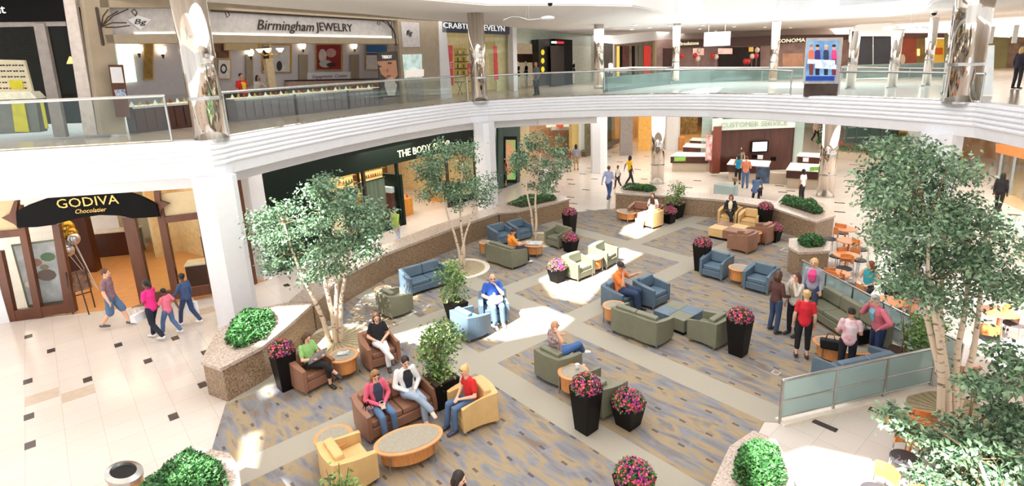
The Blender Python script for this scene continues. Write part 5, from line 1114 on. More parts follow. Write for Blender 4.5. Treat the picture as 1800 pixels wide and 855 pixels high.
# its interior
struct(panel('wall_gallery_jewelry_back', PJb, [(150, 30), (760, 30), (780, 190), (180, 200)], -.1, .1, LAV, None, True))
struct(MB().seg(back(PJ, .3)[0][:2], (back(PJ, 4.5)[0][0], back(PJ, 4.5)[0][1]), .1, 5.2, 5.21).build('trim_5', LAV))
def frame_pic(label, pix, mat, PQ=PJb, off=.04, fm=None, art=()):
    xs = [p[0] for p in pix]; ys = [p[1] for p in pix]; cx_, cy_ = sum(xs) / 4, sum(ys) / 4; t = thing('framed_picture', label, 'picture', OW(*PQ, cx_, cy_)); k = 1.1
    panel('frame', PQ, [(cx_ + (x - cx_) * 1.12, cy_ + (y - cy_) * 1.1) for x, y in pix], off, .05, fm or M('gilded_frame', (190, 150, 80), .4, .3), t); fr0 = COL.objects[-1]; panel('picture', PQ, pix, off + .055, .01, mat, t).parent = fr0
    for i, (ap, am) in enumerate(art): panel('artwork', PQ, ap, off + .07 + .004 * i, .004, am, t).parent = fr0
def oval(cx_, cy_, rx, ry, n=12, rot=0): return [(cx_ + rx * math.cos(-2 * PI * k / n) * math.cos(rot) - ry * math.sin(-2 * PI * k / n) * math.sin(rot), cy_ + rx * math.cos(-2 * PI * k / n) * math.sin(rot) + ry * math.sin(-2 * PI * k / n) * math.cos(rot)) for k in range(n)]
CR = M('crimson_canvas', (140, 30, 34), .6, vs=2, var=.2); PKW = M('pale_petal', (206, 186, 180), .6, vs=5, var=.15)
frame_pic('framed crimson picture with pale flowers on the jewelry shop wall', rect(557, 79, 599, 122), CR, art=((oval(567, 98, 7, 12), PKW), (oval(582, 93, 9, 8), M('pink_petal', (196, 150, 148), .6)), (oval(572, 112, 11, 7), M('silver_bow', (176, 176, 176), .5)), (oval(583, 114, 9, 4), M('dark_shape', (70, 30, 40), .6))))
frame_pic('framed picture with dark and pale figures behind the chandelier', rect(463, 80, 509, 126), M('pale_collage', (206, 204, 206), .6, vs=3, var=.1), art=((rect(463, 82, 473, 124), M('dark_print', (60, 50, 44), .6)), (oval(491, 116, 5, 9), M('dark_print'))))
frame_pic('framed blue and white picture beside the large face poster', rect(644, 79, 680, 121), M('white_print', (226, 222, 222), .6), art=((rect(644, 79, 680, 92), M('blue_print', (40, 110, 180), .6)), (rect(644, 93, 680, 97), M('plum_print', (90, 76, 110), .6))))
frame_pic('tall gold framed picture between two wall lamps, in the left opening', rect(253, 78, 268, 138), M('bronze_print', (150, 116, 48), .5, vs=5, var=.3))
lp = thing('light_panel', 'tall glowing green and white picture panel in the left opening', 'light box', OW(*PJb, 222, 110)); panel('lit_print', PJb, [(203, 77), (230, 77), (240, 144), (212, 146)], .05, .05, M('glowing_green_print', (250, 255, 226), .5, emit=1.4, vs=1.5, col2=(178, 220, 190)), lp)
frame_pic('white poster of a wristwatch right of the thick mirrored column', rect(384, 106, 404, 138), M('white_print'), art=((oval(393, 121, 6, 9), M('dark_print')), (oval(393, 121, 3.5, 5), M('white_print'))))
frame_pic('dark photograph beside a cream board, top right of the mirrored column', rect(376, 77, 402, 102), M('brown_photo', (110, 74, 60), .6, vs=4, var=.4)); frame_pic('cream board with grey script above the clerks', rect(396, 76, 453, 88), CREAMW, off=.2)
sc_ = None
def sconce(px, py, lb, PQ=PJb):
    global sc_
    v = OW(*PQ, px, py) + wallframe(*PQ)[1] * .12
    if sc_ is None:
        sc_ = thing('wall_lamp', lb, 'lamp', v, aJ, 'glowing wall lamps of the jewelry shop'); MB().lathe([(.07, -.12), (.15, .0), (.16, .16)], n=14, close=False).build('glass_shade', EMW, sc_); MB().lathe([(.02, -.28), (.06, -.12)], n=10).build('bracket', BRONZE, sc_)
    else: dup(sc_, v, aJ, lb)
for px, py, lb in ((240, 88, 'glowing wall lamp left of the tall gold picture'), (282, 90, 'glowing wall lamp right of the tall gold picture'), (437, 94, 'small wall lamp behind the clerks'), (529, 82, 'glowing wall lamp left of the crimson picture'), (620, 82, 'glowing wall lamp right of the crimson picture')): sconce(px, py, lb)
for px, w_, lb in ((437, 12, 'stone pilaster behind the clerks'), (532, 15, 'stone pilaster left of the crimson picture'), (622, 15, 'stone pilaster right of the crimson picture')):
    t = thing('pilaster', lb, 'pilaster', OW(*PJb, px, 140)); panel('shaft', PJb, rect(px - w_ / 2, 96, px + w_ / 2, 150), .03, .08, LIME, t)
ch = thing('chandelier', 'brass chandelier with five glowing cups in the jewelry shop', 'lamp', OW(*PJc, 477, 92), aJ)
for k in range(5):
    a = k * 2 * PI / 5; p = (math.cos(a) * .42, math.sin(a) * .42); MB().tube([(0, 0, -.05), (p[0] * .6, p[1] * .6, -.12), (p[0], p[1], 0)], .018, n=6).build('arm', GOLD, ch); MB().lathe([(.05, .0), (.16, .14)], p[0], p[1], n=14, close=False).build('glass_cup', EMW, ch)
MB().tube([(0, 0, -.2), (0, 0, 1.2)], .02, n=6).ell((0, 0, -.1), .07).build('stem', GOLD, ch)
t = thing('square_column', 'slim tan square column in front of the chandelier', 'column', (*OW(*PJc, 477, 150)[:2], 5.2), aJ); MB().box((0, 0, 1.1), (.32, .2, 2.2)).build('shaft', M('tan_column', (206, 184, 148), .6), t); MB().box((0, 0, 2.2), (.36, .24, .06)).build('capital', GOLD, t)
# glass display counters along the jewelry front
GCB = M('grey_counter_front', (120, 112, 116), .4, var=.08, vs=2); LITC = M('lit_jewel_tray', (250, 238, 206), .4, emit=.8, vs=12, col2=(170, 150, 120))
PK = back(PJ, .2)
def gcounter(label, u0, u1, body, nn=7):
    A = OW(*PK, u0, 150); B = OW(*PK, u1, 150); L_ = (B - A).length; t = thing('jewelry_counter', label, 'counter', (A.x, A.y, 5.2), ang(A, B))
    bd_ = MB().box((L_ / 2, 0, .4), (L_, .55, .8)).build('body', body, t, bevel=.01); MB().box((L_ / 2, 0, .82), (L_, .5, .04)).build('lit_tray', LITC, t); MB().box((L_ / 2, 0, .96), (L_, .55, .26)).build('glass_case', GLASSS, t); MB().box((L_ / 2, -.28, .78), (L_, .02, .06)).build('trim_bar', STEEL, t)
    for k in range(nn):
        x = (k + .5) * L_ / nn; MB().box((x, -.29, .4), (L_ / nn * .86, .02, .62)).build('front_door', body, bd_)
    return t, A, B
for u0, u1, b_, lb in ((217, 338, DARKW, 'cherry jewelry counter with lit trays in the left opening'), (400, 505, GCB, 'grey jewelry counter with lit trays, right of the thick mirrored column'), (510, 600, GCB, 'grey jewelry counter with lit trays in the middle of the wide opening'), (604, 664, GCB, 'grey jewelry counter with lit trays beside the face poster')):
    t, A, B = gcounter(lb, u0, u1, b_)
    for k in range(int((B - A).length / .22)):
        v = A.lerp(B, (k + .5) / int((B - A).length / .22)); z = 6.04
        o = MB().box((0, 0, .03), (.09, .09, .06)).ell((0, 0, .08), (.03, .03, .05), 8, 6).build('jewelry_stand', [M('white_velvet', (240, 236, 228), .5, emit=.2), GOLD, M('red_velvet', (160, 60, 50), .6)][k % 3], loc=(v.x, v.y, z)); tag(o, 'little stand of jewelry in a lit counter case', 'jewelry', 'jewelry stands in the counter cases')
t = thing('back_counter', 'dark cherry desk behind the jewelry clerks', 'counter', (*OW(*PJc, 425, 150)[:2], 5.2), aJ); MB().box((0, 0, .5), (3.6, .5, 1.0)).build('body', DARKW, t, bevel=.01); MB().box((0, 0, 1.01), (3.7, .55, .04)).build('top', MIDW, t)
t = thing('counter_banner', 'white banner with looping script on the jewelry shop back ledge', 'banner', OW(*PJb, 580, 138)); panel('cloth', PJb, [(540, 128), (616, 126), (616, 139), (540, 141)], .1, .02, WHITE, t); wtext('Engagement', PJb, (548, 135), (584, 134), 6, M('grey_pink_script', (176, 140, 150), .6), t, .13, shear=.4); wtext('Center', PJb, (588, 133.8), (610, 133), 6, M('grey_pink_script'), t, .13, shear=.4)
t = thing('wall_ledge', 'long pale ledge along the jewelry shop back wall', 'ledge', OW(*PJb, 600, 145)); panel('ledge', PJb, [(500, 143), (700, 139), (700, 150), (500, 156)], .05, .3, M('rose_ledge', (190, 160, 150), .5), t); panel('dark_edge', PJb, [(500, 141), (700, 137), (700, 139.5), (500, 143.5)], .06, .3, BRONZE, t)
t = thing('brochure_stand', 'wooden stand with a framed notice and blue brochures at the left opening', 'sign', (*OW(*back(PJ, -.5), 205, 170)[:2], 5.2)); PQ_ = back(PJ, -.5); panel('frame', PQ_, [(190, 114), (215, 114), (228, 206), (204, 206)], 0, .05, MIDW, t); panel('notice', PQ_, [(193, 118), (213, 118), (218, 146), (197, 146)], .055, .01, WHITE, t); panel('brochures', PQ_, [(200, 158), (219, 157), (222, 170), (204, 170)], .055, .02, M('blue_brochures', (60, 90, 150), .5, vs=20, col2=(210, 220, 230)), t)
t = thing('face_poster', 'tall watch advertisement showing a face under a black TISSOT header', 'poster', (*OW(*PK, 680, 150)[:2], 5.2)); PQ_ = back(PJ, -.28)
panel('board', PQ_, [(662, 92), (697, 90), (701, 170), (668, 172)], 0, .06, M('dark_poster_board', (62, 54, 50), .5), t); panel('face', PQ_, [(663, 108), (696, 106), (699, 132), (692, 141), (680, 138), (670, 130)], .065, .006, M('poster_skin', (196, 142, 112), .6, vs=2.5, var=.12), t)
for ap, m_ in ((oval(667, 117, 3.5, 1.8), BRONZE), (oval(685, 111, 4, 1.8), BRONZE), (oval(683, 134, 4.5, 1.8, rot=-.3), M('poster_lips', (150, 60, 56), .6)), (oval(681, 124, 2, 3.5), M('poster_shade', (164, 110, 86), .6)), ([(676, 140), (690, 136), (698, 150), (694, 168), (682, 168), (676, 152)], M('pale_hand_print', (196, 190, 186), .6, vs=4))): panel('artwork', PQ_, ap, .075, .004, m_, t)
wtext('TISSOT', PQ_, (671, 101), (689, 100), 5.5, WHL, t, .08)
# white pilaster, navy sign shop, grey glass shop
struct(panel('wall_gallery_pilaster', PJ, [(761, 29), (773, 30), (786, 172), (766, 175)], 0, .36, WHITE, None, True))
f = thing('shopfront', 'cream shopfront with a navy sign reading CRABTREE & EVELYN', 'shopfront', OW(*PJ, 830, 150)); f.location.z = 5.2
panel('sign_board', PJ, [(773, 30), (892, 40), (892, 61), (773, 57)], .2, .16, NAVY, f); wtext('CRABTREE', PJ, (779, 44), (838, 48.5), 9.5, WHL, f, .38); wtext('&', PJ, (842, 49), (848, 49.3), 9.5, WHL, f, .38); wtext('EVELYN', PJ, (851, 49.5), (887, 51), 9.5, WHL, f, .38)
panel('post', PJ, [(892, 38), (899, 39), (902, 160), (895, 161)], 0, .36, WHITE, f); panel('window_glass', PJ, [(773, 57), (892, 61), (894, 158), (786, 166)], .1, .012, GLASSS, f)
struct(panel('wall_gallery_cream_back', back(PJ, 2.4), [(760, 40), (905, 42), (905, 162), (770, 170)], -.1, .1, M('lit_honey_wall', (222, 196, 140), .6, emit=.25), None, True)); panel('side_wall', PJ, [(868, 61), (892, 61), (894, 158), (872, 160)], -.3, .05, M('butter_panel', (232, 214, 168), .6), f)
for pix, lb in (([(774, 79), (795, 80), (797, 150), (778, 151)], 'tall red sale banner left in the navy sign shop window'), ([(867, 81), (873, 81), (876, 140), (869, 141)], 'narrow red banner right of the mirrored column')):
    t = thing('sale_banner', lb, 'banner', OW(*PJ, pix[3][0], pix[3][1])); panel('cloth', PJ, pix, .05, .02, M('sale_red', (222, 62, 68), .6, emit=.15), t)
    if pix[0][0] < 800: wtext('SALE', PJ, (776, 116), (795, 115), 12, M('pale_pink_letters', (250, 200, 196), .6), t, .09); panel('yellow_disc', PJ, oval(783, 138, 5, 8), .08, .006, M('pale_yellow', (250, 226, 130), .6), t)
t = thing('sale_banner', 'square red sale sign in the navy sign shop window', 'sign', OW(*PJ, 831, 131)); panel('cloth', PJ, [(821, 111), (840, 111), (841, 130), (822, 131)], .05, .02, M('sale_red'), t); wtext('SALE', PJ, (823, 124), (839, 123), 6, M('pale_pink_letters'), t, .09)
t = thing('tree_emblem', 'dark tree emblem above the square sale sign', 'emblem', OW(*PJ, 831, 105)); panel('crown', PJ, oval(832, 98, 5, 5), .12, .008, NAVY, t); panel('trunk', PJ, rect(831, 102, 833, 107), .12, .008, NAVY, t)
t = thing('product_shelf', 'shelf of yellow jars in the navy sign shop', 'shelf', OW(*back(PJ, 1.6), 808, 130)); PQ_ = back(PJ, 1.6)
panel('cabinet', PQ_, [(798, 84), (818, 85), (818, 140), (800, 141)], -.3, .1, M('honey_cabinet', (206, 170, 90), .5, emit=.2), t)
for y in (96, 108, 120, 132): panel('shelf', PQ_, rect(799, y, 817, y + 1.5), -.2, .3, MIDW, t)
for y in (95, 107, 119, 131):
    for k in range(5): v = OW(*PQ_, 801 + k * 3.6, y); o = MB().cyl(0, 0, 0, .2, .06, n=8).build('jar', M(['amber_jar', 'green_jar', 'lemon_jar'][k % 3], [(214, 160, 50), (96, 120, 60), (240, 220, 120)][k % 3], .4, emit=.15), loc=(v.x, v.y, v.z)); tag(o, 'small jar on a shelf in the navy sign shop', 'jar', 'jars in the navy sign shop')
for px, lb in ((808, 'folding rack with baskets in the navy sign shop window, left'), (832, 'folding rack with baskets in the navy sign shop window, right')):
    v = OW(*back(PJ, .5), px, 150); t = thing('folding_rack', lb, 'rack', (v.x, v.y, 5.2), aJ); MB().box((0, 0, .75), (.5, .35, .05)).build('tray', GREYW, t); MB().tube([(-.22, 0, 0), (.22, 0, .75)], .015, n=5).build('leg', BRONZE, t); MB().tube([(.22, 0, 0), (-.22, 0, .75)], .015, n=5).build('leg', BRONZE, t)
# grey glass shop with the black portal
f = thing('shopfront', 'grey green glass shopfront with a black doorway portal', 'shopfront', OW(*PJ, 960, 140)); f.location.z = 5.2
panel('glass_header', PJ, [(899, 40), (1042, 54), (1042, 82), (899, 76)], .05, .06, M('grey_green_glass_panel', (176, 186, 172), .3), f); panel('wall_panel', PJ, [(1000, 70), (1042, 72), (1042, 148), (1000, 150)], .04, .06, M('pale_green_panel', (202, 208, 192), .4), f); panel('post', PJ, [(1039, 54), (1046, 55), (1046, 146), (1040, 147)], .05, .3, WHITE, f); panel('window_glass', PJ, [(899, 76), (938, 77), (938, 152), (901, 156)], .08, .012, GLASSS, f)
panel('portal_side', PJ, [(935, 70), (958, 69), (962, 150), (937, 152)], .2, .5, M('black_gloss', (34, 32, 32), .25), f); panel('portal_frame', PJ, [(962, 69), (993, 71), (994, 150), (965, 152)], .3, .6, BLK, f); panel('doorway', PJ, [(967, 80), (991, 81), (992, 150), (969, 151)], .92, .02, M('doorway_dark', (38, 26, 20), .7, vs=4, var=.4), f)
panel('sign_left', PJ, [(969, 72.5), (978, 72.7), (978, 76.5), (969, 76.3)], .93, .02, WHL, f); panel('sign_right', PJ, [(979, 72.7), (991, 73), (991, 77), (979, 76.7)], .93, .02, M('red_sign', (206, 40, 50), .5, emit=.4), f)
for y in (92, 107, 122): panel('yellow_disc', PJ, oval(954, y, 3, 5), .72, .01, ye, f)
panel('vertical_banner', PJ, [(995, 71), (1002, 71), (1003, 140), (997, 141)], .2, .02, M('cream_red_banner', (240, 222, 200), .6, vs=7, col2=(206, 110, 90), stretch=(.2, .2, 1)), f)
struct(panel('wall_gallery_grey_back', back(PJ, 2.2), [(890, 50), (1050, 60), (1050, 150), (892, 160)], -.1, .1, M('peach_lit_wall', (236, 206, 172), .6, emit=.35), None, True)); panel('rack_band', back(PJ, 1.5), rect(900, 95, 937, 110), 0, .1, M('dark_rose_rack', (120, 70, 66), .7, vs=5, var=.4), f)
mq = None
for px, lb in ((911, 'white mannequin in black shorts in the grey glass shop window, left'), (925, 'white mannequin in a black dress in the grey glass shop window, right'), (1008, 'dark dressed mannequin right of the black portal')):
    v = OW(*back(PJ, .6 if px < 1000 else -.5), px, 140); k = dep(v) / CF * 50 / 1.72
    if mq is None:
        mq = thing('mannequin', lb, 'mannequin', (v.x, v.y, 5.25), aJ); W_ = M('mannequin_white', (244, 236, 228), .4)
        m = MB().ell((0, 0, 1.62), (.09, .1, .12)).tube([(0, 0, 1.45), (0, 0, 1.54)], .05).tube([(0, 0, .95), (0, 0, 1.15), (0, 0, 1.38)], [(.15, .1), (.11, .08), (.18, .1)]).tube([(-.09, 0, .95), (-.1, .02, .5), (-.1, 0, .05)], [.09, .06, .04]).tube([(.09, 0, .95), (.1, .02, .5), (.1, 0, .05)], [.09, .06, .04]).tube([(-.2, 0, 1.38), (-.26, .03, 1.1), (-.24, .1, .85)], [.05, .04, .03]).tube([(.2, 0, 1.38), (.26, .03, 1.1), (.24, .1, .85)], [.05, .04, .03]); m.build('figure', W_, mq, smooth=True)
        MB().tube([(0, 0, .86), (0, 0, 1.02)], [(.2, .14), (.17, .12)]).build('shorts', BLK, mq); MB().tube([(0, 0, 1.2), (0, 0, 1.34)], [(.16, .12), (.19, .13)]).build('top', BLK, mq); MB().cyl(0, 0, 0, .04, .2).build('stand', WHITE, mq)
    else: dup(mq, (v.x, v.y, 5.25), aJ, lb)
# the far side of the upper gallery
def fplane(x0, x1, d0, d1): A = D(x0, 100, d0); B = D(x1, 100, d1); return ((A.x, A.y), (B.x, B.y))
F1 = fplane(1060, 1180, 38, 46); F2 = fplane(1170, 1500, 46, 46); F3 = fplane(1490, 1660, 43, 41); F4 = fplane(1650, 1850, 40, 36)
PINKB = M('rose_brown_stone', (146, 116, 108), .5, vs=1.4, col2=(176, 146, 138)); MAUVE = M('dark_mauve_fascia', (96, 66, 62), .5)
struct(panel('wall_far_soffit', F1, [(1046, 62), (1083, 62), (1180, 52), (1180, 68), (1083, 78), (1046, 74)], .3, .1, CEIL, None, True))
f = thing('shopfront', 'clothing shopfront with dark posts and a red display, far left of the gallery', 'shopfront', OW(*F1, 1115, 120)); f.location.z = 5.2
panel('wall_panel', F1, [(1080, 76), (1150, 70), (1150, 150), (1080, 152)], 0, .1, M('taupe_shop', (150, 132, 112), .6, vs=1.5, col2=(110, 92, 74)), f); panel('header', F1, [(1080, 74), (1150, 68), (1150, 73), (1080, 80)], .1, .1, PINKB, f)
for x0, x1, m_ in ((1089, 1093, BLK), (1093, 1105, M('dark_red_rack', (92, 50, 42), .7, vs=4, var=.5)), (1111, 1115, BLK), (1122, 1129, M('sage_panel', (110, 116, 100), .6)), (1131, 1143, M('red_dress_display', (216, 56, 44), .6, emit=.3)), (1084, 1088, M('amber_panel', (230, 186, 90), .6, emit=.5))): panel('display', F1, rect(x0, 81, x1, 140), .12, .05, m_, f)
panel('post', F1, rect(1147, 69, 1150, 140), .1, .2, CREAMW, f)
f = thing('shopfront', 'dark doorway shop beside the upper left mirrored column', 'shopfront', OW(*PJ, 1050, 130)); f.location.z = 5.2; panel('dark_front', PJ, [(1046, 56), (1080, 62), (1080, 140), (1046, 146)], 0, .1, M('charcoal_front', (40, 40, 38), .4), f)
f = thing('shopfront', 'rose brown stone shopfront with cream letters at the far middle of the gallery', 'shopfront', OW(*F2, 1300, 120)); f.location.z = 5.2
panel('wall_panel', F2, [(1146, 70), (1400, 62), (1512, 62), (1512, 150), (1146, 150)], 0, .15, PINKB, f); panel('fascia_board', F2, [(1186, 72), (1360, 62), (1360, 80), (1186, 84)], .16, .1, MAUVE, f); panel('fascia_board', F2, [(1364, 62), (1512, 60), (1512, 68), (1364, 78)], .16, .1, MAUVE, f)
wtext('Brookstone', F2, (1195, 77), (1228, 76), 6, CREAML, f, .3); wtext('SONOMA', F2, (1368, 72), (1415, 71), 6.5, CREAML, f, .3)
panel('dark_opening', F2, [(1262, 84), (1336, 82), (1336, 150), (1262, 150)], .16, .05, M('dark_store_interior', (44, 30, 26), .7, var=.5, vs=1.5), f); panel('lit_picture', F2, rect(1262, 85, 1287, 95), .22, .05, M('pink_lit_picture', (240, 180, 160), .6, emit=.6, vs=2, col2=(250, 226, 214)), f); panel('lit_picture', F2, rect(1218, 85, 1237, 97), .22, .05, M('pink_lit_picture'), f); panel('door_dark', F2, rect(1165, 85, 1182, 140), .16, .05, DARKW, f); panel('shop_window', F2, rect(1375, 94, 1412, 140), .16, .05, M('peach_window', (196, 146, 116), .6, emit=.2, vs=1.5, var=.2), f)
panel('lamp_glow', F2, rect(1316, 83, 1324, 91), .22, .05, M('amber_panel'), f)
rb = thing('balloon', 'red balloon', 'x', (0, 0, 0)); bpy.data.objects.remove(rb)
for k, (px, py, c) in enumerate([(1199, 98, 0), (1222, 98, 0), (1229, 89, 1), (1227, 103, 1), (1253, 98, 0), (1259, 100, 1), (1322, 99, 1), (1329, 98, 0), (1331, 88, 1), (1315, 108, 0), (1310, 108, 0)]):
    v = D(px, py, 40); o = MB().ell((0, 0, 0), (.17, .17, .2), 10, 8).tube([(0, 0, -.2), (0, 0, -1.2)], .008, n=4).build('balloon', M('red_balloon', (214, 50, 46), .35) if c == 0 else M('ivory_balloon', (236, 214, 200), .35), smooth=True, loc=v); tag(o, ('red' if c == 0 else 'ivory') + ' balloon floating in front of the far middle shop', 'balloon', 'balloons of the far middle shop, ' + ('red' if c == 0 else 'ivory'))
hb = thing('hanging_sign', 'blank pale board hanging from the ceiling in the far middle', 'sign', D(1260, 68, 33)); 
def fl2(name, x0, y0, x1, y1, d, mat, parent, th=.06): return flat(name, x0, y0, x1, y1, d, mat, parent, th, 60)
PBD = M('pale_marble_board', (214, 218, 214), .5, vs=2, var=.04)
fl2('board', 1237, 56, 1283, 81, 33, PBD, hb); fl2('rod', 1245, 30, 1246, 56, 33, STEEL, hb, .02); fl2('rod', 1274, 30, 1275, 56, 33, STEEL, hb, .02)
hb = thing('hanging_sign', 'blank pale board hanging left of the broad mirrored column', 'sign', D(1735, 62, 27)); fl2('board', 1722, 47, 1744, 77, 27, PBD, hb); fl2('rod', 1728, 5, 1729, 47, 27, STEEL, hb, .02)
hb = thing('hanging_sign', 'narrow pale board hanging right of the broad mirrored column', 'sign', D(1782, 60, 26)); fl2('board', 1778, 44, 1786, 76, 26, PBD, hb)
f = thing('entrance_portal', 'bright white arched entrance with dark double doors at the far right of the gallery', 'entrance', OW(*F3, 1535, 120)); f.location.z = 5.2
arch = [(1492, 76), (1492, 52), (1500, 52), (1500, 46), (1515, 42), (1538, 40), (1562, 42), (1577, 46), (1577, 52), (1585, 52), (1585, 76), (1569, 64), (1504, 64)]
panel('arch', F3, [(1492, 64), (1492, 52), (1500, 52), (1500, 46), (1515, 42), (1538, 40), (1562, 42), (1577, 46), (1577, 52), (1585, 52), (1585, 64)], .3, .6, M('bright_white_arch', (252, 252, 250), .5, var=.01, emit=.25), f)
panel('door_panel', F3, rect(1504, 64, 1534, 152), .2, .1, M('charcoal_door', (44, 44, 50), .4, vs=1.5, var=.2), f); panel('door_panel', F3, rect(1535, 64, 1566, 152), .2, .1, M('charcoal_door'), f); panel('door_bar', F3, rect(1533.6, 78, 1535.4, 120), .3, .04, STEEL, f)
for x0 in (1492, 1570): panel('lamp', F3, rect(x0, 64, x0 + 8, 74), .9, .2, M('white_lamp', (255, 252, 244), .5, emit=1.5), f)
f = thing('shopfront', 'warm shopfronts in rust and yellow right of the arched entrance', 'shopfront', OW(*F3, 1620, 130)); f.location.z = 5.2
for pix, m_ in ((rect(1581, 62, 1610, 140), M('rust_wall', (150, 66, 40), .6, vs=.8, var=.25)), (rect(1610, 66, 1626, 140), M('dim_gold', (130, 104, 52), .6, vs=1.5, var=.3)), (rect(1634, 68, 1662, 140), M('lit_mustard', (222, 176, 66), .6, emit=.3, vs=1, var=.15))): panel('wall_panel', F3, pix, 0, .1, m_, f)
panel('header', F3, [(1581, 58), (1665, 58), (1665, 67), (1581, 66)], .1, .15, MAUVE, f); panel('painting', F3, rect(1641, 84, 1657, 96), .12, .04, M('orange_painting', (222, 110, 30), .6), f); panel('lamp', F3, rect(1612, 86, 1616, 98), .12, .1, M('amber_glow'), f); panel('stone_relief', F3, oval(1586, 104, 5, 9), .12, .08, M('pale_relief', (196, 176, 150), .7), f)
f = thing('shopfront', 'olive shopfront behind the white advertising stand at the right', 'shopfront', OW(*F4, 1700, 130)); f.location.z = 5.2
panel('wall_panel', F4, [(1660, 60), (1850, 70), (1850, 160), (1660, 150)], 0, .1, M('olive_shop_wall', (118, 108, 62), .6, vs=.8, var=.2), f); panel('dark_window', F4, [(1776, 64), (1850, 68), (1850, 150), (1766, 140)], .12, .05, M('brown_goods_window', (70, 52, 38), .6, vs=2, col2=(130, 100, 74)), f)
st = thing('advertising_stand', 'white illuminated advertising stand showing a pale portrait at the right', 'poster', D(1700, 166, 18)); st.location.z = 5.2
def lean(name, pix, d, mat, parent, th=.05):
    A = D(pix[0][0], pix[0][1], d); B = D(pix[1][0], pix[1][1], d); return panel(name, ((A.x, A.y), (B.x, B.y)), pix, 0, th, mat, parent)
lean('case', [(1702, 166), (1736, 166), (1739, 80), (1706, 80)], 18, M('white_light_box', (238, 246, 248), .5, emit=.35), st, .2); lean('print', [(1705, 120), (1735, 120), (1738, 84), (1709, 84)], 17.85, M('pale_blue_print', (196, 226, 240), .5, emit=.3, vs=.8, var=.08), st, .01)
for pix, m_ in ((oval(1722, 94, 7, 8), M('portrait_skin', (226, 170, 150), .6, emit=.2)), (oval(1722, 87, 6, 3), M('portrait_hair', (110, 70, 56), .6)), (oval(1733, 97, 4, 8), M('portrait_peach', (240, 190, 150), .6, emit=.2))): lean('artwork', pix, 17.8, m_, st, .006)
# poster stand standing in the railing line at the far side
d0 = dep((-8.4, 21.5, 5.3)); st = thing('poster_stand', 'tall grey framed light box poster of four performers in front of the far railing', 'poster', (-8.4, 21.5, 5.25))
PQ_ = (tuple(D(1413, 130, d0)[:2]), tuple(D(1478, 130, d0)[:2])); FRM = M('grey_poster_frame', (190, 186, 184), .5)
panel('frame', PQ_, [(1411, 147), (1472, 147), (1479, 66), (1417, 67)], 0, .12, FRM, st); panel('base', PQ_, [(1412, 170), (1468, 170), (1471, 147), (1413, 147)], 0, .1, M('mirror_brown_base', (92, 78, 72), .2, .7), st)
panel('print', PQ_, [(1415, 143), (1467, 143), (1474, 72), (1420, 72)], .13, .01, M('blue_show_print', (52, 92, 150), .5, emit=.45, vs=1.3, col2=(150, 200, 236)), st)
for x, cc, hc in ((1426, (232, 112, 84), (190, 140, 90)), (1437, (62, 48, 120), (60, 40, 36)), (1452, (50, 60, 100), (220, 206, 180)), (1466, (222, 70, 130), (70, 46, 40))):
    panel('performer', PQ_, [(x - 5, 104), (x + 5, 104), (x + 4.5, 90), (x + 2, 88), (x - 2, 88), (x - 4.5, 90)], .145, .006, M('poster_dress_%d' % x, cc, .6, emit=.3), st); panel('performer_legs', PQ_, [(x - 3.5, 132), (x + 3, 132), (x + 4, 104), (x - 4, 104)], .145, .006, M('poster_legs_%d' % x, tuple(int(v * .55) for v in cc), .6, emit=.2), st)
    panel('performer_head', PQ_, oval(x, 84, 3, 4), .15, .006, M('poster_face', (222, 170, 144), .6, emit=.3), st); panel('performer_hair', PQ_, oval(x, 80.5, 3.4, 2.4), .157, .006, M('poster_hair_%d' % x, hc, .6, emit=.1), st)
panel('title_band', PQ_, [(1419, 112), (1468, 114), (1468, 106), (1420, 104)], .16, .006, M('white_title', (240, 240, 250), .5, emit=.5, vs=6, col2=(170, 190, 230)), st); panel('title_band', PQ_, [(1432, 120), (1470, 122), (1470, 114), (1433, 112)], .16, .006, M('white_title'), st)
panel('footer', PQ_, [(1416, 142), (1466, 142), (1467, 134), (1417, 134)], .16, .006, M('deep_blue_footer', (30, 64, 150), .5, emit=.3), st)
# ================================================================ PEOPLE
FUSED = []
def fuse(mb, name, mat, parent, vox, it=3):
    o = mb.build(name, mat, parent); r_ = o.modifiers.new('fuse', 'REMESH'); r_.mode = 'VOXEL'; r_.voxel_size = vox; r_.use_smooth_shade = True
    s = o.modifiers.new('relax', 'SMOOTH'); s.factor = .5; s.iterations = it; FUSED.append(o); return o
HAIRC = {'dark': (38, 28, 24), 'brown': (84, 54, 38), 'light': (150, 108, 66), 'blonde': (214, 176, 118), 'grey': (170, 168, 166), 'black': (20, 18, 20), 'red': (120, 62, 40)}
ARMS = {'down': ((.05, -.02, -.28), (.06, .06, -.53)), 'fwd': ((.04, .12, -.25), (.02, .32, -.38)), 'back': ((.06, -.15, -.24), (.08, -.2, -.47)), 'lap': ((.09, .04, -.27), (-.1, .27, -.33)),
        'rest': ((.16, .02, -.24), (.17, .28, -.22)), 'face': ((.03, .2, -.2), (-.09, .17, .06)), 'read': ((.06, .1, -.27), (-.02, .34, -.2)), 'hip': ((.22, -.06, -.2), (.06, .04, -.38)),
        'out': ((.12, .14, -.2), (.28, .34, -.12)), 'behind': ((.3, .06, .04), (.1, .02, .17)), 'carry': ((.06, .02, -.28), (.06, .24, -.34)), 'chin': ((.04, .22, -.24), (-.1, .17, -.02)), 'cross': ((.1, .05, -.26), (-.22, .2, -.2))}
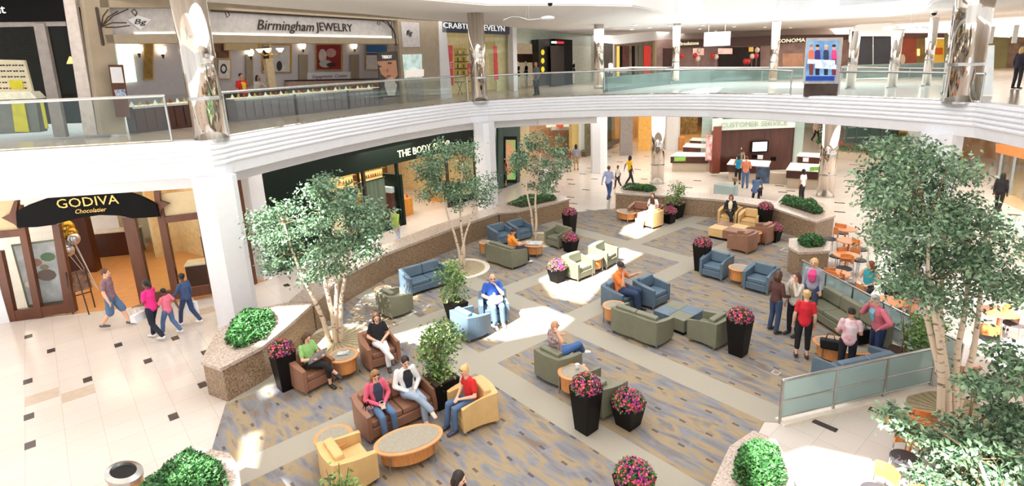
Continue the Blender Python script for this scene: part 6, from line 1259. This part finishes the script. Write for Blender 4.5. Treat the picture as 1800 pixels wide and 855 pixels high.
def person(label, loc, rz, pose='stand', h=1.68, skin=0, hair=('brown', 'short'), top=((120, 120, 120), 'short'), bot=((40, 44, 60), 'trousers'), shoe=(40, 36, 36), arms=('down', 'down'), yaw=0, nod=0, lean=0, hi=True, slim=1.0, coat=None, pat=None, cap=None, glasses=False, z0=.012, crouch=0):
    t = thing('person', label, 'person', (loc[0], loc[1], z0), rz); k = h / 1.7; vox = .0095 if hi else .017
    V = lambda *a: Vector(a) * k
    if hair[1] in ('long', 'bob', 'bun', 'pony', 'curly'): slim = slim * .92
    if pose == 'sit' or pose == 'cross':
        pel, wai, che, nek, hd = V(0, -.03, .52), V(0, -.06 + lean * .4, .66), V(0, -.09 + lean * .8, .87), V(0, -.07 + lean, 1.02), V(0, -.04 + lean * 1.15, 1.17)
        legs = [[V(-.09, .0, .51), V(-.12, .42, .53), V(-.12, .44, .1)], [V(.09, .0, .51), V(.11, .43, .53), V(.1, .5, .1)]]
        if pose == 'cross': legs[1] = [V(.09, .0, .53), V(-.0, .44, .64), V(-.2, .6, .36)]
    elif pose == 'crouch':
        pel, wai, che, nek, hd = V(0, -.1, .5), V(0, 0, .66), V(0, .16, .82), V(0, .3, .9), V(0, .42, .98)
        legs = [[V(-.09, -.1, .5), V(-.13, .25, .42), V(-.12, .05, .1)], [V(.09, -.1, .5), V(.12, .28, .52), V(.1, .2, .1)]]
    else:
        pel, wai, che, nek, hd = V(0, 0, .93), V(0, .0 + lean * .3, 1.07), V(0, .0 + lean * .7, 1.27), V(0, -.01 + lean, 1.42), V(0, .02 + lean * 1.2, 1.57)
        legs = [[V(-.09, 0, .9), V(-.1, .02, .5), V(-.11, -.02, .1)], [V(.09, 0, .9), V(.1, .02, .5), V(.11, -.02, .1)]]
        if pose == 'walk': legs = [[V(-.09, 0, .9), V(-.09, .17, .53), V(-.08, .27, .12)], [V(.09, 0, .9), V(.09, -.04, .5), V(.08, -.3, .17)]]
        if pose == 'walk2': legs = [[V(-.09, 0, .9), V(-.09, .0, .5), V(-.08, -.26, .16)], [V(.09, 0, .9), V(.09, .14, .52), V(.08, .2, .11)]]
        if pose == 'shift': legs = [[V(-.09, 0, .9), V(-.13, .05, .5), V(-.18, .04, .1)], [V(.09, 0, .9), V(.1, .0, .5), V(.09, -.03, .1)]]
    sh = [che + Vector((s * .165 * k * slim, -.01 * k, .1 * k)) for s in (-1, 1)]
    HR = Matrix.Rotation(R(yaw), 3, 'Z') @ Matrix.Rotation(-R(nod), 3, 'X')
    b = MB(); w_ = slim * k
    b.tube([pel, wai, che, che + (nek - che) * .62], [(.145 * w_, .1 * w_), (.12 * w_, .085 * w_), (.15 * w_, .1 * w_), (.11 * w_, .07 * w_)], n=14, flat=(1, 0, 0))
    b.tube([nek - V(0, 0, .06), hd - V(0, .01, .06)], .052 * k, n=10)
    hv = lambda x, y, z: hd + HR @ V(x, y, z)
    b.ell(hd, tuple(q * k for q in (.073, .092, .112)), 14, 10, HR).ell(hv(0, .022, -.055), tuple(q * k for q in (.052, .062, .06)), 12, 8, HR)
    b.tube([hv(0, .088, .022), hv(0, .108, -.014)], [.009 * k, .015 * k], n=8)
    for s in (-1, 1): b.ell(hv(s * .075, -.005, -.005), tuple(q * k for q in (.012, .022, .032)), 8, 6, HR)
    elb = []; wri = []
    for i, s in enumerate((-1, 1)):
        (ex, ey, ez), (wx, wy, wz) = ARMS[arms[i]]; e = sh[i] + V(s * ex, ey, ez); wv = sh[i] + V(s * wx, wy, wz); elb.append(e); wri.append(wv)
        b.tube([sh[i], e], [.05 * w_, .04 * w_], n=10); b.tube([e, e.lerp(wv, .3), wv], [.04 * w_, .042 * w_, .027 * w_], n=10)
        d = (wv - e).normalized(); side = d.cross(Vector((0, 0, 1))); side = side.normalized() if side.length > .2 else Vector((1, 0, 0)); nn = side.cross(d) * (1)
        b.tube([wv, wv + d * .05 * k, wv + d * .085 * k], [(.027 * k, .02 * k), (.038 * k, .015 * k), (.036 * k, .013 * k)], n=10, flat=side)
        fr_ = .0095 if hi else .012
        for j, ln in enumerate((.05, .066, .062, .045)):
            p = wv + d * .082 * k + side * (.028 - j * .0187) * k * (1.12); b.tube([p, p + d * ln * .55 * k - nn * .006 * k, p + d * ln * .95 * k - nn * .026 * k], [fr_ * k, fr_ * k, fr_ * .85 * k], n=6)
        sg = -1 if s > 0 else 1; q = wv + d * .025 * k + side * sg * .026 * k; b.tube([q, q + (d * .5 + side * sg * .8) * .034 * k, q + (d * 1.0 + side * sg * .7) * .058 * k], [.013 * k, .011 * k, .009 * k], n=6)
    for L_ in legs:
        b.tube(L_[:2], [.088 * w_, .06 * w_], n=10); b.tube([L_[1], L_[1].lerp(L_[2], .3), L_[2]], [.056 * w_, .058 * w_, .036 * w_], n=10); b.tube([L_[2], L_[2] + V(0, .02, -.05), L_[2] + V(0, .15, -.07)], [(.035 * k, .04 * k), (.038 * k, .035 * k), (.04 * k, .02 * k)], n=8, flat=(1, 0, 0))
    b.ell(pel, tuple(q * k for q in (.15, .11, .1)))
    bd = fuse(b, 'body', SKINS[skin], t, vox, 2)
    # clothes
    def cloth(nm, c): return M('cloth_%s_%d_%d_%d' % (nm, *c), c, .85, var=.1, vs=5, bump=.25) if not (pat and nm == 'top') else M('cloth_pattern_%d_%d_%d' % c, c, .85, vs=pat[1], col2=pat[0], var=.2)
    tc_, slv = top; g = .016 * k; m = MB()
    zb = pel + (pel - wai).normalized() * .03 * k
    if slv == 'tank': zb = pel
    m.tube([zb, wai, che, che + (nek - che) * .55], [(.155 * w_ + g, .112 * w_ + g), (.13 * w_ + g, .095 * w_ + g), (.158 * w_ + g, .108 * w_ + g), (.125 * w_ + g, .078 * w_ + g)], n=14, flat=(1, 0, 0))
    for i in range(2):
        e, wv = elb[i], wri[i]
        if slv == 'long': m.tube([sh[i], e], [.062 * w_, .054 * w_], n=10); m.tube([e, wv.lerp(e, .06)], [.054 * w_, .038 * w_], n=10)
        elif slv == 'short': m.ell(sh[i].lerp(che, .04), .062 * w_); m.tube([sh[i].lerp(che, .3), sh[i].lerp(e, .1), sh[i].lerp(e, .66)], [.055 * w_, .06 * w_, .058 * w_], n=10)
        else: m.ell(sh[i], .045 * w_)
    fuse(m, 'shirt' if not coat else 'jacket', cloth('top', tc_), t, vox * 1.25)
    if coat:   # inner garment seen in the open front
        m = MB(); fr = Vector((0, .1 * k, 0)); m.tube([wai + fr * 1.15, che + fr * 1.28, nek + Vector((0, .05 * k, -.03 * k))], [(.07 * k, .02), (.115 * k, .022), (.075 * k, .022)], n=10, flat=(1, 0, 0)); fuse(m, 'shirt', cloth('inner', coat), t, vox * 1.4)
    bc, bt = bot; m = MB(); end = {'trousers': .97, 'capri': .62, 'shorts': .0, 'skirt': .1}[bt]
    if bt != 'skirt' or pose in ('sit', 'cross'):
        m.tube([pel - (wai - pel).normalized() * .02, pel.lerp(wai, .45)], [(.158 * w_, .118 * w_), (.14 * w_, .105 * w_)], n=14, flat=(1, 0, 0)); m.ell(pel, tuple(q * w_ for q in (.16, .12, .11)))
        for L_ in legs:
            m.tube([L_[0], L_[1]], [.1 * w_, .074 * w_], n=10)
            if end > .15: m.tube([L_[1], L_[1].lerp(L_[2], end * .5), L_[1].lerp(L_[2], end)], [.074 * w_, .068 * w_, .062 * w_], n=10)
            elif bt == 'shorts': m.tube([L_[0].lerp(L_[1], .6), L_[0].lerp(L_[1], 1.08)], [.098 * w_, .094 * w_], n=10)
    else: m.tube([pel.lerp(wai, .5), pel, V(0, .0, .5)], [(.14 * w_, .1 * w_), (.165 * w_, .13 * w_), (.2 * w_, .17 * w_)], n=16, flat=(1, 0, 0))
    fuse(m, {'trousers': 'trousers', 'capri': 'trousers', 'shorts': 'shorts', 'skirt': 'skirt'}[bt], cloth('bottom', bc), t, vox * 1.25)
    for L_ in legs:
        m = MB(); m.tube([L_[2] + V(0, -.03, -.035), L_[2] + V(0, .06, -.05), L_[2] + V(0, .17, -.066)], [(.042 * k, .045 * k), (.046 * k, .04 * k), (.042 * k, .026 * k)], n=10, flat=(1, 0, 0)).build('shoe', M('shoe_%d_%d_%d' % shoe, shoe, .5), t, smooth=True)
    hc, hs = hair
    if hs != 'bald':
        H = M('hair_' + hc, HAIRC[hc], .55, vs=30, var=.35, stretch=(3, 3, .5)); m = MB()
        m.ell(hv(0, -.016, .026), tuple(q * k for q in (.084, .096, .102)), 14, 10, HR)
        if hs in ('long', 'bob'):
            dn = .3 if hs == 'long' else .16
            m.tube([hv(0, -.06, .03), hv(0, -.075, -.07), hd + HR @ V(0, -.075, 0) - V(0, 0, dn)], [(.08 * k, .045 * k), (.088 * k, .045 * k), (.075 * k, .03 * k)], n=12, flat=tuple(HR @ Vector((1, 0, 0))))
            for s in (-1, 1): m.tube([hv(s * .066, .0, .03), hv(s * .078, .0, -.06), hv(s * .082, .01, -.13 if hs == 'bob' else -.2)], [.03 * k, .03 * k, .018 * k], n=8)
        if hs == 'bun': m.ell(hv(0, -.09, .075), .042 * k)
        if hs == 'pony': m.tube([hv(0, -.09, .05), hv(0, -.14, -.02), hv(0, -.12, -.14)], [.028 * k, .03 * k, .012 * k], n=8)
        if hs == 'curly':
            for _ in range(46): u = Vector(rng.normal(size=3)).normalized(); m.ell(hv(u.x * .09, -.03 + u.y * .085 - .0, -.01 + u.z * .11), .03 * k, 7, 5)
        fuse(m, 'hair', H, t, vox * 1.3)
    if cap: MB().ell(hv(0, -.005, .05), tuple(q * k for q in (.09, .104, .08)), 14, 8, HR).ell(hv(0, .11, .045), tuple(q * k for q in (.06, .06, .012)), 12, 6, HR).build('cap', M('cap_dark', cap, .7), t, smooth=True)
    if hi and hs is not None:
        for s in (-1, 1):
            MB().ell(hv(s * .03, .083, .008), tuple(q * k for q in (.012, .007, .007)), 8, 6, HR).build('eye', M('eye_dark', (40, 30, 28), .3), bd, smooth=True)
            MB().tube([hv(s * .016, .089, .026), hv(s * .032, .09, .031), hv(s * .046, .079, .026)], .0035 * k, n=5).build('eyebrow', M('brow', (70, 48, 36), .8), bd)
        MB().ell(hv(0, .086, -.05), tuple(q * k for q in (.022, .008, .007)), 8, 6, HR).build('mouth', M('lips', (172, 92, 84), .5), bd, smooth=True)
    if glasses:
        m = MB()
        for s in (-1, 1): m.ell(hv(s * .034, .075 if glasses == 1 else .06, .01 if glasses == 1 else .085), tuple(q * k for q in (.03, .008, .018)), 8, 6, HR)
        m.build('glasses', BLK, t, smooth=True)
    t['wr'] = 0; del t['wr']
    M4 = Matrix.Translation(t.location) @ Matrix.Rotation(rz, 4, 'Z')
    return t, [M4 @ q for q in wri], M4
def seated(key, dx=0, dy=0, turn=0):
    c, rz = SEATS[key]; v = Matrix.Rotation(rz, 3, 'Z') @ Vector((dx, dy, 0)); return (c.x + v.x, c.y + v.y), rz + R(turn)
def face_to(px0, py0, px1, py1):
    """turn so that the person looks from the first spot of the floor towards the second"""
    a, b = G(px0, py0), G(px1, py1); return math.atan2(b.y - a.y, b.x - a.x) - PI / 2
LOWX = -.0
# --- seated in the lounge
l, r_ = seated('A1', 0, .05, 6); _, wr, M4 = person('woman in a light green top and black capris reading in a brown armchair', l, r_, 'cross', 1.66, 0, ('brown', 'bob'), ((146, 196, 118), 'short'), ((30, 28, 32), 'capri'), arms=('read', 'read'), nod=25)
paper('open newspaper held by the woman in light green', (wr[0] + wr[1])[:2] and tuple(((wr[0] + wr[1]) / 2)[:2]), wr[0].z + .0, .42, r_)
np_ = COL.objects[-1]; np_.rotation_euler = (R(62), 0, r_); np_.location = (wr[0] + wr[1]) / 2 + Matrix.Rotation(r_, 3, 'Z') @ Vector((0, .06, .03))
l, r_ = seated('A2', 0, .05, -12); person('woman in a black v-neck top and white trousers in a brown armchair', l, r_, 'cross', 1.68, 0, ('brown', 'bob'), ((30, 30, 34), 'short'), ((238, 236, 236), 'trousers'), shoe=(60, 44, 40), arms=('lap', 'lap'), nod=15)
l, r_ = seated('S1', .34, .04, -4); _, wr, M4 = person('woman in a pink cardigan and jeans looking at a phone, on the brown loveseat', l, r_, 'sit', 1.66, 0, ('light', 'long'), ((218, 96, 122), 'long'), ((84, 112, 146), 'trousers'), shoe=(190, 150, 130), arms=('lap', 'lap'), nod=32, coat=(50, 56, 76), glasses=2)
t = thing('mobile_phone', 'small pale phone in the hands of the woman in pink', 'phone', (wr[0] + wr[1]) / 2 + Vector((0, 0, .02)), r_); MB().box((0, 0, .01), (.06, .11, .012)).build('case', WHITE, t, bevel=.004); MB().box((0, .005, .017), (.05, .08, .002)).build('screen', BLK, t)
l, r_ = seated('S1', -.3, .05, -6); person('person in a white jacket and light jeans, leg crossed, on the brown loveseat', l, r_, 'cross', 1.72, 0, ('dark', 'short'), ((232, 232, 230), 'long'), ((158, 176, 196), 'trousers'), shoe=(226, 196, 176), arms=('lap', 'lap'), nod=22, coat=(34, 36, 42))
l, r_ = seated('A3', 0, .06, 8); person('woman in a red t-shirt and jeans in a tan yellow armchair', l, r_, 'sit', 1.66, 0, ('blonde', 'bun'), ((204, 36, 38), 'short'), ((82, 108, 142), 'trousers'), shoe=(50, 60, 90), arms=('lap', 'lap'), nod=28, lean=.1, glasses=2)
l, r_ = seated('A6', 0, .05, 10); _, wr, M4 = person('man in a bright blue shirt with a white bag on his lap', l, r_, 'sit', 1.76, 0, ('grey', 'bald'), ((44, 92, 186), 'short'), ((96, 122, 156), 'trousers'), shoe=(230, 230, 230), arms=('chin', 'lap'), nod=20, slim=1.12, glasses=1)
def bag(label, loc, w_, d_, h_, mat, rz=0, handle=True, kind='shopping_bag', cat='bag', z=0, soft=False, hmat=None):
    t = thing(kind, label, cat, (loc[0], loc[1], z), rz); m = MB().prism([(-w_ / 2, -d_ / 2), (w_ / 2, -d_ / 2), (w_ / 2, d_ / 2), (-w_ / 2, d_ / 2)], 0, h_, [(-w_ * .56, -d_ * .3), (w_ * .56, -d_ * .3), (w_ * .56, d_ * .3), (-w_ * .56, d_ * .3)])
    bb = m.build('bag_body', mat, t, bevel=.03 if soft else .004)
    if handle:
        for s in (-1, 1): MB().tube([(-w_ * .25, s * d_ * .25, h_ * .98), (-w_ * .15, 0, h_ + .13), (w_ * .15, 0, h_ + .13), (w_ * .25, s * d_ * .25, h_ * .98)], .007, n=5).build('handle', hmat or WHITE, bb)
    return t
WB = M('white_plastic_bag', (240, 236, 238), .5, vs=4, col2=(250, 214, 214)); 
v = M4 @ Vector((.02, .28, .6)); t = thing('plastic_bag', 'white and pink plastic bag on the lap of the man in blue', 'bag', (v.x, v.y, .6), r_)
fuse(MB().ell((0, 0, .1), (.2, .15, .12)).ell((.1, .05, .17), (.1, .1, .1)).ell((-.12, .02, .12), (.1, .1, .11)).ell((.02, -.02, .24), (.04, .05, .08)), 'bag_body', WB, t, .016)
l, r_ = seated('S3', .28, .06, -22); _, wr, M4 = person('man in an orange shirt seen from behind, reading at the oval table', l, r_, 'sit', 1.75, 1, ('dark', 'short'), ((232, 138, 48), 'short'), ((40, 44, 60), 'trousers'), shoe=(236, 236, 236), arms=('rest', 'out'), nod=30, lean=.08, slim=1.1)
l, r_ = seated('A13', -.04, .05, 14); person('man in an orange shirt and dark cap resting his head on his hand', l, r_, 'sit', 1.8, 1, ('dark', 'short'), ((240, 128, 54), 'short'), ((46, 62, 92), 'trousers'), shoe=(50, 44, 44), arms=('out', 'chin'), yaw=-25, nod=14, slim=1.18, cap=(48, 40, 44))
l, r_ = seated('A16', -.05, .12, -30); person('bald man in a patterned shirt and jeans lounging with his arm behind his head', l, r_, 'cross', 1.74, 1, ('dark', 'bald'), ((196, 176, 172), 'short'), ((70, 104, 158), 'trousers'), shoe=(236, 236, 236), arms=('rest', 'behind'), nod=10, lean=-.05, pat=((110, 76, 76), 22), slim=1.05)
l, r_ = seated('S5', -.3, .06, 0); person('woman in a sunlit white top on the brown loveseat at the far end', l, r_, 'sit', 1.66, 0, ('brown', 'bob'), ((246, 240, 238), 'short'), ((240, 236, 232), 'trousers'), arms=('lap', 'lap'), hi=False)
l, r_ = seated('A18', 0, .0, 0); person('person with long brown hair seen from behind in the sunlit yellow armchair', l, r_, 'sit', 1.64, 0, ('brown', 'long'), ((232, 214, 186), 'short'), ((200, 190, 180), 'trousers'), arms=('lap', 'lap'), hi=False)
l, r_ = seated('A19', 0, .05, 10); person('woman in a dark suit and cream blouse sitting in a tan yellow armchair', l, r_, 'cross', 1.66, 0, ('red', 'bob'), ((34, 34, 40), 'long'), ((28, 28, 32), 'trousers'), shoe=(40, 34, 34), arms=('lap', 'lap'), nod=25, coat=(236, 222, 184), hi=False)
v = G(1124, 402); bag('pale blue shopping bag beside the sunlit yellow armchair', v, .3, .14, .42, M('pale_blue_bag', (206, 220, 240), .5), R(30), z=.012)
l, r_ = seated('A3', 0, 0, 0)
c = SEATS['S1']; v = c[0] + Matrix.Rotation(c[1], 3, 'Z') @ Vector((.62, .12, 0)); t = bag('dark handbag with red and white trim beside the woman in pink', v, .26, .2, .18, M('dark_patterned_handbag', (58, 42, 46), .6, vs=9, col2=(190, 160, 160)), c[1] + .3, True, 'handbag', z=.44, soft=True, hmat=BLK)
person('dark haired person at the bottom edge, only the head and shoulders in view', tuple(G(812, 846, 1.12)[:2]), R(-60), 'sit', 1.66, 0, ('dark', 'long'), ((44, 40, 44), 'long'), ((40, 44, 60), 'trousers'), arms=('lap', 'lap'), nod=15)
cs = G(812, 846, 1.12); make_seat('armchair', AW, AD, BRN, 'brown armchair at the bottom edge, under the dark haired person', 'armchair', (cs.x, cs.y), R(-60))
# --- standing group at the right
def st(px, py, look, *a, **k): return person(a[0], tuple(G(px, py)[:2]), face_to(px, py, *look), *a[1:], **k)
st(1360, 586, (1400, 575), 'woman in a brown top and jeans, left in the standing group', 'shift', 1.66, 0, ('brown', 'bob'), ((92, 58, 54), 'long'), ((62, 80, 112), 'trousers'), shoe=(70, 60, 60), arms=('carry', 'carry'), nod=18)
st(1392, 590, (1360, 600), 'woman in a beige vest touching her hair, in the standing group', 'stand', 1.68, 0, ('brown', 'long'), ((206, 198, 184), 'long'), ((30, 30, 38), 'trousers'), arms=('face', 'down'), nod=10, coat=(150, 136, 112))
st(1422, 560, (1400, 590), 'blonde curly haired woman in a grey cardigan over pink, in the standing group', 'stand', 1.68, 0, ('blonde', 'curly'), ((168, 168, 184), 'long'), ((70, 80, 110), 'trousers'), arms=('down', 'down'), nod=5, coat=(232, 76, 140))
st(1408, 630, (1400, 560), 'woman in a red top and black capri trousers seen from behind', 'stand', 1.68, 0, ('blonde', 'bun'), ((206, 36, 48), 'short'), ((24, 24, 28), 'capri'), shoe=(60, 40, 40), arms=('down', 'down'))
st(1484, 664, (1470, 600), 'person in a striped top seen from behind at the oval table', 'stand', 1.62, 1, ('dark', 'bun'), ((232, 224, 228), 'short'), ((26, 26, 34), 'trousers'), arms=('carry', 'carry'), nod=20, pat=((214, 130, 140), 7), slim=1.05)
_, wr, M4 = st(1537, 640, (1480, 640), 'older person in a pink shirt over blue leaning with one hand at the face', 'stand', 1.66, 0, ('grey', 'short'), ((206, 110, 126), 'long'), ((44, 58, 96), 'trousers'), arms=('hip', 'face'), nod=25, lean=.12, coat=(120, 180, 200), slim=1.12)
v = G(1458, 612, .47); bag('black bag with straps on the oval table', v, .36, .24, .2, BLACK, R(20), True, 'handbag', z=.47, soft=True, hmat=BLACK)
v = G(1512, 585, .7); t = bag('dark shoulder bag beside the person in the striped top', G(1510, 640), .28, .14, .34, BLACK, R(60), True, 'handbag', z=.5, soft=True, hmat=BLACK)
# --- cafe
st(1521, 535, (1500, 560), 'woman in a teal top sitting at a cafe table beyond the frosted rail', 'sit', 1.66, 0, ('red', 'long'), ((50, 160, 176), 'tank'), ((30, 30, 40), 'trousers'), arms=('lap', 'lap'), hi=False, yaw=-60, z0=0)
st(1586, 548, (1570, 540), 'person in black leaning at the cafe table behind the big tree', 'sit', 1.68, 1, ('dark', 'short'), ((30, 36, 44), 'long'), ((40, 40, 50), 'trousers'), arms=('carry', 'carry'), hi=False, z0=0)
st(1598, 570, (1575, 540), 'person in pink at the cafe table behind the big tree', 'sit', 1.6, 0, ('light', 'bob'), ((232, 150, 170), 'short'), ((120, 110, 120), 'trousers'), arms=('carry', 'carry'), hi=False, z0=0)
st(1790, 600, (1755, 580), 'person with brown hair and bare shoulders sitting at the right edge', 'sit', 1.66, 0, ('light', 'bob'), ((240, 168, 130), 'tank'), ((240, 240, 240), 'trousers'), arms=('carry', 'carry'), z0=0)
# --- walkers on the tile floor
st(206, 576, (330, 560), 'man in a plaid shirt and denim shorts walking past the chocolate shop', 'walk', 1.78, 0, ('brown', 'short'), ((112, 84, 96), 'short'), ((82, 112, 146), 'shorts'), shoe=(80, 80, 84), arms=('down', 'down'), pat=((150, 120, 124), 26), slim=1.05, z0=0)
_, wr, M4 = st(278, 597, (180, 590), 'woman in a magenta top and dark jeans carrying a white box bag', 'walk2', 1.74, 2, ('black', 'pony'), ((226, 44, 132), 'short'), ((28, 34, 52), 'trousers'), shoe=(226, 226, 226), arms=('carry', 'fwd'), z0=0)
bag('white box bag carried by the woman in magenta', (wr[0].x, wr[0].y), .34, .2, .2, WHITE, face_to(278, 597, 180, 590), True, z=wr[0].z - .4)
st(303, 589, (200, 583), 'child in a pink t-shirt and jeans walking behind the woman in magenta', 'walk', 1.38, 2, ('black', 'short'), ((226, 116, 140), 'short'), ((82, 108, 150), 'trousers'), shoe=(240, 240, 240), arms=('fwd', 'back'), z0=0)
_, wr, M4 = st(336, 572, (230, 565), 'girl in a denim jacket carrying a white and blue bag', 'walk', 1.58, 2, ('black', 'bun'), ((62, 84, 124), 'long'), ((48, 66, 104), 'trousers'), shoe=(236, 236, 236), arms=('fwd', 'down'), z0=0)
b_ = bag('white and blue shopping bag carried by the girl in denim', (wr[1].x, wr[1].y), .32, .13, .38, M('white_blue_bag', (240, 240, 246), .5), face_to(336, 572, 230, 565) + PI / 2, True, z=wr[1].z - .52); MB().ell((0, -.066, .2), (.11, .01, .09), 12, 8).build('blue_print', M('blue_bag_print', (40, 90, 210), .5), b_)
st(700, 436, (770, 400), 'woman in a lime green jacket walking along the dark green shop', 'walk', 1.68, 1, ('dark', 'bun'), ((164, 186, 84), 'long'), ((196, 200, 216), 'trousers'), arms=('carry', 'back'), hi=False, z0=0)
st(957, 345, (960, 300), 'man in a white shirt walking away behind the third tree', 'walk', 1.72, 0, ('light', 'short'), ((240, 238, 240), 'short'), ((190, 190, 196), 'trousers'), hi=False, z0=0)
st(1070, 352, (1110, 330), 'man in a pale blue shirt and jeans walking with a boy', 'walk', 1.76, 1, ('brown', 'short'), ((168, 178, 214), 'long'), ((62, 88, 140), 'trousers'), arms=('back', 'carry'), hi=False, z0=0)
st(1086, 331, (1050, 340), 'boy in a white t-shirt walking between the two adults', 'walk2', 1.28, 2, ('black', 'short'), ((238, 232, 226), 'short'), ((60, 46, 44), 'trousers'), hi=False, z0=0)
st(1107, 326, (1150, 320), 'woman in a yellow top holding the boy by the hand', 'walk', 1.7, 2, ('black', 'bob'), ((238, 190, 24), 'short'), ((52, 38, 38), 'trousers'), arms=('back', 'down'), hi=False, z0=0)
st(1013, 299, (1000, 270), 'woman in a grey top and khaki shorts by the bright shop', 'stand', 1.7, 1, ('black', 'long'), ((150, 148, 160), 'long'), ((176, 150, 112), 'shorts'), hi=False, z0=0)
st(1000, 302, (1010, 270), 'person with a dark red bag behind the third tree', 'stand', 1.6, 1, ('black', 'short'), ((130, 50, 46), 'short'), ((150, 110, 90), 'shorts'), hi=False, z0=0)
st(1097, 250, (1090, 235), 'man in a green shirt far down the warm corridor', 'walk', 1.74, 1, ('dark', 'short'), ((84, 160, 130), 'short'), ((186, 160, 140), 'trousers'), hi=False, z0=0)
st(886, 330, (900, 300), 'man in a dark shirt half hidden by the second pier', 'stand', 1.74, 1, ('dark', 'short'), ((92, 62, 48), 'short'), ((60, 50, 50), 'shorts'), hi=False, z0=0)
st(1296, 324, (1300, 280), 'customer in a teal blue top at the service counter', 'stand', 1.66, 1, ('dark', 'bob'), ((24, 140, 178), 'tank'), ((28, 28, 34), 'capri'), arms=('carry', 'carry'), hi=False, z0=0)
st(1309, 331, (1312, 285), 'customer in an orange pink shirt and jeans at the service counter', 'stand', 1.72, 0, ('brown', 'short'), ((228, 140, 106), 'short'), ((84, 112, 156), 'trousers'), arms=('carry', 'carry'), hi=False, z0=0)
st(1300, 306, (1302, 330), 'clerk in a patterned blouse behind the centre service counter', 'stand', 1.66, 0, ('brown', 'bob'), ((120, 110, 96), 'short'), ((40, 40, 44), 'trousers'), arms=('carry', 'carry'), hi=False, z0=0, pat=((170, 150, 130), 16))
st(1327, 352, (1345, 340), 'person in blue bending down beside the dark notice board', 'crouch', 1.7, 1, ('dark', 'short'), ((84, 110, 150), 'short'), ((26, 26, 32), 'trousers'), arms=('fwd', 'fwd'), hi=False, z0=0)
st(1408, 356, (1380, 350), 'woman in a white t-shirt walking behind the right hedge', 'stand', 1.6, 1, ('black', 'bob'), ((244, 242, 242), 'short'), ((40, 40, 46), 'trousers'), hi=False, z0=0)
st(1433, 250, (1500, 262), 'man in a pale pink shirt walking beyond the service desk', 'walk', 1.76, 0, ('dark', 'short'), ((232, 196, 184), 'long'), ((28, 28, 32), 'trousers'), hi=False, z0=0)
st(1444, 256, (1510, 268), 'man in a white shirt walking beyond the service desk', 'walk2', 1.76, 0, ('dark', 'short'), ((246, 244, 248), 'long'), ((46, 46, 54), 'trousers'), hi=False, z0=0)
st(1527, 345, (1500, 330), 'person in black half hidden behind the big tree', 'stand', 1.68, 2, ('black', 'short'), ((34, 32, 34), 'long'), ((30, 30, 32), 'trousers'), hi=False, z0=0)
st(1680, 316, (1640, 310), 'person in a rust red top beyond the big tree', 'stand', 1.68, 1, ('red', 'long'), ((206, 84, 56), 'short'), ((90, 80, 80), 'trousers'), hi=False, z0=0)
st(1645, 284, (1640, 270), 'distant shopper in pale clothes by the right pier', 'stand', 1.7, 0, ('dark', 'short'), ((196, 190, 206), 'long'), ((60, 60, 80), 'trousers'), hi=False, z0=0)
st(1752, 374, (1790, 340), 'person in black with long dark hair and a pale belt walking at the right', 'walk', 1.72, 2, ('black', 'long'), ((26, 24, 26), 'long'), ((24, 22, 24), 'trousers'), hi=False, z0=0)
person('shop assistant in a cream shirt inside the chocolate shop', (-20.9, 4.3), R(60), 'stand', 1.76, 1, ('dark', 'short'), ((214, 186, 156), 'long'), ((34, 32, 36), 'trousers'), arms=('chin', 'down'), hi=False, z0=.008)
# --- upper gallery
def up_(label, x, y, d, *a, **k):
    v = OW(*back(PJ, d), x, y); return person(label, (v.x, v.y), aJ + PI, *a, hi=False, z0=5.2, **k)
up_('clerk in a red vest with a yellow tie behind the jewelry counter', 424, 140, 1.0, 'stand', 1.72, 1, ('dark', 'short'), ((208, 44, 44), 'short'), ((40, 40, 44), 'trousers'), coat=(220, 190, 60))
up_('woman in a white blouse behind the dark cherry desk', 453, 140, 2.2, 'stand', 1.62, 1, ('black', 'bob'), ((236, 228, 220), 'long'), ((40, 40, 44), 'trousers'), arms=('chin', 'down'))
v = D(943, 142, 28.5); person('man in a dark grey shirt in front of the black portal', (v.x, v.y), R(100), 'stand', 1.7, 1, ('dark', 'bald'), ((96, 92, 96), 'short'), ((50, 50, 56), 'trousers'), hi=False, z0=5.2)
v = D(1073, 130, 36); person('person in a white shirt beyond the far railing', (v.x, v.y), R(100), 'stand', 1.7, 2, ('black', 'short'), ((246, 244, 248), 'long'), ((50, 50, 56), 'trousers'), hi=False, z0=5.2)
v = D(1787, 145, 20); person('light haired person in a dark top at the right edge of the gallery', (v.x, v.y), R(-30), 'stand', 1.5, 0, ('blonde', 'bob'), ((50, 44, 60), 'long'), ((50, 50, 56), 'trousers'), hi=False, z0=5.2)
bpy.context.view_layer.update(); dg = bpy.context.evaluated_depsgraph_get()
news = [(o, bpy.data.meshes.new_from_object(o.evaluated_get(dg))) for o in FUSED]
for o, me in news:
    o.modifiers.clear(); old = o.data; o.data = me; bpy.data.meshes.remove(old); me.name = o.name
    me.polygons.foreach_set('use_smooth', [True] * len(me.polygons))
